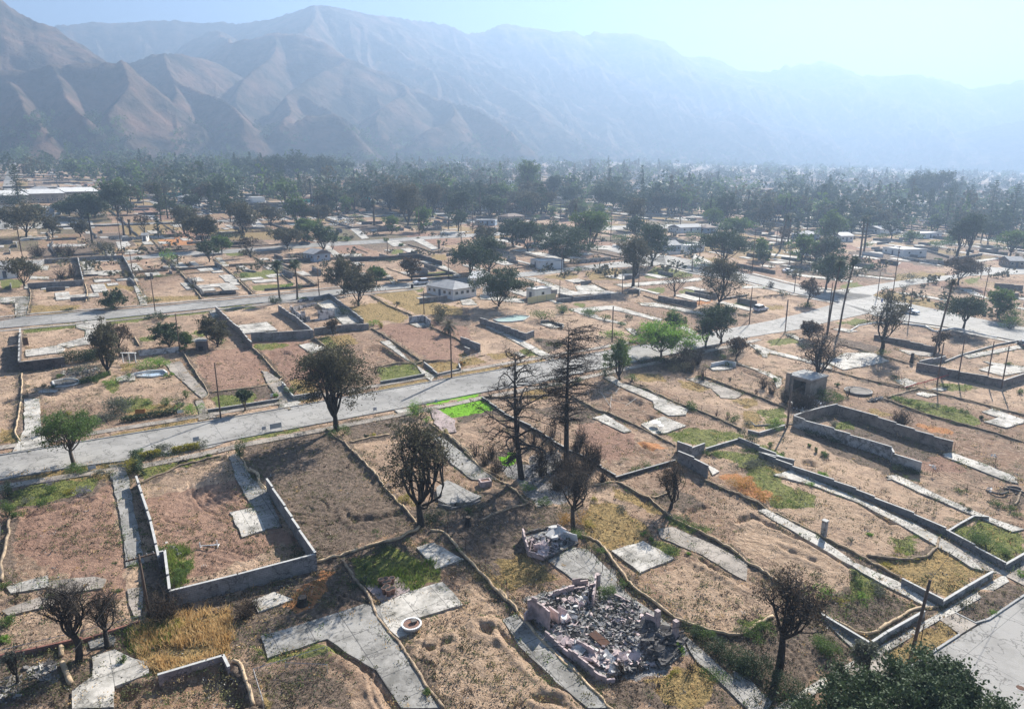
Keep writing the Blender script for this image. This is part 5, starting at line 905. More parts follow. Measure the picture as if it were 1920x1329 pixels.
# ------------------------------------------------------------------ trees near the street, each its own
TN = None
tree('F 905,965', 655, 128, 'lburnt', leaves=12500, name='oak_tree', label='largest scorched oak, full dark crown, at the edge of the middle street', base_h=.2, k1=11, gap=.18, ls=.28)
tree('B 940,375', 792, 122, 'lburnt', leaves=3900, name='oak_tree', label='scorched oak with gaps in its crown standing where the straw rolls meet', base_h=.24, k1=11, gap=.4, ls=.26)
tree('E 545,1218', 782, 108, 'lgreen', bark='barkg', leaves=9500, name='street_tree', label='round leafy green tree on the near verge of the middle street, far left', base_h=.34, gap=.1, k1=9)
tree('E 800,560', 612, 48, 'lburnt', leaves=6500, name='tree', label='tall dark leaning tree behind the walled lots at left', base_h=.1, gap=.15)
tree('E 880,370', 612, 42, 'lbrown', leaves=1200, name='tree', label='thin brown half-dead tree right of the tall dark leaning tree', base_h=.2, gap=.4)
tree('E 1595,352', 598, 40, 'lburnt', leaves=4500, name='tree', label='dark arching tree leaning to the left over dry grass', base_h=.1, off=(-.6, 0))
tree('E 1230,360', 610, 48, 'ldark', leaves=4500, name='tree', label='squat dark tree behind the white plastered wall', base_h=.05)
tree('E 1375,350', 626, 24, 'lgreen', leaves=1500, name='tree', label='slim green young tree right of the squat dark tree', base_h=.1)
tree('E 1797,822', 733, 25, 'ldark', bark='barkg', leaves=2600, name='street_tree', label='small neat round street tree beside the tall bare pole', base_h=.28, gap=.05)
tree('G 1685,422', 612, 92, 'lbright', bark='barkg', leaves=9500, name='street_tree', label='vivid lime-green round tree beside the middle street', base_h=.3, gap=.05, k1=9)
tree('G 1780,240', 590, 30, 'lgreen', leaves=2200, name='tree', label='small darker green tree just behind the vivid lime-green tree', base_h=.1, gap=.1)
tree('G 1385,582', 642, 46, 'lgreen', leaves=4500, name='tree', label='columnar green tree at the verge right of the tall bare conifer', base_h=.12, gap=.15)
tree('H 592,328', 580, 60, 'ldark', bark='barkg', leaves=6500, name='street_tree', label='tall dark glossy street tree on the far verge, taller of the pair', base_h=.25, gap=.05)
tree('H 485,362', 598, 26, 'ldark', bark='barkg', leaves=2400, name='street_tree', label='smaller dark street tree left of the tall glossy one', base_h=.3, gap=.1)
tree('H 705,440', 636, 38, 'lbrown', leaves=1300, name='tree', label='greyish scorched tree with bare twigs among shrubs beside the street', base_h=.1, gap=.3)
tree('H 1235,300', 604, 34, 'lbrown', leaves=2600, name='tree', label='dense brown scorched small tree at the back of the pale path', base_h=.1)
tree('H 1300,640', 622, 72, 'lbrown', leaves=1100, name='dead_tree', label='bare spreading dead tree beside the roofless concrete building', base_h=.3, gap=.5, k1=8)
tree('I 590,388', 552, 62, 'lburnt', leaves=2600, name='dead_oak', label='tall dead oak with open top beside the tan wall at the junction', base_h=.42, gap=.45)
tree('I 1195,228', 558, 68, 'ldark', leaves=5200, name='umbrella_tree', label='flat-crowned dark tree on the near side of the cross street', base_h=.45, gap=.1)
tree('I 1022,385', 624, 24, 'lbrown', leaves=600, name='dead_tree', label='small dead tree at the end of the tan block wall', base_h=.4, gap=.3)
tree('D 225,1118', 1085, 140, 'lbrown', leaves=1700, name='dead_oak', label='scorched leafless oak in the front yard at lower right', base_h=.42, gap=.45, k1=10, k2=6, seed=12)
tree('D 655,1222', 1208, 48, 'lgrey', leaves=1500, name='street_tree', label='small dull street tree by the pavement, below the white front wall', base_h=.35, gap=.2)
tree('A 405,1085', 1099, 92, 'lbrown', leaves=500, name='dead_tree', label='larger of two bare twiggy trees at lower left', base_h=.42, gap=.3, k1=11, k2=6, k3=5, ls=.13)
tree('A 562,1005', 1108, 58, 'lbrown', leaves=350, name='dead_tree', label='smaller bare twiggy tree right of the larger bare one', base_h=.38, gap=.3, k1=9, k2=6, k3=5, ls=.13)
tree('A 82,1200', 1225, 38, 'lgrey', leaves=300, name='dead_tree', label='little bare tree at the far left bottom edge', base_h=.3)
tree('C 488,400', 882, 86, 'lbrown', leaves=800, name='dead_tree', label='slender bare tree beside the orange shrub and the smaller pink ruin', base_h=.42, gap=.3, k1=9, k2=6, ls=.13)
tree('C 990,290', 868, 46, 'lbrown', leaves=2300, name='dead_tree', label='brown twiggy small tree on the brown lot under the low dark wall', base_h=.15, gap=.1, ls=.15)
tree('F 878,272', 600, 22, 'lbrown', leaves=700, name='dead_tree', label='small brown tree against the wall of the burnt white house shell', base_h=.35)
tree('K 800,1235', 512, 54, 'lburnt', leaves=6000, name='tree', label='dark dense tree on the near side of the second street, by the burnt house shell', base_h=.2, gap=.1)
tree('K 700,1155', 486, 54, 'lburnt', leaves=6000, name='tree', label='dark dense tree just beyond its twin on the second street', base_h=.25, gap=.1)
tree('K 920,1088', 503, 27, 'lgreen', leaves=2600, name='tree', label='small rounded green tree in front of the terraced garden lot', base_h=.3)
tree('K 1155,1065', 487, 38, 'lbrown', leaves=2400, name='tree', label='brown bushy tree on the terraced garden lot', base_h=.2)
tree('L 130,1235', 508, 82, 'ldark', leaves=8500, name='tree', label='big dark round tree right of the white bungalow', base_h=.04, gap=.05)
tree('K 1550,1045', 462, 62, 'ldark', leaves=5500, name='tree', label='dark spreading tree behind the white bungalow, left one', base_h=.25, gap=.1)
tree('L 60,1020', 448, 66, 'ldark', leaves=6500, name='tree', label='dark spreading tree behind the white bungalow, right one', base_h=.25, gap=.1)
tree('L 225,840', 415, 46, 'ldark', leaves=4000, phrase='dark broad tree'); tree('L 320,868', 417, 42, 'ldark', leaves=4000, phrase='dark broad tree')
tree('L 560,940', 434, 88, 'ldark', leaves=6500, name='tree', label='wide dark tree spreading over the grey containers', base_h=.3, gap=.1)
tree('L 735,860', 400, 58, 'lgreen', leaves=5200, name='tree', label='full green tree beyond the second street left of a tall palm', base_h=.15, gap=.05)
tree('L 1030,1105', 450, 60, 'lburnt', leaves=4200, name='tree', label='tall dark tree with bent trunk on the corner lot', base_h=.4, gap=.25)
tree('L 1158,965', 425, 62, 'ldark', leaves=5200, name='tree', label='large dark green tree left of the pale blue house', base_h=.25, gap=.1)
tree('L 1640,955', 438, 84, 'ldark', leaves=7000, name='tree', label='large dark tree on the traffic island of the cross street', base_h=.25, gap=.05)
tree('L 1735,760', 412, 52, 'lgreen', leaves=4200, name='tree', label='brighter green tree above the traffic island tree', base_h=.1, gap=.05)
tree('L 1605,1232', 490, 76, 'lburnt', leaves=3900, name='oak_tree', label='dense dark oak on the near side of the cross street', base_h=.12, gap=.1)
tree('L 1310,1170', 512, 52, 'lbrown', leaves=120, name='dead_tree', label='lopped dead tree with thick bare limbs above the tan wall', base_h=.35, k1=7, k2=4, k3=3, twigs=False)
tree('M 600,1112', 480, 66, 'ldark', leaves=5200, name='tree', label='dark flat-topped tree at the corner of the junction', base_h=.3, gap=.1)
tree('M 1482,1082', 487, 62, 'lbrown', leaves=3200, name='tree', label='brown scorched wide tree beyond the junction, upper right', base_h=.4, gap=.15)
tree('M 1470,902', 412, 36, 'ldark', leaves=3200, name='umbrella_pine', label='left one of the twin umbrella pines', base_h=.55, gap=.1, off=(1.5, 0))
tree('M 1540,900', 406, 42, 'ldark', leaves=3600, name='umbrella_pine', label='right one of the twin umbrella pines', base_h=.5, gap=.1, off=(2, 0))
tree('M 640,802', 402, 42, 'lgreen', leaves=5200, name='tree', label='full bright green tree beside a white house, right of centre distance', base_h=.08, gap=.03)
tree('M 1740,1300', 545, 42, 'lgreen', leaves=3200, name='tree', label='dull green tree near the right edge beyond the flat-crowned tree', base_h=.1)
tree('M 480,1210', 524, 30, 'lbrown', leaves=900, name='dead_tree', label='sparse brown tree on the dirt corner beside the junction', base_h=.3)
tree('M 1830,900', 436, 56, 'lgreen', leaves=3000, name='tree', label='sparse grey-green tree at far right', base_h=.35, gap=.3)
tree('J 165,1105', 488, 50, 'lburnt', leaves=2600, name='tree', label='dark spreading tree beside the green lawn at far left', base_h=.25, gap=.3)
tree('J 180,775', 388, 72, 'lburnt', leaves=5200, name='tree', label='wide dark tree below the left end of the school', base_h=.3, gap=.15)
tree('J 800,645', 346, 50, 'ldark', leaves=5200, name='tree', label='tall dark tree right of the long school building', base_h=.28, gap=.1)
tree('J 1240,752', 390, 52, 'lburnt', leaves=3000, name='tree', label='dark sprawling oak left of the cypress pair', base_h=.3, gap=.3)
tree('J 1378,850', 408, 50, 'lburnt', leaves=4200, name='tree', label='black-looking oak behind the third street at left', base_h=.3, gap=.15)
tree('J 1495,878', 444, 28, 'lgreen', leaves=2400, name='tree', label='small green tree on the third street', base_h=.3)
tree('J 770,1255', 547, 34, 'ldark', leaves=2800, name='tree', label='lone bushy dark tree beside the second street at left', base_h=.05)
tree('J 545,770', 415, 24, 'lburnt', leaves=1600, phrase='small dark tree'); tree('J 360,775', 412, 22, 'lburnt', leaves=1300, phrase='small dark tree')
for s_, ty_, w_ in (('J 560,640', 367, 56), ('J 470,630', 380, 40), ('J 640,640', 366, 46), ('J 250,640', 388, 34), ('K 60,380', 300, 44), ('K 150,390', 298, 40), ('K 260,400', 296, 46), ('K 400,400', 292, 44), ('K 560,400', 298, 48), ('K 680,390', 304, 40), ('M 1230,560', 330, 50), ('M 1330,560', 326, 50), ('M 560,600', 350, 40), ('L 620,560', 352, 34), ('L 900,560', 344, 40)): tree(s_, ty_, w_, 'ldark', leaves=3600, phrase='dense dark green tree', gap=.08)
tree('K 320,850', 432, 56, 'lburnt', leaves=5000, phrase='dense dark tree'); tree('K 450,800', 414, 48, 'lgreen', leaves=4200, label='flat-topped green tree behind the small grey house', base_h=.5)
tree('K 520,672', 388, 46, 'lburnt', leaves=3200, phrase='dark spreading oak'); tree('K 620,585', 350, 50, 'lburnt', leaves=3200, phrase='dark spreading oak')
tree('K 1130,695', 350, 50, 'lburnt', leaves=5200, name='tree', label='dense dark tree in the middle distance right of a shaggy palm', base_h=.1)
tree('K 1300,640', 348, 40, 'lburnt', leaves=2600, phrase='dark spreading oak'); tree('K 1480,665', 362, 42, 'ldark', leaves=3600, phrase='dark broad tree')
tree('K 210,700', 390, 40, 'lburnt', leaves=1800, phrase='dark spreading oak'); tree('K 40,740', 400, 36, 'lbrown', leaves=900, phrase='sparse brown tree'); tree('J 1640,745', 384, 50, 'lburnt', leaves=3200, phrase='dark spreading oak')
tree('K 855,600', 375, 22, 'lburnt', leaves=1300, phrase='small dark tree'); tree('L 830,600', 352, 46, 'ldark', leaves=4200, phrase='dark broad tree'); tree('L 1185,590', 350, 30, 'ldark', leaves=2400, phrase='dark broad tree')
tree('L 1040,725', 374, 32, 'lburnt', leaves=1300, phrase='dark spreading oak'); tree('L 1660,690', 366, 38, 'ldark', leaves=2600, phrase='dark broad tree'); tree('L 490,525', 332, 26, 'ldark', leaves=1800, phrase='dark broad tree'); tree('L 330,520', 305, 40, 'lgreen', leaves=3600, label='tall pyramid-shaped green tree in the hazy middle distance', base_h=.05)
# the two bare conifers
def conifer(s, topy, wpx, label, name='bare_conifer', leaf='twig', bark='bark', phrase=None, group=None, seed=1, **kw):
    px, py = P(s)[0]; b = g(px, py); sc_ = depth_at(b) / F; w, c = conifer_mesh(np.random.default_rng(seed), hgt(b, topy), wpx * sc_, **kw); return finish_tree(name, w, c, MT[bark], MT[leaf], b, label, group, phrase)
conifer('G 1005,1175', 617, 158, 'tallest bare burnt conifer, flat layered top, in the centre of the picture', seed=5, leaves=7000, ls=.17, tr=.42, base=.3, whorls=26, per=6, sub=9, prof=lambda t: (.35 + .3 * abs(math.sin(t * 17))) if t < .35 else (1.0 - .55 * abs(math.sin(t * 9.5)) ** 2 - .35 * max(0, t - .8) * 2), droop=.04)
px_, _ = 0, 0
b_ = g(*P('G 685,1292')[0]); H_ = hgt(b_, 664); r_ = np.random.default_rng(8); w_ = MB(); c_ = MB(); tk = curve(np.array([0, 0, -.3]), np.array([-.9, 0, H_]), r_, 12, .012); w_.tube(tk, np.linspace(.44, .05, 12), 9); tps = []
def limb(p0, d, L_, rad, lev):
    e = p0 + d * L_; c = curve(p0, e, r_, 7 if lev == 0 else 5, .2, .10 if lev == 0 else .04); w_.tube(c, np.linspace(rad, rad * .28, len(c)), 5 if lev == 0 else 3, cap=False); tps.append(c[-1])
    if lev < 3:
        for _ in range((9, 5, 4)[lev]):
            q_ = c[r_.integers(2 if lev == 0 else 1, len(c))]; dd_ = d * .7 + r_.normal(size=3) * np.array([.6, .6, .5]); limb(q_, dd_ / np.linalg.norm(dd_), L_ * r_.uniform(.22, .42), max(rad * .42, .012), lev + 1)
for i in range(44):
    t_ = .22 + .76 * r_.random() ** .8; p0 = tk[0] + (tk[-1] - tk[0]) * t_; p0[2] = H_ * t_; a = i * 2.4 + r_.normal() * .3; d = np.array([math.cos(a), math.sin(a), r_.uniform(-.35, .35) + .3 * (t_ > .7)]); limb(p0, d / np.linalg.norm(d), (5.4 if t_ < .6 else 4.6 * (1.3 - t_) + 1.0) * r_.uniform(.65, 1.05), .15 * (1.2 - t_) + .03, 0)
tps = np.array(tps); c_.quads(quad_cloud(tps[r_.integers(0, len(tps), 1500)] + r_.normal(size=(1500, 3)) * .12, .13, r_))
finish_tree('bare_conifer', w_, c_, MT['bark'], MT['twig'], b_, 'left one of the two bare burnt conifers, with curling lower limbs', None, None)
# palms
palm('K 268,1190', 484, 33, label='left one of two tall palms beside the second street', nf=60, skirt=50); palm('K 385,1190', 483, 34, label='right one of two tall palms beside the second street', nf=60, skirt=50)
palm('K 905,695', 372, 17, label='single shaggy palm on a bare verge in the middle distance', nf=40, skirt=30)
palm('I 200,262', 481, 32, label='left one of two very tall palms right of the street junction', nf=50, skirt=30, lean=1.2); palm('I 285,245', 476, 34, label='right one of two very tall palms right of the street junction', nf=50, skirt=30, lean=1.8)
palm('I 982,415', 520, 26, label='tall scorched palm with a small ragged crown by the tan wall', nf=26, skirt=26, lean=1.6, leaf='lburnt')
palm('L 640,785', 380, 16, label='slim tall palm behind the full green tree', nf=40); palm('J 835,760', 405, 10, phrase='small palm'); palm('J 880,755', 410, 10, phrase='small palm'); palm('K 1200,780', 448, 14, phrase='small palm', leaf='lgreen')
palm('M 825,900', 402, 22, label='left one of the paired palms behind the low white-roofed house', nf=40, skirt=40); palm('M 850,880', 400, 24, label='right one of the paired palms behind the low white-roofed house', nf=40, skirt=40)
palm('M 290,860', 398, 20, phrase='leaning palm with a shaggy crown', lean=2); palm('M 345,800', 395, 22, phrase='leaning palm with a shaggy crown', lean=.5)
palm('M 170,610', 368, 14, phrase='slim palm'); palm('M 225,640', 374, 15, phrase='slim palm', lean=1); palm('L 75,540', 330, 8, phrase='slim palm'); palm('L 110,530', 330, 8, phrase='slim palm'); palm('L 405,460', 321, 9, phrase='slim palm'); palm('L 630,380', 315, 7, phrase='slim palm')
palm('F 1725,262', 594, 46, label='low burnt palm with drooping blackened fronds on the red dirt lot', leaf='lburnt', nf=26, skirt=20); palm('K 1340,850', 448, 14, phrase='small palm', leaf='lgreen')
# far conifers in the haze, right
for i, (x, y, ty, w, l) in enumerate(((930, 620, 385, 90, 'ldark'), (1150, 650, 375, 95, 'lburnt'), (1040, 640, 395, 110, 'ldark'), (1275, 660, 440, 120, 'ldark'), (1395, 700, 440, 100, 'ldark'), (1430, 640, 400, 110, 'ldark'), (1540, 660, 415, 120, 'ldark'), (1685, 700, 385, 130, 'ldark'), (1830, 725, 410, 100, 'ldark'), (1900, 700, 420, 100, 'ldark'), (815, 560, 415, 90, 'ldark'), (1215, 420, 285, 40, 'ldark'), (965, 400, 315, 40, 'ldark'), (570, 600, 410, 90, 'ldark'), (640, 590, 420, 90, 'ldark'), (460, 560, 415, 70, 'ldark'), (1480, 560, 360, 90, 'ldark'), (1780, 640, 450, 70, 'ldark'))):
    conifer('M %d,%d' % (x, y), 230 + ty / 3.556, w / 3.556, None, 'pine_tree', l, 'bark', 'tall hazy pine', 'tall pines in the haze at right', seed=40 + i, leaves=1500, ls=.55, tr=.4, base=.25, whorls=18, per=5, sub=3, prof=lambda t: (1 - t) ** .7 * .9 + .12)
for s, ty, w, lb in (('J 1430,610', 345, 20, 'left one of two dark narrow cypresses at upper left'), ('J 1512,600', 340, 24, 'right one of two dark narrow cypresses at upper left'), ('J 135,560', 308, 34, 'tall dark conifer in front of the long school building'), ('L 860,430', 292, 13, None), ('L 965,430', 300, 16, None)):
    conifer(s, ty, w, lb, 'cypress_tree', 'ldark', 'bark', 'narrow dark conifer', 'narrow dark conifers', seed=int(w * 7), leaves=2600, ls=.55, tr=.35, base=.06, whorls=22, per=6, sub=4, prof=lambda t: math.sqrt(max(0, 1 - t)) * .95 + .05)
conifer('J 1085,665', 344, 38, 'open dark pine left of the teal fenced lot', 'pine_tree', 'ldark', 'bark', seed=77, leaves=1500, ls=.5, tr=.35, base=.2, whorls=18, per=5, sub=4, prof=lambda t: .9 - .6 * t)
# big crowns rising from below the frame
tree('Z 1605,1440', 1296, 225, 'ldark', bark='barkg', leaves=26000, name='street_tree', label='dense green crown cut off by the bottom edge, left one of two', base_h=.1, gap=.02, ls=.24, twigs=False)
tree('Z 1765,1440', 1288, 225, 'ldark', bark='barkg', leaves=30000, name='street_tree', label='dense green crown cut off by the bottom edge, right one of two', base_h=.1, gap=.02, ls=.24, twigs=False)
# ------------------------------------------------------------------ shrubs, hedges
SH = '''A 35,235;38;20;ldark|A 45,330;34;30;lgreen|A 265,205;16;24;lgreen|A 440,212;15;26;lav|A 270,160;10;20;lav|A 370,210;14;22;lyellow|A 230,270;16;30;lgreen|A 130,260;14;20;lgrey|A 695,95;34;22;lyellow|A 400,98;14;34;lgreen|A 20,700;14;22;lgreen|A 20,900;30;30;lgreen|A 10,990;18;24;lbright|A 265,750;12;14;lgreen|A 840,520;18;14;lgreen|A 915,690;30;26;lgreen|A 960,620;24;30;lgreen|A 850,900;16;40;lgreen|A 530,110;14;26;lgrey|A 930,895;16;28;lyellow|A 640,1085;18;14;lgreen
A 740,40;12;28;ldark|A 800,22;12;26;ldark|A 860,10;12;26;ldark|A 620,720;10;12;lgreen|A 90,330;16;24;lgreen|B 970,1250;14;16;lgreen|B 650,600;16;24;lgreen|B 1140,510;12;18;lgreen|B 620,680;14;40;ldark|B 720,500;12;40;ldark|B 1180,300;12;50;lgrey|B 1060,320;12;40;lgrey|B 320,540;18;30;ldark|B 870,250;18;30;lyellow|B 1190,310;14;14;lgreen|B 1020,340;14;40;ldark
C 460,350;24;40;lorange|C 340,270;18;30;lgreen|C 490,440;22;34;lgreen|C 610,500;10;30;lgreen|C 1040,365;14;36;lgreen|C 1130,400;12;30;lgreen|C 980,520;16;30;lgreen|C 660,740;26;36;lgreen|C 750,690;14;20;lgreen|C 850,425;8;10;lbright|C 890,450;8;8;lbright|C 1085,530;8;10;lbright|C 905,770;12;20;lgrey|C 1035,1040;22;14;lbright|C 1000,1150;8;16;lyellow|C 1200,1160;14;40;lgreen|C 600,250;10;16;lyellow|C 1120,960;26;34;ldark|C 1230,1030;30;44;ldark|C 1300,1090;30;44;ldark|C 1370,1140;30;40;ldark|C 250,190;12;30;lbright|C 560,380;12;20;lyellow|C 740,300;10;30;lgrey|C 1180,960;22;36;lgreen
D 455,745;26;34;lbright|D 485,1050;38;34;lgreen|D 650,770;12;30;lbright|D 530,770;10;24;lyellow|D 735,730;18;34;lgrey|D 640,690;14;24;lgreen|D 620,640;14;24;ldark|D 390,170;8;20;lbright|D 450,118;8;14;lbright|D 1300,510;40;58;lgreen|D 1240,460;26;30;ldark|D 1400,540;16;30;lgreen|D 700,425;6;14;lbright|D 870,540;8;30;lyellow|D 810,600;10;26;lyellow|D 1480,640;14;20;lbright|D 1430,300;10;20;lgreen|D 1370,280;12;20;lgreen|D 1170,205;8;18;lgreen|D 1470,330;10;24;lgreen|D 70,950;26;40;lgreen|D 150,930;26;30;lgreen|D 60,180;18;60;lorange|D 140,230;14;40;lorange|D 60,1130;40;60;ldark|D 170,1220;44;70;ldark|D 100,1160;40;50;ldark|D 260,1250;30;60;ldark|D 430,1000;20;40;lgreen|D 1340,830;6;14;lbright|D 1210,300;12;10;ldark|D 100,60;10;30;lgrey|D 600,460;8;24;lgrey|D 240,15;10;14;lgreen|D 460,15;8;14;lgrey|D 1190,800;12;20;lgrey|D 870,90;14;40;ldark|D 920,100;14;30;ldark
E 1060,510;24;44;lbright|E 1170,505;20;30;lbright|E 820,630;16;22;lbright|E 940,600;18;14;lgreen|E 1255,575;12;12;lbright|E 1382,842;26;34;lbright|E 970,780;18;30;lgreen|E 1090,770;12;16;lgreen|E 1220,780;20;26;lgreen|E 870,780;12;20;lgreen|E 1365,730;20;14;lgreen|E 350,910;10;22;lgreen|E 620,865;8;10;lgreen|E 640,520;12;60;ldark|E 320,650;8;14;ldark|E 400,650;8;12;ldark|E 780,900;22;36;lgrey|E 1165,150;16;24;ldark|E 1085,150;8;12;ldark|E 840,75;26;36;ldark|E 1040,1130;12;24;lgreen|E 1160,1110;14;24;lgrey|E 1230,1100;12;24;lgrey|E 1480,1080;14;26;lgrey|E 560,1270;18;34;lgreen|E 1520,1160;8;10;lgreen|E 650,450;18;30;ldark|E 1440,360;10;16;lgreen|E 1350,380;12;14;lgreen|E 1620,330;14;20;lgreen|E 1050,1290;10;10;ldark|E 430,580;8;10;lgreen|E 710,620;12;14;lgreen|E 500,860;10;10;lyellow|E 320,1000;20;20;lgrey|E 1300,790;10;14;lgrey|E 1340,790;10;10;lgrey|E 490,90;6;16;ldark
F 585,700;26;24;lgreen|F 205,1160;42;20;lgreen|F 950,1000;22;34;lgreen|F 1480,850;34;34;lbright|F 1500,860;24;34;ldark|F 1560,910;12;14;lbright|F 1230,215;16;10;lyellow|F 1170,200;14;20;lbright|F 460,30;10;18;ldark|F 450,720;8;8;lbright|F 1700,1000;14;14;lyellow|F 1160,1010;6;10;lyellow|F 1820,490;10;8;lorange|F 340,310;10;24;ldark|F 960,120;20;30;ldark|F 1050,60;14;20;ldark|F 1340,1010;8;10;lgrey|F 1120,1020;8;8;ldark|F 1650,180;22;26;lburnt
G 1340,280;22;38;lbright|G 1510,325;10;30;lred|G 1450,320;10;20;ldark|G 1480,600;18;22;lgreen|G 1290,560;20;26;ldark|G 1240,300;10;16;lgrey|G 1280,155;14;16;lgreen|G 1400,195;10;18;lgreen|G 1460,150;12;12;ldark|G 1510,260;20;20;lgrey|G 1170,110;12;36;lgreen|G 1560,270;10;20;ldark|G 830,150;22;40;lgreen|G 980,105;22;22;lgreen|G 250,470;8;8;ldark|G 1900,790;16;22;lgreen|G 1510,1240;12;20;lgreen|G 1580,1220;10;20;lgreen|G 110,150;26;26;lburnt|G 920,350;14;26;lgreen|G 600,1180;6;24;lbright|G 800,310;10;20;lgrey|G 1080,600;10;16;lgreen|G 1540,460;6;30;ldark|G 1640,440;10;20;lgreen|G 1700,460;14;40;ldark|G 1780,520;22;40;lburnt|G 1860,530;26;40;lburnt|G 960,620;14;40;ldark|G 870,640;12;30;ldark|G 1010,920;10;14;lgrey
H 808,1060;26;28;ldark|H 980,965;16;26;lgreen|H 790,925;14;18;lgrey|H 680,900;20;20;lgreen|H 380,820;12;18;lgreen|H 955,1090;14;10;lgreen|H 1030,1170;10;10;lbright|H 1240,1085;8;6;lgreen|H 1285,1125;12;6;lgreen|H 1350,1160;16;10;lgreen|H 450,400;6;10;lburnt|H 570,415;12;20;lburnt|H 680,410;18;24;ldark|H 870,400;8;14;lburnt|H 980,610;12;18;lgreen|H 610,440;8;14;lgreen|H 310,460;26;40;lburnt|H 250,470;20;30;lburnt|H 1340,720;22;34;lgreen|H 500,1150;12;20;lgreen|H 760,1240;12;44;lgrey|H 860,1210;12;34;lgrey|H 560,1140;8;20;lgreen|H 1100,280;8;20;lgrey|H 1200,370;14;20;ldark|H 820,1130;8;30;lgreen|H 1000,920;14;20;lbright|H 1350,1300;8;10;lbright|H 430,590;10;10;lgreen|H 640,480;8;24;lgreen|H 590,440;10;24;lgrey|H 740,330;14;20;lbrown|H 1220,60;10;30;lgreen
I 600,410;12;26;lgreen|I 880,450;8;20;lgrey|I 1530,490;8;14;lgreen|I 200,760;14;40;lgreen|I 300,750;14;30;lgreen|I 1330,880;8;8;ldark|I 1210,840;10;16;lgreen|I 1090,830;10;26;lgreen|I 980,800;10;20;lgrey|I 880,800;12;20;lgreen|I 800,760;10;20;lgreen|I 720,750;12;20;lgreen|I 250,940;14;14;lgrey|I 60,990;14;20;ldark|I 130,1020;14;20;ldark|I 250,1060;14;20;ldark|I 720,1230;12;18;ldark|I 800,1270;16;30;ldark|I 180,1150;10;10;lgreen|I 160,1300;10;12;lbright|I 1540,220;26;44;lgreen|I 1480,170;20;40;ldark|I 1620,700;12;10;lgreen|I 690,590;10;12;ldark|I 760,1190;10;6;lbrown|I 270,640;8;8;lgreen
J 930,1050;8;20;ldark|J 1075,1045;8;22;lgreen|J 1125,930;24;22;lbright|J 560,640;34;60;ldark|J 430,610;26;40;ldark|J 640,640;30;44;ldark|J 1660,895;14;24;lburnt|J 920,935;10;16;ldark|J 750,870;20;24;lburnt|J 650,870;26;34;lburnt|J 1050,1200;6;30;ldark|J 1630,1040;10;24;lgreen|J 1300,1120;16;14;lburnt|J 100,725;10;12;lburnt|J 45,720;12;10;lburnt|J 1480,780;12;50;ldark|J 1100,1330;16;24;ldark|J 1240,640;30;26;lgreen|J 90,560;26;44;ldark|J 240,620;24;36;ldark
K 240,1220;18;20;ldark|K 400,1125;14;12;ldark|K 480,800;12;20;lgrey|K 720,800;10;16;lgreen|K 630,790;10;20;lgreen|K 980,800;8;8;lgreen|K 860,600;22;20;lgrey|K 1070,670;12;20;lgreen|K 820,670;10;20;lgreen|K 780,640;8;24;lgreen|K 50,885;12;20;lburnt|K 1050,1240;12;14;lburnt|K 1340,1290;26;34;lburnt|K 1010,940;8;40;ldark|K 580,730;10;16;lgreen|K 340,600;8;16;lgreen|K 330,1110;10;12;lbright|K 1430,700;8;30;lgrey|K 1090,830;6;10;lgreen|K 430,1190;5;14;lgreen
L 1515,1000;26;34;lgreen|L 660,1015;14;14;lgreen|L 750,1000;8;30;lgrey|L 560,1270;14;20;lgrey|L 1450,780;18;24;lgreen|L 1390,850;16;20;lgreen|L 960,800;16;30;lgreen|L 1380,980;6;10;ldark|L 690,620;30;40;lgreen|L 770,600;14;20;lgreen|L 440,710;8;26;lgreen|L 730,1290;10;30;lgreen|L 1600,1300;26;44;lgreen|L 1300,1290;12;24;lgreen|L 380,660;14;14;lgreen
M 310,1155;12;20;ldark|M 350,840;14;12;lgreen|M 1150,1060;16;40;lgrey|M 1000,770;10;26;lgreen|M 1150,780;14;36;lgreen|M 750,730;16;20;ldark|M 1060,710;24;34;lgreen|M 940,710;24;30;lgreen|M 1830,1310;24;40;lgreen|M 400,830;8;14;lgreen|M 360,990;10;24;ldark|M 1130,1115;12;14;lgrey|M 1250,1100;10;10;lgrey|M 890,980;14;14;lgreen|M 820,650;24;28;lgreen|M 1320,830;16;40;lgreen|M 1410,800;20;30;lgreen|M 870,830;12;18;lgreen|M 660,840;8;14;lgreen|M 560,820;6;14;lyellow|M 1740,640;14;30;ldark|M 200,920;6;12;lgreen|M 1360,920;6;12;lgreen|M 440,650;20;28;ldark|M 60,1290;6;20;ldark'''
SD = dict(ldark='dark green shrub', lgreen='green shrub', lbright='bright green bush', lyellow='yellow-green shrub', lgrey='grey-green shrub', lav='pale lavender bush', lorange='orange-brown dried shrub', lburnt='scorched dark shrub', lbrown='brown shrub', lred='red-flowering bush')
for it in SH.replace('\n', '|').split('|'):
    s, h, w, l = it.split(';'); y_ = P(s)[0][1]; shrub(s, float(h), float(w), l, n=int(np.clip(float(h) * float(w) * (1.6 if y_ > 800 else 1.3), 260, 2600)), phrase=SD[l], group='shrubs dotted over the lots')
def hedge(s, h, w, leaf, label, n):
    l = resample(G2(s), .5); t = thing('hedge', g3(*l[0]), label, 'hedge'); c = MB(); k = rng.integers(0, len(l), n); z = rng.uniform(.05, 1, n) * h; C = np.stack([l[k, 0] + rng.normal(size=n) * w * .3, l[k, 1] + rng.normal(size=n) * w * .3, gz(l[k, 0], l[k, 1]) + z * (1 + .12 * noise(l[k, 0], l[k, 1]))], 1)
    c.quads(quad_cloud(C, .2, rng)); c.build('foliage', MT[leaf], t); m = MB()
    for p in l[::3]: m.tube([g3(*p, -.1), g3(*p, h * .7)], .04, 4)
    m.build('stems', MT['bark'], t); return t
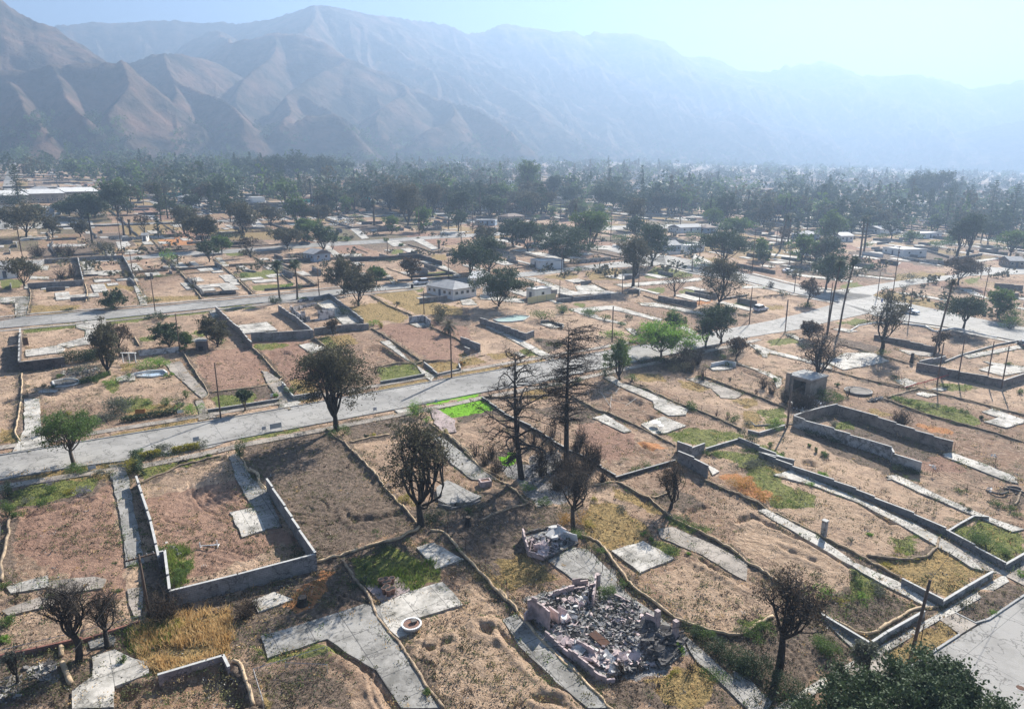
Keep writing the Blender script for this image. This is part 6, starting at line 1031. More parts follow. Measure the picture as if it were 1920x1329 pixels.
hedge('E 1010,1175 1150,1150', .9, .8, 'lyellow', 'clipped yellow-green hedge on the near verge, left stretch by the square lawn', 1800)
hedge('E 1285,1130 1440,1100', .9, .8, 'lyellow', 'clipped yellow-green hedge on the near verge, right stretch by the square lawn', 1800)
hedge('E 990,1185 1020,1290', 1.5, .9, 'ldark', 'tall dark hedge beside the shaded driveway at left', 2200)
hedge('E 835,850 900,845', 2.6, 2.6, 'lgrey', 'tall boxy olive hedge in front of the red dirt lot at left', 2600)
hedge('E 480,475 600,465 730,450', 2.3, 1.6, 'ldark', 'dark overgrown hedge behind the smoke-darkened patio wall', 4200)
hedge('E 600,620 700,600 790,560', .9, 1.0, 'lgreen', 'low ragged green hedge between the two pools at left', 1500)
hedge('E 910,905 1120,870 1300,840', .9, .9, 'ldark', 'long low dark hedge along the far verge of the middle street', 3000)
hedge('K 1590,755 1724,745', 1.5, 1.2, 'ldark', 'dark straight hedge on the third street behind the dark trees', 1600)
for s, h, w, n in (('A 860,870', 64, 92, 150), ('A 1285,850', 44, 74, 60), ('C 480,150', 50, 84, 160), ('C 400,190', 34, 50, 80), ('C 560,110', 40, 50, 80), ('B 60,810', 34, 60, 50), ('C 730,1150', 30, 34, 50), ('C 1100,1130', 36, 30, 16), ('H 1150,790', 34, 70, 100), ('H 1060,760', 30, 40, 60), ('H 1230,800', 30, 50, 60), ('I 60,790', 30, 50, 60), ('I 740,930', 34, 46, 120), ('G 1080,1130', 50, 26, 50), ('G 1150,1180', 54, 26, 50), ('G 1220,1210', 56, 26, 50), ('G 900,1010', 40, 26, 30), ('G 420,1200', 36, 30, 30), ('G 350,1130', 30, 20, 20), ('J 260,905', 26, 34, 60), ('J 400,895', 24, 34, 60), ('J 470,900', 24, 30, 50), ('J 410,1050', 20, 30, 40), ('J 490,1045', 28, 26, 40), ('I 820,470', 14, 8, 20), ('C 590,60', 44, 46, 60), ('H 370,540', 30, 30, 40), ('H 460,600', 34, 16, 20), ('H 560,860', 14, 16, 8), ('H 640,880', 14, 14, 8), ('H 850,700', 14, 10, 8), ('H 660,600', 10, 6, 6), ('A 85,745', 26, 20, 10), ('I 350,720', 20, 10, 8), ('J 1310,1100', 20, 14, 20), ('H 960,700', 26, 26, 40), ('L 910,1045', 16, 14, 20), ('M 230,1100', 16, 14, 20), ('G 960,1240', 40, 60, 90), ('G 1040,1270', 40, 50, 90), ('G 820,1180', 50, 30, 50), ('G 770,1060', 46, 30, 40), ('G 640,1060', 40, 24, 30), ('G 1110,1060', 44, 30, 60), ('G 900,1120', 34, 40, 60), ('G 470,1150', 36, 26, 40), ('C 640,150', 34, 40, 60), ('C 320,120', 44, 30, 40), ('B 1330,110', 40, 30, 40), ('H 420,480', 34, 34, 60), ('H 340,440', 36, 40, 80), ('H 900,660', 30, 26, 40), ('H 1200,640', 40, 30, 50), ('E 700,420', 26, 50, 60), ('E 900,420', 24, 40, 50), ('G 1840,500', 34, 40, 80), ('G 1760,500', 24, 40, 50)):
    dead_shrub(s, h, w, n, leaf='lbrown' if n > 90 else None, phrase='bare scorched shrub')
# tree stumps and dead trunks
for s, h, r, lb in (('B 325,785', .8, .5, 'charred stump on the bright orange soil'), ('B 1185,375', 1.1, .36, 'cut stump with pale sawn top where two straw rolls meet'), ('I 815,472', 2.2, .35, 'charred standing trunk beside the long tan wall')):
    b = g(*P(s)[0]); m = MB(); m.tube([(0, 0, -.2), (0, 0, h * .4), (.05, 0, h)], [r * 1.35, r * .95, r * .85], 10); t = thing('tree_stump', b, lb, 'stump'); del t['_o']; m.build('stump_body', MT['bark'], t); m = MB(); m.cyl((.05, 0, h + .003), r * .8, .02, 10); m.build('sawn_top', MT['barkg'], t)
# ------------------------------------------------------------------ poles and wires
pole('F 55,878', 680, 'bare pole beside the small round street tree, left'); pole('F 1745,578', 617, 'bare pole at the small yellow lawn on the middle street'); pole('E 1320,392', 588, 'bare pole at the end of the white plastered wall')
pole('G 1335,312', 574, 'pole behind the bright green bush beyond the middle street'); _, pt1 = pole('H 1078,940', 722, 'pale pole casting a shadow between the low curved walls', r=.17, material='roofb')
_, pt2 = pole('D 895,1112', 1087, 'leaning utility pole at the lower right pavement', lean=.07, r=.16); pole('D 930,1160', 1170, 'thin steel sign post beside the leaning utility pole', r=.05, material='rust', phrase='x'); _, pt3 = pole('A 778,850', 1040, 'tilted pole with a crossarm in the shade at lower left', arms=1, lean=-.02)
for s, ty, ar in (('I 1158,592', 636, 0), ('I 1475,662', 648, 0), ('I 1003,642', 644, 0), ('I 792,205', 559, 0), ('I 1370,610', 640, 0), ('H 800,190', 556, 0), ('H 1062,250', 562, 0), ('H 1370,240', 530, 0), ('G 180,572', 617, 0), ('J 825,895', 402, 0), ('J 157,935', 422, 1), ('J 898,1048', 472, 0), ('J 1045,1270', 520, 0), ('J 1370,855', 407, 0), ('J 142,870', 425, 1), ('J 968,555', 352, 0), ('K 535,1180', 502, 0), ('K 542,802', 395, 0), ('K 995,887', 446, 0), ('K 1207,762', 393, 1), ('K 1567,732', 383, 1), ('K 1405,1052', 486, 0), ('K 1240,1292', 545, 0), ('K 1618,655', 360, 0), ('K 1490,800', 418, 0), ('K 385,600', 366, 0), ('K 255,470', 334, 0), ('K 977,475', 330, 0), ('K 1163,450', 330, 0), ('L 550,1017', 460, 1), ('L 880,802', 397, 0), ('L 1350,685', 371, 1), ('L 1480,902', 418, 0), ('L 1428,1000', 467, 0), ('L 537,1182', 524, 0), ('L 957,1152', 511, 0), ('L 1475,1232', 541, 0), ('L 1068,1110', 508, 0), ('L 543,660', 378, 0), ('L 970,560', 365, 1), ('L 1120,720', 410, 0), ('L 302,680', 388, 0), ('L 893,1329', 576, 0), ('M 1040,1182', 462, 1), ('M 90,1310', 538, 0), ('M 332,1318', 562, 0), ('M 388,1130', 515, 0), ('M 355,950', 465, 0), ('M 107,1000', 430, 0), ('M 1165,740', 420, 0), ('M 268,810', 430, 0), ('M 1630,1035', 505, 0), ('M 850,700', 400, 0), ('M 940,1170', 510, 0), ('M 1158,1240', 540, 0)): pole(s, ty, arms=ar)
_, pt4 = pole('M 1647,1190', 497, 'tall pole with three crossarms at the far right', arms=3, lean=.03)
_, ptb = pole('D 470,1500', 1350, 'pole below the bottom edge') if False else (None, None)
wire(pt2, g(880, 1400) + [0, 0, 7.5], .4, 'thin overhead wire sagging from the leaning pole to the lower left'); wire(g(905, 1045) + [0, 0, 6.5], g(1235, 1370) + [0, 0, 6.5], .4, 'overhead wire crossing the front of the pink ruin'); wire(g(900, 1050) + [0, 0, 6.9], g(1180, 1370) + [0, 0, 6.9], .4, 'second overhead wire crossing the pink ruin, just left of the other')
wire(pt1, g(1700, 690) + [0, 0, 7.0], .5, 'upper overhead wire from the pale pole to the right'); wire(pt1 - [0, 0, .9], g(1700, 690) + [0, 0, 6.2], .5, 'lower overhead wire from the pale pole to the right'); wire(pt4, g(2050, 640) + [0, 0, 9], .5, 'overhead wire leaving the tall pole at the far right')
wire(pt3, g(150, 1400) + [0, 0, 7], .4, 'overhead wire from the tilted pole at lower left'); wire(pt2, g(1960, 880) + [0, 0, 8], .4, 'overhead wire from the leaning pole towards the right edge')
# ------------------------------------------------------------------ fences
fence('A 0,1090 160,1040 440,985 740,905', 1.3, 3, 'chain-link fence along the low dark red wall', mesh=True, material='steel'); fence('B 75,1180 240,1065 455,1060', 1.2, 3, 'chain-link fence round the dark sunken pit at the bottom, back side', mesh=True, material='steel'); fence('B 75,1180 125,1345', 1.2, 2.5, 'chain-link fence round the dark sunken pit at the bottom, left side', mesh=True, material='steel'); fence('B 240,1135 455,1145', 1.0, 3, 'low inner fence above the dark sunken pit', mesh=True, material='steel')
fence('A 10,640 -20,800 5,400', 1.4, 3, 'chain-link fence at the far left edge', mesh=True, material='steel')
fence('C 0,620 120,740 170,790 230,860', 1.3, 2.6, 'chain-link fence beside the straw roll left of the pink ruin', mesh=True, material='rust'); fence('C 530,470 610,590 700,680 790,780', 1.1, 1.2, 'black iron fence running down beside the ash-covered patio', material='iron'); fence('B 1080,410 1250,580 1387,720', 1.3, 2.6, 'wire fence along the straw roll on the dark lot', mesh=True, material='rust')
fence('H 0,650 190,725 340,800 450,830', 1.2, 3, 'rusty stakes along the near side of the white curved driveway'); fence('H 330,520 620,620 700,670 860,720', 1.0, 3, 'rusty stakes beside the tan driveway in the centre right'); fence('D 500,150 640,210 850,290 930,340', 1.2, 2.6, 'rusty stakes above the long low grey wall')
fence('D 1020,120 1130,170 1225,215 1310,245 1420,280', 1.3, 2.6, 'wire fence on leaning stakes beside the upper white driveway'); fence('I 180,640 290,700 440,745 560,735', 1.1, 2.5, 'rusty stakes behind the roofless concrete building'); fence('I 450,490 720,560 760,650', 1.1, 3, 'rusty stakes beside the pale oval disc'); fence('I 1130,1110 1230,1140 1320,1180 1430,1210', 1.2, 3, 'stakes tied with pale rags at the right')
fence('I 500,620 580,640 720,680', 1.2, 3, 'thin stakes right of the dead spreading tree'); fence('F 330,395 470,560 515,595', 1.2, 2.2, 'rusty stakes beside the straw roll left of the big oak'); fence('F 1300,300 1430,400', 1.2, 2.5, 'rusty stakes beside the tan driveway behind the big oak'); fence('G 340,1100 450,1150 560,1230', 1.6, .8, 'dense charred stakes left of the bare conifer', rail=False, material='iron'); fence('G 850,1000 1000,1080', 2.0, .8, 'charred stakes between the two bare conifers', rail=False, material='iron')
fence('C 160,60 300,120 420,180', 1.8, 1.0, 'charred fence stakes below the two bare conifers', rail=False, material='iron'); fence('F 560,60 620,120 690,150', 1.2, 1.5, 'steel fence left of the burnt white house shell', mesh=True, material='steel'); fence('F 900,120 1060,140 1090,160', 1.2, 1.5, 'steel fence right of the burnt white house shell', mesh=True, material='steel')
fence('E 460,545 600,560 720,545', 1.5, 2.5, 'chain-link fence by the grey kidney-shaped pool', mesh=True, material='steel'); fence('G 450,140 600,130 710,120', 1.5, 2, 'steel mesh fence behind the green pool', mesh=True, material='steel'); fence('G 230,460 330,425 385,415', .9, 2.5, 'low fence round the small dry lawn', material='steel'); fence('H 0,465 120,450', .9, 2, 'low fence beside the middle street under the lime-green tree', material='steel')
def panel_fence(s, h, m_, label, name='panel_fence'):
    l = resample(G2(s), 2.4); t = thing(name, g3(*l[0]), label, 'fence')
    for i in range(len(l) - 1):
        a, b = l[i], l[i + 1]; c = (a + b) / 2; d = b - a; m = MB(); m.box((c[0], c[1], gz(*c) + h / 2), (np.linalg.norm(d) * .97, .05, h), math.atan2(d[1], d[0])); m.build('panel', MT[m_], t)
    for p in l: m = MB(); m.tube([g3(*p, -.1), g3(*p, h + .1)], .05, 5); m.build('post', MT['steel'], t)
panel_fence('L 320,1222 510,1190', 1.8, 'yellowp', 'pale yellow panel fence in front of the white shed'); panel_fence('K 370,545 640,535 880,528', 2.6, 'teal', 'long teal cloth fence in the middle distance', 'cloth_fence'); panel_fence('J 1080,505 1230,500', 2.8, 'teal', 'teal cloth fence left of the cypresses', 'cloth_fence'); panel_fence('J 300,945 420,935', 1.2, 'whitep', 'pale panel fence behind the far left cleared lot')
panel_fence('K 1630,730 1724,725', 1.2, 'bluew', 'low pale fence at the far end of the third street'); panel_fence('M 840,880 980,900', 1.4, 'whitep', 'white panel fence in front of the paired palms'); panel_fence('L 1260,890 1420,885', 1.2, 'whitep', 'white fence in front of the pale blue house')
# ------------------------------------------------------------------ buildings
house('Z 800,549 850,563', 8.5, 2.6, 'hip', 'stucco', 'roofg', 'white bungalow with grey hipped roof in the centre distance', rise=1.5, win=5)
house('K 1545,1110 1620,1115', 12, 2.7, 'gable', 'stucco', 'roofw', 'white wing with pale gable roof behind the white bungalow', rise=1.3, win=3); house('Z 905,552 925,556', 4, 2.3, 'flat', 'stucco', 'roofw', 'small white annex at the right end of the white bungalow', win=1)
house('L 312,1180 368,1195', 6.5, 2.7, 'flat', 'stucco', 'roofw', 'plain white flat-roofed shed right of the big dark round tree', win=1); house('L 340,960 405,988', 9, 2.4, 'flat', 'stucco', 'roofw', 'white container-like shed beside the second street', win=1, name='shed'); house('L 465,975 560,968', 3, 2.2, 'flat', 'bluew', 'roofg', 'grey-green container next to the white container-like shed', win=2, name='container')
house('K 430,925 500,940', 7, 2.6, 'gable', 'bluew', 'roofg', 'small pale grey house with grey gable roof beside the second street', rise=1.3); house('J 958,800 990,800', 3.5, 2.3, 'gable', 'stucco', 'roofg', 'small white garden shed with grey roof', rise=.8, win=1, name='garden_shed'); house('J 312,640 370,638', 6, 2.6, 'gable', 'stucco', 'roofg', 'small white gabled house below the long school building', rise=1.5)
house('J -60,1060 130,1045', 8, 2.8, 'gable', 'stucco', 'roofg', 'white house cut by the left edge beside the green lawn', rise=1.5)
house('J -40,562 200,548', 14, 5.0, 'gable', 'stuccob' if False else 'beige', 'roofw', 'long school building at far left, left wing', rise=2.6, win=7, name='school_wing'); house('J 205,545 440,532', 12, 5, 'gable', 'beige', 'roofw', 'long school building at far left, middle wing', rise=2.4, win=7, name='school_wing'); house('J 445,530 670,515', 12, 5, 'gable', 'beige', 'roofw', 'long school building at far left, right wing', rise=2.4, win=7, name='school_wing')
house('M 975,865 1110,895', 12, 2.8, 'flat', 'stucco', 'roofw', 'low house with a wide flat white roof at right'); house('M 695,795 780,795', 9, 2.8, 'gable', 'stucco', 'roofw', 'white gabled house right of the full bright green tree', rise=1.4); house('M 470,785 560,778', 9, 2.6, 'hip', 'bluew', 'roofg', 'grey-roofed house left of the full bright green tree'); house('M 960,745 1100,735', 10, 2.6, 'gable', 'stucco', 'roofg', 'long grey-roofed house behind the paired palms'); house('M 1220,775 1370,770', 10, 2.6, 'flat', 'stucco', 'roofw', 'long low pale house left of the umbrella pines')
house('L 1270,875 1350,872', 9, 2.8, 'gable', 'bluew', 'roofg', 'pale blue house near the cross street', rise=1.6); house('L 1385,870 1510,868', 6, 2.4, 'flat', 'stucco', 'roofw', 'white flat-roofed carport beside the pale blue house'); house('L 1350,745 1490,740', 10, 2.6, 'gable', 'stucco', 'roofg', 'long grey-roofed house beyond the pale blue house', rise=1.3); house('L 1520,745 1600,742', 9, 2.6, 'hip', 'bluew', 'roofb', 'brown-roofed house beyond the traffic island tree')
house('L 430,700 440,690', 2, .2, 'flat', 'stucco', 'roofw', 'x') if False else None
house('L 190,670 300,660', 8, 2.6, 'hip', 'beige', 'roofb', 'tan low house in the hazy middle distance beyond the dark trees'); house('L 0,690 100,695', 7, 2.6, 'flat', 'bluew', 'roofw', 'white-roofed carport beyond the dark trees, centre'); house('K 1600,690 1700,690', 7, 2.4, 'flat', 'beige', 'roofw', 'pale flat-roofed house at the end of the third street'); house('J 850,355 935,350', 9, 3, 'gable', 'stucco', 'roofw', 'small white house high at left under the hills'); house('J 1040,375 1120,372', 10, 3, 'flat', 'beige', 'roofg', 'x', win=2) if False else None
house('M 1820,965 1920,970', 8, 2.6, 'gable', 'beige', 'roofg', 'grey-roofed house at the right edge beyond the junction'); house('J 1690,250 1760,248', 14, 4, 'flat', 'stucco', 'roofw', 'pale flat building under the foot of the hills, left') if False else None
# burnt-out concrete building
def shell():
    a, b = G2('H 1110,690')[0], G2('H 1215,712')[0]; d = W; n = U; o = G2('H 1075,668')[0]; L1, L2, h = 4.6, 5.2, 3.0; ang = math.atan2(W[1], W[0]); t = thing('concrete_building', g3(*o), 'beige roofless-looking concrete building, blackened inside, by the bare spreading tree', 'building')
    def loc(x, y, z): p = o + W * x + U * y; return (p[0], p[1], gz(*(o + W * 2 + U * 2)) + z)
    m = MB(); m.box(loc(.12, L2 / 2, h / 2 - .2), (.22, L2, h + .4), ang); m.box(loc(L1 - .12, L2 / 2, h / 2 - .2), (.22, L2, h + .4), ang); m.box(loc(L1 / 2, L2 - .12, h / 2 - .2), (L1 - .5, .22, h + .4), ang); m.box(loc(.7, .12, h / 2 - .2), (.9, .22, h + .4), ang); m.box(loc(L1 - .6, .12, h / 2 - .2), (.7, .22, h + .4), ang); m.box(loc(L1 / 2 + .1, .12, h - .25), (L1 - 2.3, .22, .5), ang); m.build('wall', MT['beige'], t)
    m = MB(); m.box(loc(L1 / 2, L2 / 2, h + .12), (L1 + .3, L2 + .3, .2), ang); m.build('roof', MT['coping'], t); m = MB(); m.box(loc(.25, -.15, h * .55), (.8, .6, h * 1.25), ang); m.build('chimney', MT['beige'], t); m = MB(); m.box(loc(L1 / 2, L2 / 2, .02), (L1 - .6, L2 - .6, .1), ang); m.build('floor', MT['charred'], t)
shell()
def burnt_shell():
    t = thing('burnt_house_shell', g(*P('F 640,160')[0]), 'roofless shell of a burnt white house with smoke-stained jagged walls', 'house ruin'); r_ = np.random.default_rng(5)
    def jag(s, hs, part='wall'):
        l = resample(G2(s), .8); m = MB()
        for i in range(len(l) - 1):
            a, b = l[i], l[i + 1]; h0 = np.interp(i / len(l), np.linspace(0, 1, len(hs)), hs) * r_.uniform(.85, 1.1); d = b - a; c = (a + b) / 2; m.box((c[0], c[1], gz(*c) + h0 / 2 - .15), (np.linalg.norm(d) + .02, .2 + .004 * (i % 3), h0 + .3), math.atan2(d[1], d[0]))
        m.build(part, MT['stuccob'], t)
    jag('F 570,118 605,140 645,172', (2.2, 1.9, 2.4)); jag('F 645,172 700,170 770,160', (2.4, .5, .5, 2.2)); jag('F 770,160 830,150 888,142', (2.2, 1.8, 2.0)); jag('F 888,142 850,105 800,80', (2, .8, .5)); jag('F 560,90 660,60 760,45', (.8, .4, .9)); jag('F 620,30 700,15 780,5', (.8, .6, .8))
burnt_shell()
# ------------------------------------------------------------------ the pink ruin
def rubble(t, outline, n, seed, mats, smin=.15, smax=.7, z=.05, name='rubble', heap=.35):
    r_ = np.random.default_rng(seed); poly = G2(outline); mn, mx = poly.min(0), poly.max(0); bufs = {k: MB() for k in mats}
    pts = r_.uniform(mn, mx, (n * 3, 2)); pts = pts[sdf(pts[:, 0], pts[:, 1], poly) > .1][:n]
    for i, p in enumerate(pts):
        k = mats[int(r_.integers(0, len(mats)))]; s = smin + (smax - smin) * r_.random() ** 2.5; hz_ = gz(*p) + z + heap * max(0, noise(p[0] * .45, p[1] * .45)) + s * .12
        kind = r_.random()
        if kind < .6: sz = (s, s * r_.uniform(.4, 1), s * r_.uniform(.06, .3))
        elif kind < .85: sz = (s * 1.8, .07, .05)
        else: sz = (s * .5, s * .5, s * .4)
        bufs[k].box((p[0], p[1], hz_), sz, r_.uniform(0, 6.3), r_.normal() * .35, r_.normal() * .35)
    for k in mats:
        if bufs[k].n: o = bufs[k].build(name, MT[k], t); o['kind'] = 'stuff'
def ruin():
    t = thing('house_ruin', g(*P('C 600,950')[0]), 'burnt-out pink stucco house, collapsed into ash and rubble, in the foreground', 'house ruin'); r_ = np.random.default_rng(2)
    m = MB(); m.prism(drape(G2('C 240,760 330,735 560,668 600,680 780,750 930,850 1060,965 1070,1030 960,1125 830,1085 640,1185 560,1110 430,1000 330,920')), -.3, .17); m.build('foundation_slab', MT['grey'], t, uv=True)
    P3 = lambda s: G2('C ' + s)
    def w(s, hs, mm='pink', th=.16, nm='wall'):
        l = resample(P3(s), .5); m = MB(); n = len(l)
        for i in range(n - 1):
            a, b = l[i], l[i + 1]; h0 = np.interp(i / n, np.linspace(0, 1, len(hs)), hs) * r_.uniform(.6, 1.05); d = b - a; c = (a + b) / 2; m.box((c[0], c[1], gz(*c) + h0 / 2), (np.linalg.norm(d) + .01, th + .003 * (i % 3), h0 + .2), math.atan2(d[1], d[0]), r_.normal() * .03)
        m.build(nm, MT[mm], t)
    w('232,880 260,850 300,870 360,925', (1.2, 2.5, 2.9, 2.2, .5), 'pink'); w('330,775 450,730 600,700', (.5, .9, .4, 1.0)); w('600,705 598,740 585,800', (1.8, 1.5, .5)); w('340,960 400,1010 470,1060 560,1130', (.7, .5, .9, .6)); w('560,1130 640,1195 700,1190', (.8, .5, .4)); w('780,1120 835,1090', (.6, 1.1)); w('360,860 410,900', (1.6, .9)); w('470,1000 540,1040 590,1080', (.8, 1.2, .4)); w('700,750 780,790', (.4, .8)); w('860,900 915,930', (1.4, 1.0))
    w('960,940 1050,1010', (.5, .6)); w('480,700 560,690', (.9, .7), 'pink')
    for s, h in (('918,925', 2.2), ('1012,985', 2.3), ('610,700', 1.6)): b = g(*P('C ' + s)[0]); m = MB(); m.box((b[0], b[1], b[2] + h / 2), (.42, .42, h), .6); m.build('pillar', MT['pink'], t)
    rubble(t, 'C 250,780 560,690 780,770 1040,980 950,1110 700,1170 560,1090 360,920', 5200, 3, ['ash', 'charred', 'ash', 'rock', 'ash', 'charred', 'pink'], .08, .6, .2)
    rubble(t, 'C 350,870 560,690 600,760 480,900', 60, 9, ['pink', 'ash'], .4, 1.1, .35, 'fallen_wall_piece'); rubble(t, 'C 350,950 470,1000 830,1080 700,1170 560,1090', 150, 10, ['pink', 'ash'], .4, 1.2, .3, 'fallen_wall_piece'); rubble(t, 'C 820,900 1050,960 1060,1040 930,1130 860,1060', 260, 11, ['charred'], .3, 1.4, .35, 'charred_beam')
    m = MB(); b = g(*P('C 620,990')[0]); m.box((b[0], b[1], b[2] + .55), (1.9, .8, .06), -.9, .15, .1); m.build('rusty_sheet', MT['rust'], t); m = MB(); a, c_ = g(*P('C 905,1010')[0]), g(*P('C 1055,975')[0]); m.tube([a + [0, 0, .9], c_ + [0, 0, 1.0]], .09, 6); m.build('charred_beam', MT['charred'], t)
    m = MB(); b = g(*P('C 445,880')[0]); m.cyl((b[0], b[1], b[2] + .2), .55, .5, 12, .45); m.build('bathtub', MT['whitep'], t)
ruin()
def ruin2():
    t = thing('garage_ruin', g(*P('C 330,500')[0]), 'smaller collapsed pink outbuilding beyond the pink stucco ruin', 'garage ruin'); m = MB(); m.prism(drape(G2('C 225,440 400,390 510,475 335,555 250,525')), -.3, .17); m.build('foundation_slab', MT['grey'], t, uv=True); r_ = np.random.default_rng(4)
    for s, h, k in (('C 222,440 250,535', .9, 'pink'), ('C 250,535 335,562', .5, 'pink'), ('C 225,432 400,388', .35, 'charred'), ('C 400,388 500,455', .5, 'pink'), ('C 335,562 510,475', .3, 'charred')):
        l = resample(G2(s), .6); m = MB()
        for i in range(len(l) - 1): a, b = l[i], l[i + 1]; d = b - a; c = (a + b) / 2; hh = h * r_.uniform(.6, 1.3); m.box((c[0], c[1], gz(*c) + hh / 2 + .1), (np.linalg.norm(d), .18, hh), math.atan2(d[1], d[0]), r_.normal() * .1)
        m.build('wall', MT[k], t)
    rubble(t, 'C 235,450 400,400 490,465 340,545 260,520', 520, 6, ['ash', 'charred', 'pink'], .12, .7, .2); rubble(t, 'C 250,490 360,500 340,545 260,520', 30, 7, ['pink'], .6, 1.7, .4, 'fallen_wall_piece'); rubble(t, 'C 330,410 400,400 450,440 380,470', 20, 8, ['roofw'], .6, 1.6, .4, 'fallen_roof_sheet')
    m = MB(); b = g(*P('C 470,460')[0]); m.box((b[0], b[1], b[2] + .7), (1.6, .08, 1.0), -.5, .3); m.build('fallen_door', MT['whitep'], t)
ruin2()
t = thing('rubble_heap', g(*P('A 185,1130')[0]), 'heap of dark and pale rubble on the dark soil at lower left', 'rubble heap'); rubble(t, 'A 120,1120 280,1090 300,1130 150,1190', 300, 21, ['rock', 'charred'], .15, .6, 0); rubble(t, 'A 250,1140 320,1150 300,1200 200,1190', 60, 22, ['brick'], .2, .5, 0, 'bricks')
t = thing('rubble_heap', g(*P('A 50,1240')[0]), 'scatter of broken brick at the bottom left corner', 'rubble heap'); rubble(t, 'A 0,1180 120,1150 110,1290 0,1310', 260, 23, ['charred', 'brick', 'rock'], .15, .6, 0)
t = thing('rubble_heap', g(*P('G 860,1200')[0]), 'ash and stone litter at the foot of the two bare conifers', 'rubble heap'); rubble(t, 'G 740,1140 940,1080 1000,1180 900,1306 740,1290', 420, 24, ['rock', 'charred', 'ash'], .12, .5, 0)
t = thing('rubble_heap', g(*P('E 570,500')[0]), 'pale stone litter behind the grey kidney-shaped pool', 'rubble heap'); rubble(t, 'E 400,580 460,520 720,510 760,540 600,590', 260, 25, ['rock', 'charred'], .15, .7, 0)
t = thing('rubble_heap', g(*P('H 1250,790')[0]), 'white debris scattered on burnt ground by the bare spreading tree', 'rubble heap'); rubble(t, 'H 1080,740 1380,740 1380,830 1150,850', 220, 26, ['rock', 'charred', 'whitep'], .15, .7, 0)
t = thing('rubble_heap', g(*P('I 560,740')[0]), 'low stone pile where straw rolls meet behind the walled lot', 'rubble heap'); rubble(t, 'I 480,760 600,715 640,735 560,760', 160, 27, ['rock', 'charred'], .2, .7, 0)
t = thing('stone_edging', g(*P('A 890,490')[0]), 'curved line of pale stones inside the walled red-dirt lot', 'stones'); rubble(t, 'A 835,460 870,460 920,490 945,525 925,535 900,505', 90, 28, ['rock'], .25, .6, 0, 'stone')
t = thing('rubble_heap', g(*P('K 670,630')[0]), 'burnt-out rubble of a far house in the middle distance', 'rubble heap'); rubble(t, 'K 600,700 600,650 760,640 780,690', 400, 29, ['rock', 'charred', 'whitep'], .3, 1.6, 0)
t = thing('rubble_heap', g(*P('K 1320,700')[0]), 'purplish rubble field of a far burnt lot by the third street', 'rubble heap'); rubble(t, 'K 1220,720 1230,680 1420,670 1430,700', 400, 30, ['pink', 'charred'], .3, 1.3, 0)
# retaining pit with ladders of steel over it (centre)
t = thing('steel_frame', g(*P('G 1340,760')[0]), 'light steel frame laid across the round pit right of the bare conifer', 'steel frame')
for s in ('1240,670 1330,800', '1255,690 1380,700', '1320,740 1440,775', '1390,655 1360,690', '1430,790 1510,730', '1330,720 1320,800'):
    l = G2('G ' + ' '.join('%s' % p for p in s.split())); m = MB(); m.tube([g3(*l[0], .45), g3(*l[1], .4)], .035, 5); m.build('bar', MT['coping'], t)
# small things
def pot(b, r, h, k, lb):
    t = thing('flower_pot', b, lb, 'flower pot', 'flower pots stacked on the slab'); m = MB(); m.cyl(b, r * .7, h, 12, r); m.build('pot_body', MT[k], t, smooth=False); m = MB(); m.cyl(b + [0, 0, h], r * 1.12, .06, 12); m.build('rim', MT[k], t); m = MB(); m.cyl(b + [0, 0, h + .03], r * .85, .04, 10); m.build('soil', MT['dark'], t)
pp = [('B 735,690', .26), ('B 760,685', .26), ('B 792,682', .26), ('B 757,705', .26), ('B 776,700', .22), ('B 765,725', .3), ('B 795,735', .28), ('B 775,745', .26), ('B 752,735', .24)]
names_ = ['left back', 'middle back', 'reddest, right back', 'second row left', 'second row middle', 'largest, near the middle', 'right front', 'nearest front', 'left front']
for (s, r_), nn in zip(pp, names_): pot(g(*P(s)[0]) + [0, 0, .12], r_ * 1.1, .62, 'terra', 'terracotta flower pot in the cluster on the pinkish slab, %s' % nn)
b = g(*P('B 893,910')[0]) + np.array([0, 0, .14]); t = thing('fire_pit', b, 'round white-rimmed fire pit filled with reddish soil on the white slab', 'fire pit'); m = MB(); m.cyl(b, .78, .32, 28, .86); m.build('bowl', MT['coping'], t, smooth=True)
m = MB()
for i in range(28): a = i * 2 * math.pi / 28; m.box(b + [math.cos(a) * .84, math.sin(a) * .84, .37], (.17, .15, .1), a + 1.57)
m.build('rim', MT['whitep'], t); m = MB(); m.cyl(b + [0, 0, .33], .75, .02, 24); m.build('soil', MT['terra'], t); m = MB(); m.box(b + [.2, .2, .5], (.5, .35, .25), .4, .2); m.build('rock', MT['brick'], t)
b = g(*P('B 1275,165')[0]); t = thing('brick_planter', b, 'small pinkish red brick box on the dirt beside the raised patio', 'planter'); m = MB(); 
for x, y, sx, sy in ((0, -.45, 1.5, .16), (0, .45, 1.5, .16), (-.67, 0, .16, .74), (.67, 0, .16, .74)): m.box(b + [x * .9 - y * .3, y + x * .3, .35], (sx, sy, .8), .32)
m.build('planter_body', MT['pink'], t); m = MB(); m.box(b + [0, 0, .6], (1.15, .7, .1), .32); m.build('fill', MT['terra'], t)
def garden_table(s, lb, r=.75):
    b = g(*P(s)[0]) + np.array([0, 0, .15]); t = thing('garden_table', b, lb, 'table'); m = MB(); m.cyl(b + [0, 0, .7], r, .05, 20); m.build('table_top', MT['whitep'], t)
    for a in range(4): m = MB(); m.tube([b + [math.cos(a * 1.57) * r * .6, math.sin(a * 1.57) * r * .6, 0], b + [math.cos(a * 1.57) * r * .3, math.sin(a * 1.57) * r * .3, .7]], .03, 5); m.build('leg', MT['whitep'], t)
garden_table('G 1650,925', 'larger round white garden table on the pale patio'); garden_table('G 1685,950', 'smaller round white garden table on the pale patio', .45)
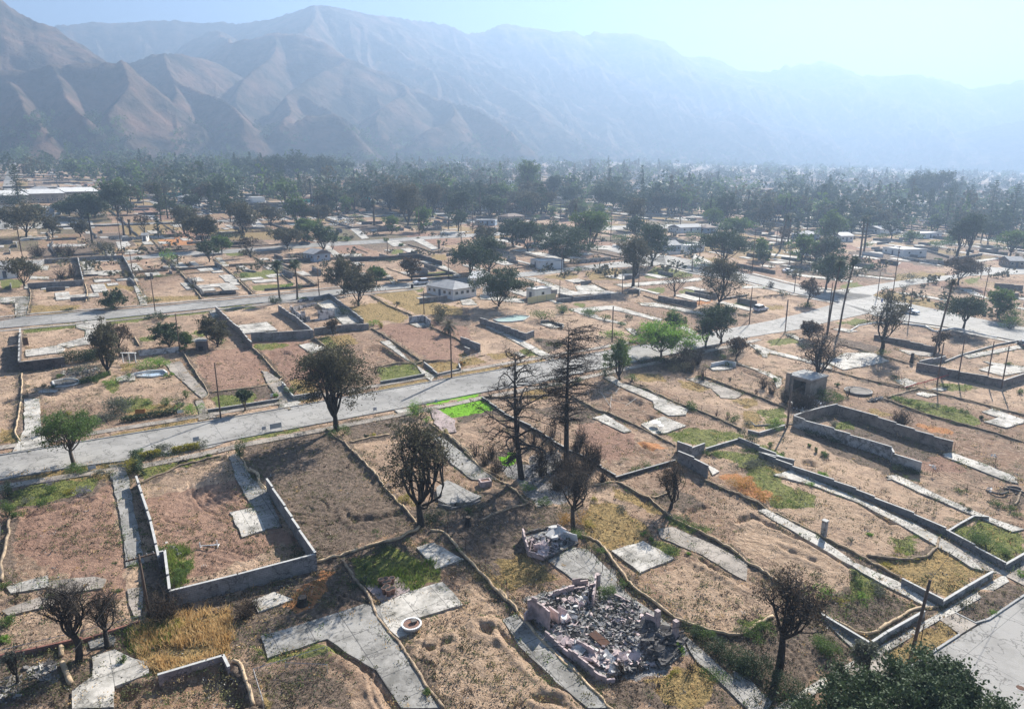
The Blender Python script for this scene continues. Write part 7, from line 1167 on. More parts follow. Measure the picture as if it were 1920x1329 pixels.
b = g(*P('D 455,428')[0]); t = thing('chimney_pillar', b, 'lone white square pillar standing on the dirt between two driveways', 'pillar'); m = MB(); m.box(b + [0, 0, .9], (.5, .5, 2.0), .6); m.build('shaft', MT['blockw'], t, uv=True); m = MB(); m.box(b + [0, 0, 1.95], (.62, .62, .1), .6); m.build('cap', MT['coping'], t)
b = g(*P('E 1483,372')[0]); t = thing('brick_chimney', b, 'squat brick chimney stack on bare soil beyond the arching dark tree', 'chimney'); m = MB(); m.box(b + [0, 0, .85], (2.0, 1.3, 2.0), .1); m.build('stack', MT['blockt'], t); m = MB(); m.box(b + [0, 0, 1.92], (2.2, 1.5, .14), .1); m.build('cap', MT['coping'], t); m = MB(); m.box(b + [0, -.66, .4], (.9, .1, .8), .1); m.build('firebox', MT['dark'], t)
b = g(*P('E 1030,850')[0]); t = thing('lawn_board', b, 'orange board leaning on the dry lawn above the long low hedge', 'board'); m = MB(); m.box(b + [0, 0, .45], (1.5, .06, .9), .1, -.25); m.build('board', MT['orange'], t); 
for x in (-.5, .5): m = MB(); m.tube([b + [x, .3, 0], b + [x, 0, .8]], .03, 5); m.build('prop', MT['wood'], t)
def board(s, w_, h_, mm, lb, z=.5, cat='sign', posts=2, az_=R(34.5), name='yard_sign'):
    b = g(*P(s)[0]); t = thing(name, b, lb, cat); m = MB(); m.box(b + [0, 0, z + h_ / 2], (w_, .04, h_), az_); m.build('sign_panel', MT[mm], t)
    for x in ((-.45, .45) if posts == 2 else (0,)): m = MB(); m.tube([b + [math.cos(az_) * w_ * x, math.sin(az_) * w_ * x + .04, -.1], b + [math.cos(az_) * w_ * x, math.sin(az_) * w_ * x + .04, z + h_]], .03, 5); m.build('post', MT['steel'], t)
board('F 460,965', 1.7, .8, 'sign', 'largest pale sign panel on the near verge, left of the big oak', .35); board('F 372,975', .6, .5, 'sign', 'small pale sign left of the largest sign on the verge', .35); board('F 1185,830', .6, .5, 'sign', 'small pale sign on the near verge right of the big oak', .3); board('E 1440,1060', .8, .6, 'sign', 'small pale signs at the right end of the clipped hedge', .4); board('G 68,755', .5, .5, 'bluew', 'small pale blue sign at the corner of the vivid green lawn', .2); board('F 430,725', .5, .5, 'whitep', 'small white sign at the foot of the driveway left of the big oak', .2)
board('A 480,90', .9, .5, 'sign', 'row of small pale signs on the verge at left', .2); board('E 1325,850', .9, .5, 'whitep', 'white box-shaped sign beside the bright round bush', .3); board('I 595,60', .9, 1.0, 'blue', 'blue sign on a post at the street junction', 1.4, posts=1, name='street_sign')
board('E 192,345', .9, 1.6, 'wood', 'dark upright board at the corner of the white patio', .1)
# kidney and green pools
def pool(s, lb, mm='pool'):
    p = G2(s); t = thing('swimming_pool', g3(*p[0]), lb, 'swimming pool'); m = MB(); m.prism(drape(p), -.5, .14); m.build('basin', MT[mm], t, uv=False); m = MB(); l = resample(np.vstack([p, p[:1]]), .8); m.tube(np.stack([l[:, 0], l[:, 1], gz(l[:, 0], l[:, 1]) + .14], 1), .18, 6); m.build('rim', MT['coping'], t)
pool('E 385,612 480,592 560,596 590,612 560,635 470,650 400,652', 'empty grey kidney-shaped pool with a pale rim', 'grey'); pool('G 480,155 560,138 640,122 740,130 700,160 600,172 520,172', 'faded green drained pool beyond the lone block wall'); pool('E 1000,575 1080,550 1190,545 1215,565 1120,580', 'narrow blue-grey pool beside the curved white wall', 'bluew')
b = g(*P('I 425,685')[0]); t = thing('stone_disc', b, 'pale oval stone disc lying on bare dirt right of the bare tree', 'stone disc'); m = MB(); m.cyl(b, 2.3, .3, 28, 2.3); m.build('disc', MT['tan'], t); m = MB(); l = np.linspace(0, 2 * math.pi, 29); m.tube(np.stack([b[0] + 2.32 * np.cos(l), b[1] + 2.32 * np.sin(l), b[2] + .3 + 0 * l], 1), .1, 6); m.build('rim', MT['coping'], t)
# fallen red netting
l = resample(G2('I 780,668 880,640 1010,605 1140,560'), .5); t = thing('safety_netting', g3(*l[0]), 'fallen red safety netting stretched along the ground at right', 'netting'); m = MB(); 
for i in range(len(l) - 1):
    a, c = l[i], l[i + 1]; h0, h1 = (.35 + .45 * abs(noise(i * .35, 3.3)), .35 + .45 * abs(noise((i + 1) * .35, 3.3))); n_ = np.array([-.4, .6])
    for k in range(5): f0 = k / 4; m.tube([g3(*(a + n_ * f0 * 1.2), .12 + h0 * (1 - f0)), g3(*(c + n_ * f0 * 1.2), .12 + h1 * (1 - f0))], .035, 4, cap=False)
    m.tube([g3(*a, .1 + h0), g3(*(a + n_ * 1.2), .1)], .03, 4, cap=False)
m.build('net', MT['red'], t)
for i, p in enumerate(l[::6]): m = MB(); m.tube([g3(*p, -.1), g3(*p, 1.0)], .03, 5); m.build('post', MT['rust'], t)
# pergola, bin, rags, scaffold, manhole
b = g(*P('E 950,470')[0]); t = thing('pergola', b, 'small white arched garden gate by the tall dark leaning tree', 'pergola')
for x in (-1.2, 0, 1.2): m = MB(); m.tube([b + [x, 0, 0], b + [x, 0, 1.9]], .09, 6); m.build('post', MT['whitep'], t)
m = MB(); m.box(b + [0, 0, 1.95], (2.9, .3, .12)); m.build('beam', MT['whitep'], t)
b = g(*P('A 1090,490')[0]); t = thing('white_frame', b, 'small white tubular frame on the red dirt inside the tall wall', 'frame')
for (x0, y0, z0, x1, y1, z1) in ((-.9, -.2, 0, -.9, -.2, .7), (.9, -.1, 0, .9, -.1, .9), (-.9, .3, 0, .9, .35, .2), (-.9, -.2, .3, .9, -.1, .35), (-.9, -.2, .1, -.9, .3, 0), (.9, -.1, .1, .9, .35, .2)): m = MB(); m.tube([b + [x0, y0, z0 + .05], b + [x1, y1, z1 + .05]], .05, 5); m.build('bar', MT['whitep'], t)
b = g(*P('D 1480,1220')[0]); t = thing('manhole_cover', b + [0, 0, .03], 'round manhole cover in the street at lower right', 'manhole cover'); m = MB(); m.cyl(b + [0, 0, .031], .42, .012, 20); m.build('frame', MT['coping'], t); m = MB(); m.cyl(b + [0, 0, .044], .32, .01, 20); m.build('lid', MT['rust'], t)
b = g(*P('K 1160,1115')[0]); t = thing('wheelie_bin', b, 'black wheeled bin beside the van on the second street', 'bin'); m = MB(); m.box(b + [0, 0, .55], (.7, .7, 1.1)); m.build('bin_body', MT['tyre'], t); m = MB(); m.box(b + [0, 0, 1.14], (.78, .82, .08), 0, .08); m.build('lid', MT['tyre'], t)
for s, lb in (('D 1020,110', 'pale rag knotted on a stake above the upper white driveway, left'), ('D 1310,225', 'pale rag knotted on a stake above the upper white driveway, right'), ('I 1415,1200', 'pale rag tied to a leaning stake at the right')):
    b = g(*P(s)[0]); m = MB(); m.quads(quad_cloud(b + np.array([0, 0, 1.1]) + rng.normal(size=(14, 3)) * .16, .35, rng)); orig(m.build('rag', MT['whitep']), b); tag(bpy.context.scene.objects[-1] if False else [o for o in sc.objects if o.name.startswith('rag')][-1], lb, 'rag', 'pale rags tied to stakes')
b = g(*P('D 1400,192')[0]); m = MB(); 
for i in range(5): m.tube(curve(b + [rng.normal() * .6, rng.normal() * .6, .15], b + [rng.normal() * 1.5, rng.normal() * 1.5, .2], rng, 6, .3), .14, 6)
o = m.build('drain_hose', MT['charred']); orig(o, b); tag(o, 'tangle of thick dark hose at the end of the upper white driveway', 'hose')
b = g(*P('A 945,50')[0]); t = thing('log_pile', b, 'small brown log pile on the square yellow lawn', 'log pile')
for i in range(4): m = MB(); m.tube([b + [-.5 + .2 * i, .2 * (i % 2), .15 + .08 * i], b + [.6 + .1 * i, .35 - .2 * i, .2 + .08 * i]], .13, 7); m.build('log', MT['barkg'], t)
for s, lb in (('E 1300,30', 0),): pass
# vehicles
car('Z 1706,587', math.atan2(W[1], W[0]), 'cars', label='silver car with dark windows on the cross street at right'); car('Z 789,533', math.atan2(U[1], U[0]) + math.pi, 'carw', 4.8, 'white van parked beside the white bungalow', suv=True); car('M 165,1255', math.atan2(U[1], U[0]), 'carw', 4.6, 'white pickup-like car parked on the dirt lot left of the junction', suv=True)
car('L 1585,665', 0.1, 'cars', 5, 'silver car on the far road behind the dark oaks', suv=True); car('L 525,735', .6, 'carw', 5.5, 'white van on the parking area beyond the dark trees', suv=True); car('I 1640,350', 1.2, 'card', 4.5, 'dark car cut by the right edge on the pale driveway'); car('K 770,512', .2, 'carw', 6.5, 'white caravan-sized van beside the teal cloth fence', suv=True); car('L 1200,1290', .3, 'card', 4.5, 'x') if False else None
car('K 435,822', .3, 'card', 4.6, 'dark car parked beside the dense dark trees on the third street'); car('M 350,1000', .2, 'carw', 4.4, 'white car parked at the end of the pale driveway by the dark flat-topped tree')
for i, (x, y, c) in enumerate(((1115, 655, 'carw'), (1150, 657, 'card'), (1190, 658, 'cars'), (1240, 660, 'carw'), (1280, 662, 'cars'), (1300, 668, 'carw'), (1330, 662, 'carw'), (1365, 668, 'card'), (535, 612, 'carw'))): car('M %d,%d' % (x, y), .4 + i * .1, c, 4.6, phrase={'carw': 'tiny white car', 'card': 'tiny dark car', 'cars': 'tiny silver car'}[c])
# ------------------------------------------------------------------ far neighbourhood: trees, walls, slabs, houses, poles beyond the traced streets
TRACE = G2('Z -40,330 500,330 960,345 1400,350 1960,410 1960,1400 -40,1400')
def proj(p):
    d = depth_at(p); return 960 + F * p[0] / d, 664.5 - F * ((p[1] * SP + (p[2] - CAMH) * CP)) / d
protos = []
for i in range(14):
    r_ = np.random.default_rng(100 + i); kind = i % 7
    if kind == 5: w, c = conifer_mesh(r_, 16, 8, 700, 1.0, .4, base=.15, whorls=12, per=4, sub=2, prof=lambda t: (1 - t) ** .7 * .9 + .1); lf, nm, ph, H0 = 'ldark', 'pine_tree', 'pointed dark pine', 16
    elif kind == 6: w, c = palm_mesh(r_, 14, 2.0, tr=.35, nf=26, skirt=14); lf, nm, ph, H0 = 'ldark', 'palm_tree', 'slim hazy palm', 14
    elif kind == 4: w, c = tree_mesh(r_, 10, 9, .25, 500, .7, k1=6, k2=4, k3=3, gap=.4, twigs=False); lf, nm, ph, H0 = 'lbrown', 'dead_tree', 'sparse brown tree', 10
    else: w, c = tree_mesh(r_, 10, 10 + 2 * (kind == 1), .06 if kind != 2 else .15, 1500, .8, k1=6, k2=4, k3=3, gap=.1, twigs=False); lf = ('ldark', 'lburnt', 'ldark', 'lgreen')[kind]; nm, H0 = 'tree', 10; ph = {'ldark': 'dark green round tree', 'lburnt': 'dark scorched broad tree', 'lgreen': 'mid-green round tree'}[lf]
    wm = bpy.data.meshes.new('trunk'); wm.from_pydata(np.concatenate(w.v).tolist(), [], w.f); wm.materials.append(MT['bark']); cm = bpy.data.meshes.new('crown'); cm.from_pydata(np.concatenate(c.v).tolist(), [], c.f); cm.materials.append(MT[lf]); protos.append((wm, cm, nm, ph, H0, kind))
r_ = np.random.default_rng(11)
mine = [proj(g(*P(s)[0])) for s in ('K 1000,600',)]
placed = []; far_pts = []
def dens(px, py):
    b = .24
    if py < 330: b = .5
    if px < 520 and py < 345: b = .6
    if px > 1300 and py < 380: b = .5
    if 345 < py < 420: b = .3
    return b
for n in range(60000):
    if len(far_pts) > 4300: break
    y = 250 + 250 * r_.random() ** 1.1; d = math.exp(r_.uniform(math.log(255), math.log(3600))); a = R(r_.uniform(-41, 41)); x_, y_ = d * math.sin(a), d * math.cos(a); p = np.array([x_, y_, gz(x_, y_)]); px, py = proj(p)
    if not (-80 < px < 2000) or (px < 205 and 338 < py < 450): continue
    if abs((x_ * U[0] + y_ * U[1] - 203) % 215) < 6 or abs(((-W[0] * x_ - W[1] * y_) - FARST[0]) % 88) < 6: continue
    if d < 420 and sdf(np.array([x_]), np.array([y_]), TRACE)[0] > 0:
        if py > 500 or r_.random() > .13 or any(sdf(np.array([x_]), np.array([y_]), rp)[0] > -3 for rp in roadp): continue
    if r_.random() > dens(px, py) * (.12 + .88 * (noise(x_ / 95, y_ / 95) > 0)): continue
    if any((q_[0] - x_) ** 2 + (q_[1] - y_) ** 2 < 36 for q_ in far_pts[-60:]): continue
    far_pts.append((x_, y_, d))
far_pts.sort(key=lambda q_: q_[2]); NI = 235
for i, (x_, y_, d) in enumerate(far_pts[:NI]):
    k = r_.choice(14, p=np.array([.12, .12, .08, .08, .09, .05, .03] * 2) / 1.14); wm, cm, nm, ph, H0, kind = protos[k]; s = r_.uniform(.7, 1.7) if kind < 4 else r_.uniform(.8, 1.25)
    if d < 430: s *= .72
    t = thing(nm, (x_, y_, gz(x_, y_) - .1), None, 'tree', 'trees scattered through the far neighbourhood'); del t['_o']; t.rotation_euler = (0, 0, r_.uniform(0, 6.28)); t.scale = (s * r_.uniform(.85, 1.15),) * 2 + (s,)
    for m_, n_ in ((wm, 'trunk'), (cm, 'crown')): o = link(bpy.data.objects.new(n_, m_)); o.parent = t
    auto(t, ph, (x_, y_))
# the far-off wood that reads as one mass
rest = far_pts[NI:]; V = {k: MB() for k in ('ldark', 'lburnt', 'lgreen')}
def low_tree(n, r_):
    c, lump = [], r_.normal(size=(6, 3)) * np.array([.3, .3, .2]) + [0, 0, .58]; k = r_.integers(0, 6, n); d = r_.normal(size=(n, 3)); d /= np.linalg.norm(d, axis=1)[:, None]; C = lump[k] + d * .22; return quad_cloud(C, .17, r_)
lows = [low_tree(150, r_) for _ in range(12)]
cone = []
for _ in range(4): z = r_.random(110); a = r_.uniform(0, 6.28, 110); rr_ = (1 - z) * .3 * r_.uniform(.3, 1, 110); cone.append(quad_cloud(np.stack([rr_ * np.cos(a), rr_ * np.sin(a), .1 + z * 1.3], 1), .14, r_, flat=.5))
for i, (x_, y_, d) in enumerate(rest):
    k = 'ldark' if r_.random() < .55 else ('lburnt' if r_.random() < .6 else 'lgreen'); q_ = lows[r_.integers(12)] if r_.random() < .9 else cone[r_.integers(4)]; s = 6 + 13 * r_.random() ** 1.6; a = r_.uniform(0, 6.28); rot = np.array([[math.cos(a), math.sin(a), 0], [-math.sin(a), math.cos(a), 0], [0, 0, 1]])
    V[k].quads((q_.reshape(-1, 3) @ rot) * np.array([s * 1.1, s * 1.1, s]) + [x_, y_, gz(x_, y_) - .3])
ft = np.nonzero((best - base > -4) & (best - base < 60) & (np.hypot(hx, hy) < 3600))[0]; ft = ft[r_.integers(0, len(ft), 4200)]
for i in ft:
    if r_.random() < (best[i] - base[i]) / 110 or noise(hx[i] / 90, hy[i] / 90) < -.1: continue
    s = 6 + 9 * r_.random(); V['ldark' if r_.random() < .7 else 'lgreen'].quads(lows[r_.integers(12)].reshape(-1, 3) * s * [1.1, 1.1, 1] + [hx[i], hy[i], max(hz[i], base[i]) - .5])
for k, nm in (('ldark', 'far_woodland'), ('lburnt', 'far_scorched_woodland'), ('lgreen', 'far_green_woodland')): o = V[k].build(nm, MT[k]); o['kind'] = 'stuff'; o['label'] = 'hazy tree cover spreading to the foot of the hills'; o['category'] = 'woodland'
# slabs and driveways of the far lots, one sheet mass each; walls
sl = MB(); wl = MB()
for _ in range(2100):
    d = math.exp(r_.uniform(math.log(190), math.log(1150))); a = R(r_.uniform(-40, 40)); x_, y_ = d * math.sin(a), d * math.cos(a)
    if d < 440 and (y_ < 175 or r_.random() < .3 or min(-max(sdf(np.array([x_]), np.array([y_]), rp)[0] for rp in roadp), 99) < 14 or max(sdf(np.array([x_]), np.array([y_]), s_[3])[0] for s_ in slabs) > -6): continue
    c = np.array([x_, y_]); l, w = r_.uniform(6, 22) * (1 if d > 440 else .6), r_.uniform(2.4, 7) * (1 if d > 440 else .7); D_, E_ = (W, U) if r_.random() < .7 else (U, W)
    sl.prism(drape([c - D_ * l / 2 - E_ * w / 2, c + D_ * l / 2 - E_ * w / 2, c + D_ * l / 2 + E_ * w / 2, c - D_ * l / 2 + E_ * w / 2]), -.3, .16 + .0007 * (_ % 90))
    if _ % 2 == 0: l2 = r_.uniform(8, 30); q_ = c + E_ * 5; wl.box((q_[0], q_[1], gz(*q_) + .3), (l2 * (1 if d > 440 else .4), .25, r_.uniform(1.2, 2.6)), math.atan2(D_[1], D_[0]))
o = sl.build('concrete_slabs', MT['white'], uv=True); o['kind'] = 'stuff'; o = wl.build('far_garden_walls', MT['block'], uv=True); o['kind'] = 'stuff'
le = MB(); lp = MB()      # low earth banks, hedges and kerbs along the lot lines of the middle distance
for iu in range(-60, 110):
    for iw in range(0, 60):
        for hv in (0, 1):
            if r_.random() < .18: continue
            u0, n0 = iu * 15.6 + 4, N1 + 96 + iw * 43; c = U * u0 - W * n0; d = np.hypot(*c)
            if c[1] < 60 or d > 1500 or abs(c[0]) > c[1] * .9 or d < 200: continue
            e = (-W * 40 if hv else U * 15) * r_.uniform(.5, 1); l = c + e * np.linspace(0, 1, 5)[:, None] + r_.normal(size=(5, 2)) * .3
            ro = abs(((l @ U).mean() - 203) % 215); 
            if ro < 7 or (d < 440 and max(sdf(np.array([q_[0]]), np.array([q_[1]]), rp)[0] for rp in roadp for q_ in (l[0], l[2], l[-1])) > -2): continue
            h = r_.uniform(.3, 1.1); (le if r_.random() < .7 else lp).tube(np.stack([l[:, 0], l[:, 1], gz(l[:, 0], l[:, 1]) + h * .3], 1), h * .55 * r_.uniform(.8, 1.3, 5), 5)
o = le.build('lot_edge_banks', MT['charred']); o['kind'] = 'stuff'; o = lp.build('lot_edge_rolls', MT['strawd']); o['kind'] = 'stuff'
fs = MB()
for _ in range(4200):
    d = math.exp(r_.uniform(math.log(230), math.log(1700))); a = R(r_.uniform(-40, 40)); x_, y_ = d * math.sin(a), d * math.cos(a)
    if noise(x_ / 40, y_ / 40) < -.15 or abs((x_ * U[0] + y_ * U[1] - 203) % 215) < 5: continue
    if d < 440 and r_.random() < .6 and sdf(np.array([x_]), np.array([y_]), TRACE)[0] > 0: continue
    s = r_.uniform(.8, 3.2); fs.quads(quad_cloud(np.array([x_, y_, gz(x_, y_) + s * .35]) + r_.normal(size=(26, 3)) * s * np.array([.45, .45, .25]), s * .5, r_))
o = fs.build('far_scrub', MT['lburnt']); o['kind'] = 'stuff'
# houses that survived, far off
roofs = [('gable', 'roofw'), ('hip', 'roofg'), ('flat', 'roofw'), ('gable', 'roofb')]; hp = []
for k, (rf, rm) in enumerate(roofs):
    pass
cnt = 0
for _ in range(400):
    d = math.exp(r_.uniform(math.log(460), math.log(1700))); a = R(r_.uniform(-38, 38)); x_, y_ = d * math.sin(a), d * math.cos(a); px, py = proj(np.array([x_, y_, gz(x_, y_)]))
    if px < 900 and r_.random() < .5: continue
    if abs((x_ * U[0] + y_ * U[1] - 203) % 215) < 14: continue
    rf, rm = roofs[cnt % 4]; c = np.array([x_, y_]); D_ = U if cnt % 3 else W
    if cnt < 4:
        a0 = c - D_ * 6; t = thing('house', (x_, y_, gz(x_, y_)), None, 'house', 'surviving houses in the hazy distance')
        w = MB(); w.box((x_, y_, gz(x_, y_) + 1.2), (12, 8, 3.6), math.atan2(D_[1], D_[0])); w.build('wall', MT['stucco'], t); m = MB(); an = math.atan2(D_[1], D_[0])
        if rf == 'flat': m.box((x_, y_, gz(x_, y_) + 3.1), (12.6, 8.6, .25), an)
        else:
            ca_, sa_ = math.cos(an), math.sin(an); lc = lambda x, y, z: (x_ + x * ca_ - y * sa_, y_ + x * sa_ + y * ca_, gz(x_, y_) + z); xr = 6.5 if rf == 'gable' else 2.5
            m.add([lc(-6.5, -4.6, 2.85), lc(6.5, -4.6, 2.85), lc(6.5, 4.6, 2.85), lc(-6.5, 4.6, 2.85), lc(-xr, 0, 4.6), lc(xr, 0, 4.6)], [(0, 1, 5, 4), (2, 3, 4, 5), (1, 2, 5), (3, 0, 4), (3, 2, 1, 0)])
        m.build('roof', MT[rm], t); 
        for q_ in (-3.5, 0, 3.5):
            ca_, sa_ = math.cos(an), math.sin(an); m = MB(); y0 = -4.03; m.box((x_ + q_ * ca_ - y0 * sa_, y_ + q_ * sa_ + y0 * ca_, gz(x_, y_) + 1.6), (1.4, .1, 1.1), an); m.build('window', MT['glass'], t)
        hp.append(t)
    else:
        t = copy_tree(hp[cnt % 4]); t.location = (x_, y_, gz(x_, y_)); t.rotation_euler = (0, 0, r_.uniform(-.15, .15) + (1.57 if r_.random() < .3 else 0))
    auto(t, ('white-roofed far house', 'grey-roofed far house', 'flat white far house', 'brown-roofed far house')[cnt % 4], (x_, y_)); cnt += 1
    if cnt >= 70: break
for _ in range(26):
    d = math.exp(r_.uniform(math.log(300), math.log(900))); a = R(r_.uniform(-35, 35)); x_, y_ = d * math.sin(a), d * math.cos(a)
    if d < 440 and sdf(np.array([x_]), np.array([y_]), TRACE)[0] > 0: continue
    b = g3(x_, y_); t = thing('utility_pole', b, None, 'utility pole', 'wooden utility poles'); m = MB(); m.tube([b, b + [0, 0, 10.5]], [.26, .2], 6); m.build('shaft', MT['wood'], t); m = MB(); m.box(b + [0, 0, 9.8], (2.4, .16, .16), R(34.5)); m.build('crossarm', MT['wood'], t); auto(t, 'far bare utility pole', b)
# ------------------------------------------------------------------ weeds and grass
def scatter(name, polys, dens_, h, matn, blades=5, w=.05, spread=.16, seed=1, lean=.5, maxn=9000):
    r_ = np.random.default_rng(seed); m = MB(); tri = []
    for poly in polys:
        mn, mx = poly.min(0), poly.max(0); A = (mx - mn).prod(); n = int(A * dens_); p = r_.uniform(mn, mx, (n, 2)); p = p[sdf(p[:, 0], p[:, 1], poly) > -.2]
        p = p[noise(p[:, 0] / 2.3, p[:, 1] / 2.3) > -.25][:maxn]
        if not len(p): continue
        k = len(p) * blades; q_ = np.repeat(p, blades, 0) + r_.normal(size=(k, 2)) * spread; z = gz(q_[:, 0], q_[:, 1]) + .0; hh = h * r_.uniform(.4, 1.2, k); a = r_.uniform(0, 6.28, k); ww = w * r_.uniform(.6, 1.4, k); dx, dy = np.cos(a) * ww, np.sin(a) * ww; la = r_.uniform(0, 6.28, k); ll = hh * lean * r_.random(k)
        A_ = np.stack([q_[:, 0] - dx, q_[:, 1] - dy, z], 1); B_ = np.stack([q_[:, 0] + dx, q_[:, 1] + dy, z], 1); C_ = np.stack([q_[:, 0] + np.cos(la) * ll, q_[:, 1] + np.sin(la) * ll, z + hh], 1); tri.append(np.stack([A_, B_, C_], 1).reshape(-1, 3))
    v = np.concatenate(tri); n = len(v) // 3; m.v.append(v); m.f = np.arange(n * 3).reshape(n, 3).tolist(); m.n = len(v); o = m.build(name, MT[matn]); o['kind'] = 'stuff'; return o
nearp = lambda ks, d=130: [p for k, p in patches if k in ks and p.mean(0)[1] < d]
scatter('green_weeds', nearp('G', 150), 2.2, .22, 'grassg', 5, .06, .2, 1)
scatter('dry_weeds', nearp('YO', 150), 2.2, .2, 'dry', 5, .05, .2, 2)
scatter('dry_grass', [G2('A 700,900 850,850 1020,830 1190,820 1190,1000 1170,1055 830,1150 770,1110 700,1000')], 16, .75, 'dry', 6, .045, .2, 3, .9); scatter('green_grass', [G2('A 640,930 700,890 960,880 900,950 740,1050 690,1030 650,980'), G2('A 870,480 1000,500 960,690 900,710 870,600'), G2('B 630,690 800,600 1000,560 1050,670 890,715')], 9, .6, 'grassg', 6, .05, .2, 4, .8)
scatter('dead_weeds', nearp('D', 150), .35, .25, 'weed', 5, .05, .25, 5)
near_all = G2('Z -20,640 1940,600 1940,1340 -20,1340')
def sparse(name, n, matn, seed, h, lo=-.05, s=.3):
    r_ = np.random.default_rng(seed); px = r_.uniform(0, 1920, n * 3); py = 430 + 900 * r_.random(n * 3); P_ = np.array([g(a, b)[:2] for a, b in zip(px, py)]); x, y = P_[:, 0], P_[:, 1]
    ok = noise(x / 9 + seed, y / 9) > lo
    for poly in roadp + [s_[3] for s_ in slabs]: ok &= ~(sdf(x, y, poly) > -.3)
    x, y = x[ok][:n], y[ok][:n]; C = []
    k = 14; X, Y = np.repeat(x, k), np.repeat(y, k); sz = np.repeat(r_.uniform(.4, 1.3, len(x)), k); C = np.stack([X + r_.normal(size=len(X)) * s * sz, Y + r_.normal(size=len(X)) * s * sz, gz(X, Y) + r_.random(len(X)) * h * sz + .04], 1)
    m = MB(); m.quads(quad_cloud(C, .16, r_)); o = m.build(name, MT[matn]); o['kind'] = 'stuff'
def edge_weeds(name, matn, seed, every, h, sz0):
    r_ = np.random.default_rng(seed); C = []
    for s_ in EDGES + [np.vstack([s_[3], s_[3][:1]]) for s_ in slabs]:
        l = resample(s_, every)
        if l.mean(0)[1] > 260: continue
        for p in l:
            if r_.random() < .55 or noise(p[0] / 5, p[1] / 5 + seed) < -.1: continue
            c = p + r_.normal(size=2) * .55; n_ = int(r_.integers(8, 34)); s1 = r_.uniform(.3, 1.2); C.append(np.stack([c[0] + r_.normal(size=n_) * .35 * s1, c[1] + r_.normal(size=n_) * .35 * s1, gz(*c) + r_.random(n_) * h * s1 + .03], 1))
    m = MB(); m.quads(quad_cloud(np.concatenate(C), sz0, r_)); o = m.build(name, MT[matn]); o['kind'] = 'stuff'
edge_weeds('edge_weeds', 'weed', 3, .55, .4, .15); edge_weeds('edge_green_weeds', 'lgreen', 4, 1.3, .5, .16); edge_weeds('edge_burnt_weeds', 'lburnt', 5, .8, .35, .15); edge_weeds('edge_dry_weeds', 'dry', 6, 1.2, .3, .14)
sparse('low_weeds', 5000, 'weed', 31, .25); sparse('brown_weeds', 2800, 'lbrown', 32, .25); sparse('green_sprouts', 500, 'lgreen', 33, .3, .1); sparse('scattered_stones', 500, 'rock', 34, .05, -.2, .25)
sparse('dark_scrub', 800, 'ldark', 35, 1.0, 0, .5); sparse('burnt_scrub', 900, 'lburnt', 36, .9, -.05, .5); sparse('dry_tufts', 450, 'dry', 37, .3, -.05, .3)
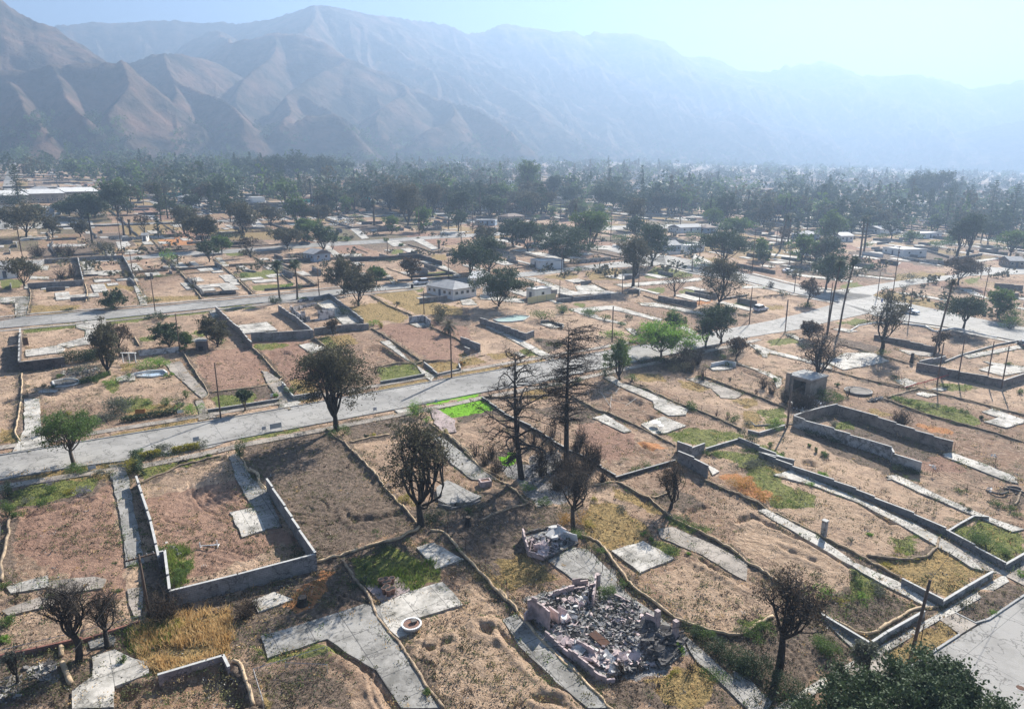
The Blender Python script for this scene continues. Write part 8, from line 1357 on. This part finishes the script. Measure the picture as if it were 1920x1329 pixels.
# ------------------------------------------------------------------ labels: what each thing looks like and which landmark it is beside
ANCH = dict([('the big scorched oak', (631, 806)), ('the white bungalow', (850, 560)), ('the pink ruin', (1120, 1160)), ('the tallest bare conifer', (1062, 866)), ('the walled red-dirt lot', (440, 1000)), ('the street junction', (1620, 560)), ('the lime-green tree', (1238, 668)), ('the long school', (100, 384)),
 ('the round leafy tree', (140, 872)), ('the two street palms', (541, 561)), ('the concrete building', (1500, 740)), ('the smoke-stained long wall', (1600, 850)), ('the corner lawn', (1755, 1090)), ('the leaning pole', (1703, 1250)), ('the fire pit', (770, 1178)), ('the orange dry grass', (340, 1200)), ('the vivid green lawn', (865, 765)), ('the burnt white shell', (590, 600)),
 ('the green pool', (960, 600)), ('the small round street tree', (460, 770)), ('the twin umbrella pines', (1797, 483)), ('the low white-roofed house', (1680, 478)), ('the teal cloth fence', (630, 378)), ('the cypress pair', (405, 400)), ('the pale blue house', (1262, 473)), ('the red netting', (1740, 720)), ('the silver car', (1706, 587)), ('the round garden tables', (1232, 803)), ('the two bare twiggy trees', (160, 1230)),
 ('the lone white pillar', (1544, 1005)), ('the terraced garden lot', (780, 505)), ('the white flat-roofed shed', (1000, 560)), ('the dark patio wall', (80, 695)), ('the grey kidney pool', (125, 718)), ('the front-yard dead oak', (1461, 1252)), ('the far green pyramid tree', (990, 374)), ('the traffic island tree', (1355, 495)), ('the full bright green tree', (1560, 455)),
 ('the small white hill house', (250, 328)), ('the brick-paved pot cluster', (725, 1100)), ('the round pit', (1175, 757)), ('the far dark oak', (765, 422)), ('the left edge lawn', (20, 535)), ('the flat-crowned tree', (1805, 618)), ('the slender bare tree', (1076, 994)), ('the far right pine row', (1780, 425)), ('the square yellow lawn', (325, 870))])
AN = [(k.replace('brick-paved ', ''), g(*v)[:2], v) for k, v in ANCH.items()]
ORD = ['', 'second ', 'third ', 'fourth ', 'fifth ', 'sixth ', 'seventh ', 'eighth ', 'ninth ', 'tenth ', 'eleventh ', 'twelfth ']
def ordw(i): return ORD[i] if i < len(ORD) else '%dth ' % (i + 1)
grp = {}
for o, ph, pos in ALL:
    q_ = proj(np.array([pos[0], pos[1], gz(*pos)])); best_ = min(AN, key=lambda a: ((a[2][0] - q_[0]) ** 2 + (2.2 * (a[2][1] - q_[1])) ** 2)); dx, dy = q_[0] - best_[2][0], q_[1] - best_[2][1]
    rel = ('right of' if dx > 0 else 'left of') if abs(dx) > 1.6 * abs(dy) else ('in front of' if dy > 0 else 'behind'); grp.setdefault((ph, rel, best_[0]), []).append((abs(dx) + abs(dy), o))
for (ph, rel, an), lst in grp.items():
    lst.sort(key=lambda k: k[0])
    for i, (d, o) in enumerate(lst):
        o['label'] = '%s %s %s' % (ph, rel, an) if len(lst) == 1 else ('%s %s %s, nearest' % (ph, rel, an) if i == 0 else '%s %s %s, %snearest' % (ph, rel, an, ordw(i)))
# ------------------------------------------------------------------ the hazy air
mtop = max(float(hz.max()) + 40, CAMH + 60)
m = MB(); m.box((0, 4000, (mtop - 420) / 2), (44000, 36000, mtop + 420)); 
hm = bpy.data.materials.new('haze'); hm.use_nodes = True; nt = hm.node_tree
for n in list(nt.nodes):
    if n.type != 'OUTPUT_MATERIAL': nt.nodes.remove(n)
pv = nt.nodes.new('ShaderNodeVolumePrincipled'); pv.inputs['Color'].default_value = (0.28, 0.385, 0.535, 1); pv.inputs['Density'].default_value = HAZE_DENS; pv.inputs['Anisotropy'].default_value = HAZE_ANISO
nt.links.new(pv.outputs[0], nt.nodes['Material Output'].inputs['Volume']); hzo = m.build('haze', hm); hzo['kind'] = 'stuff'
for o in sc.objects:
    if '_o' in o: del o['_o']
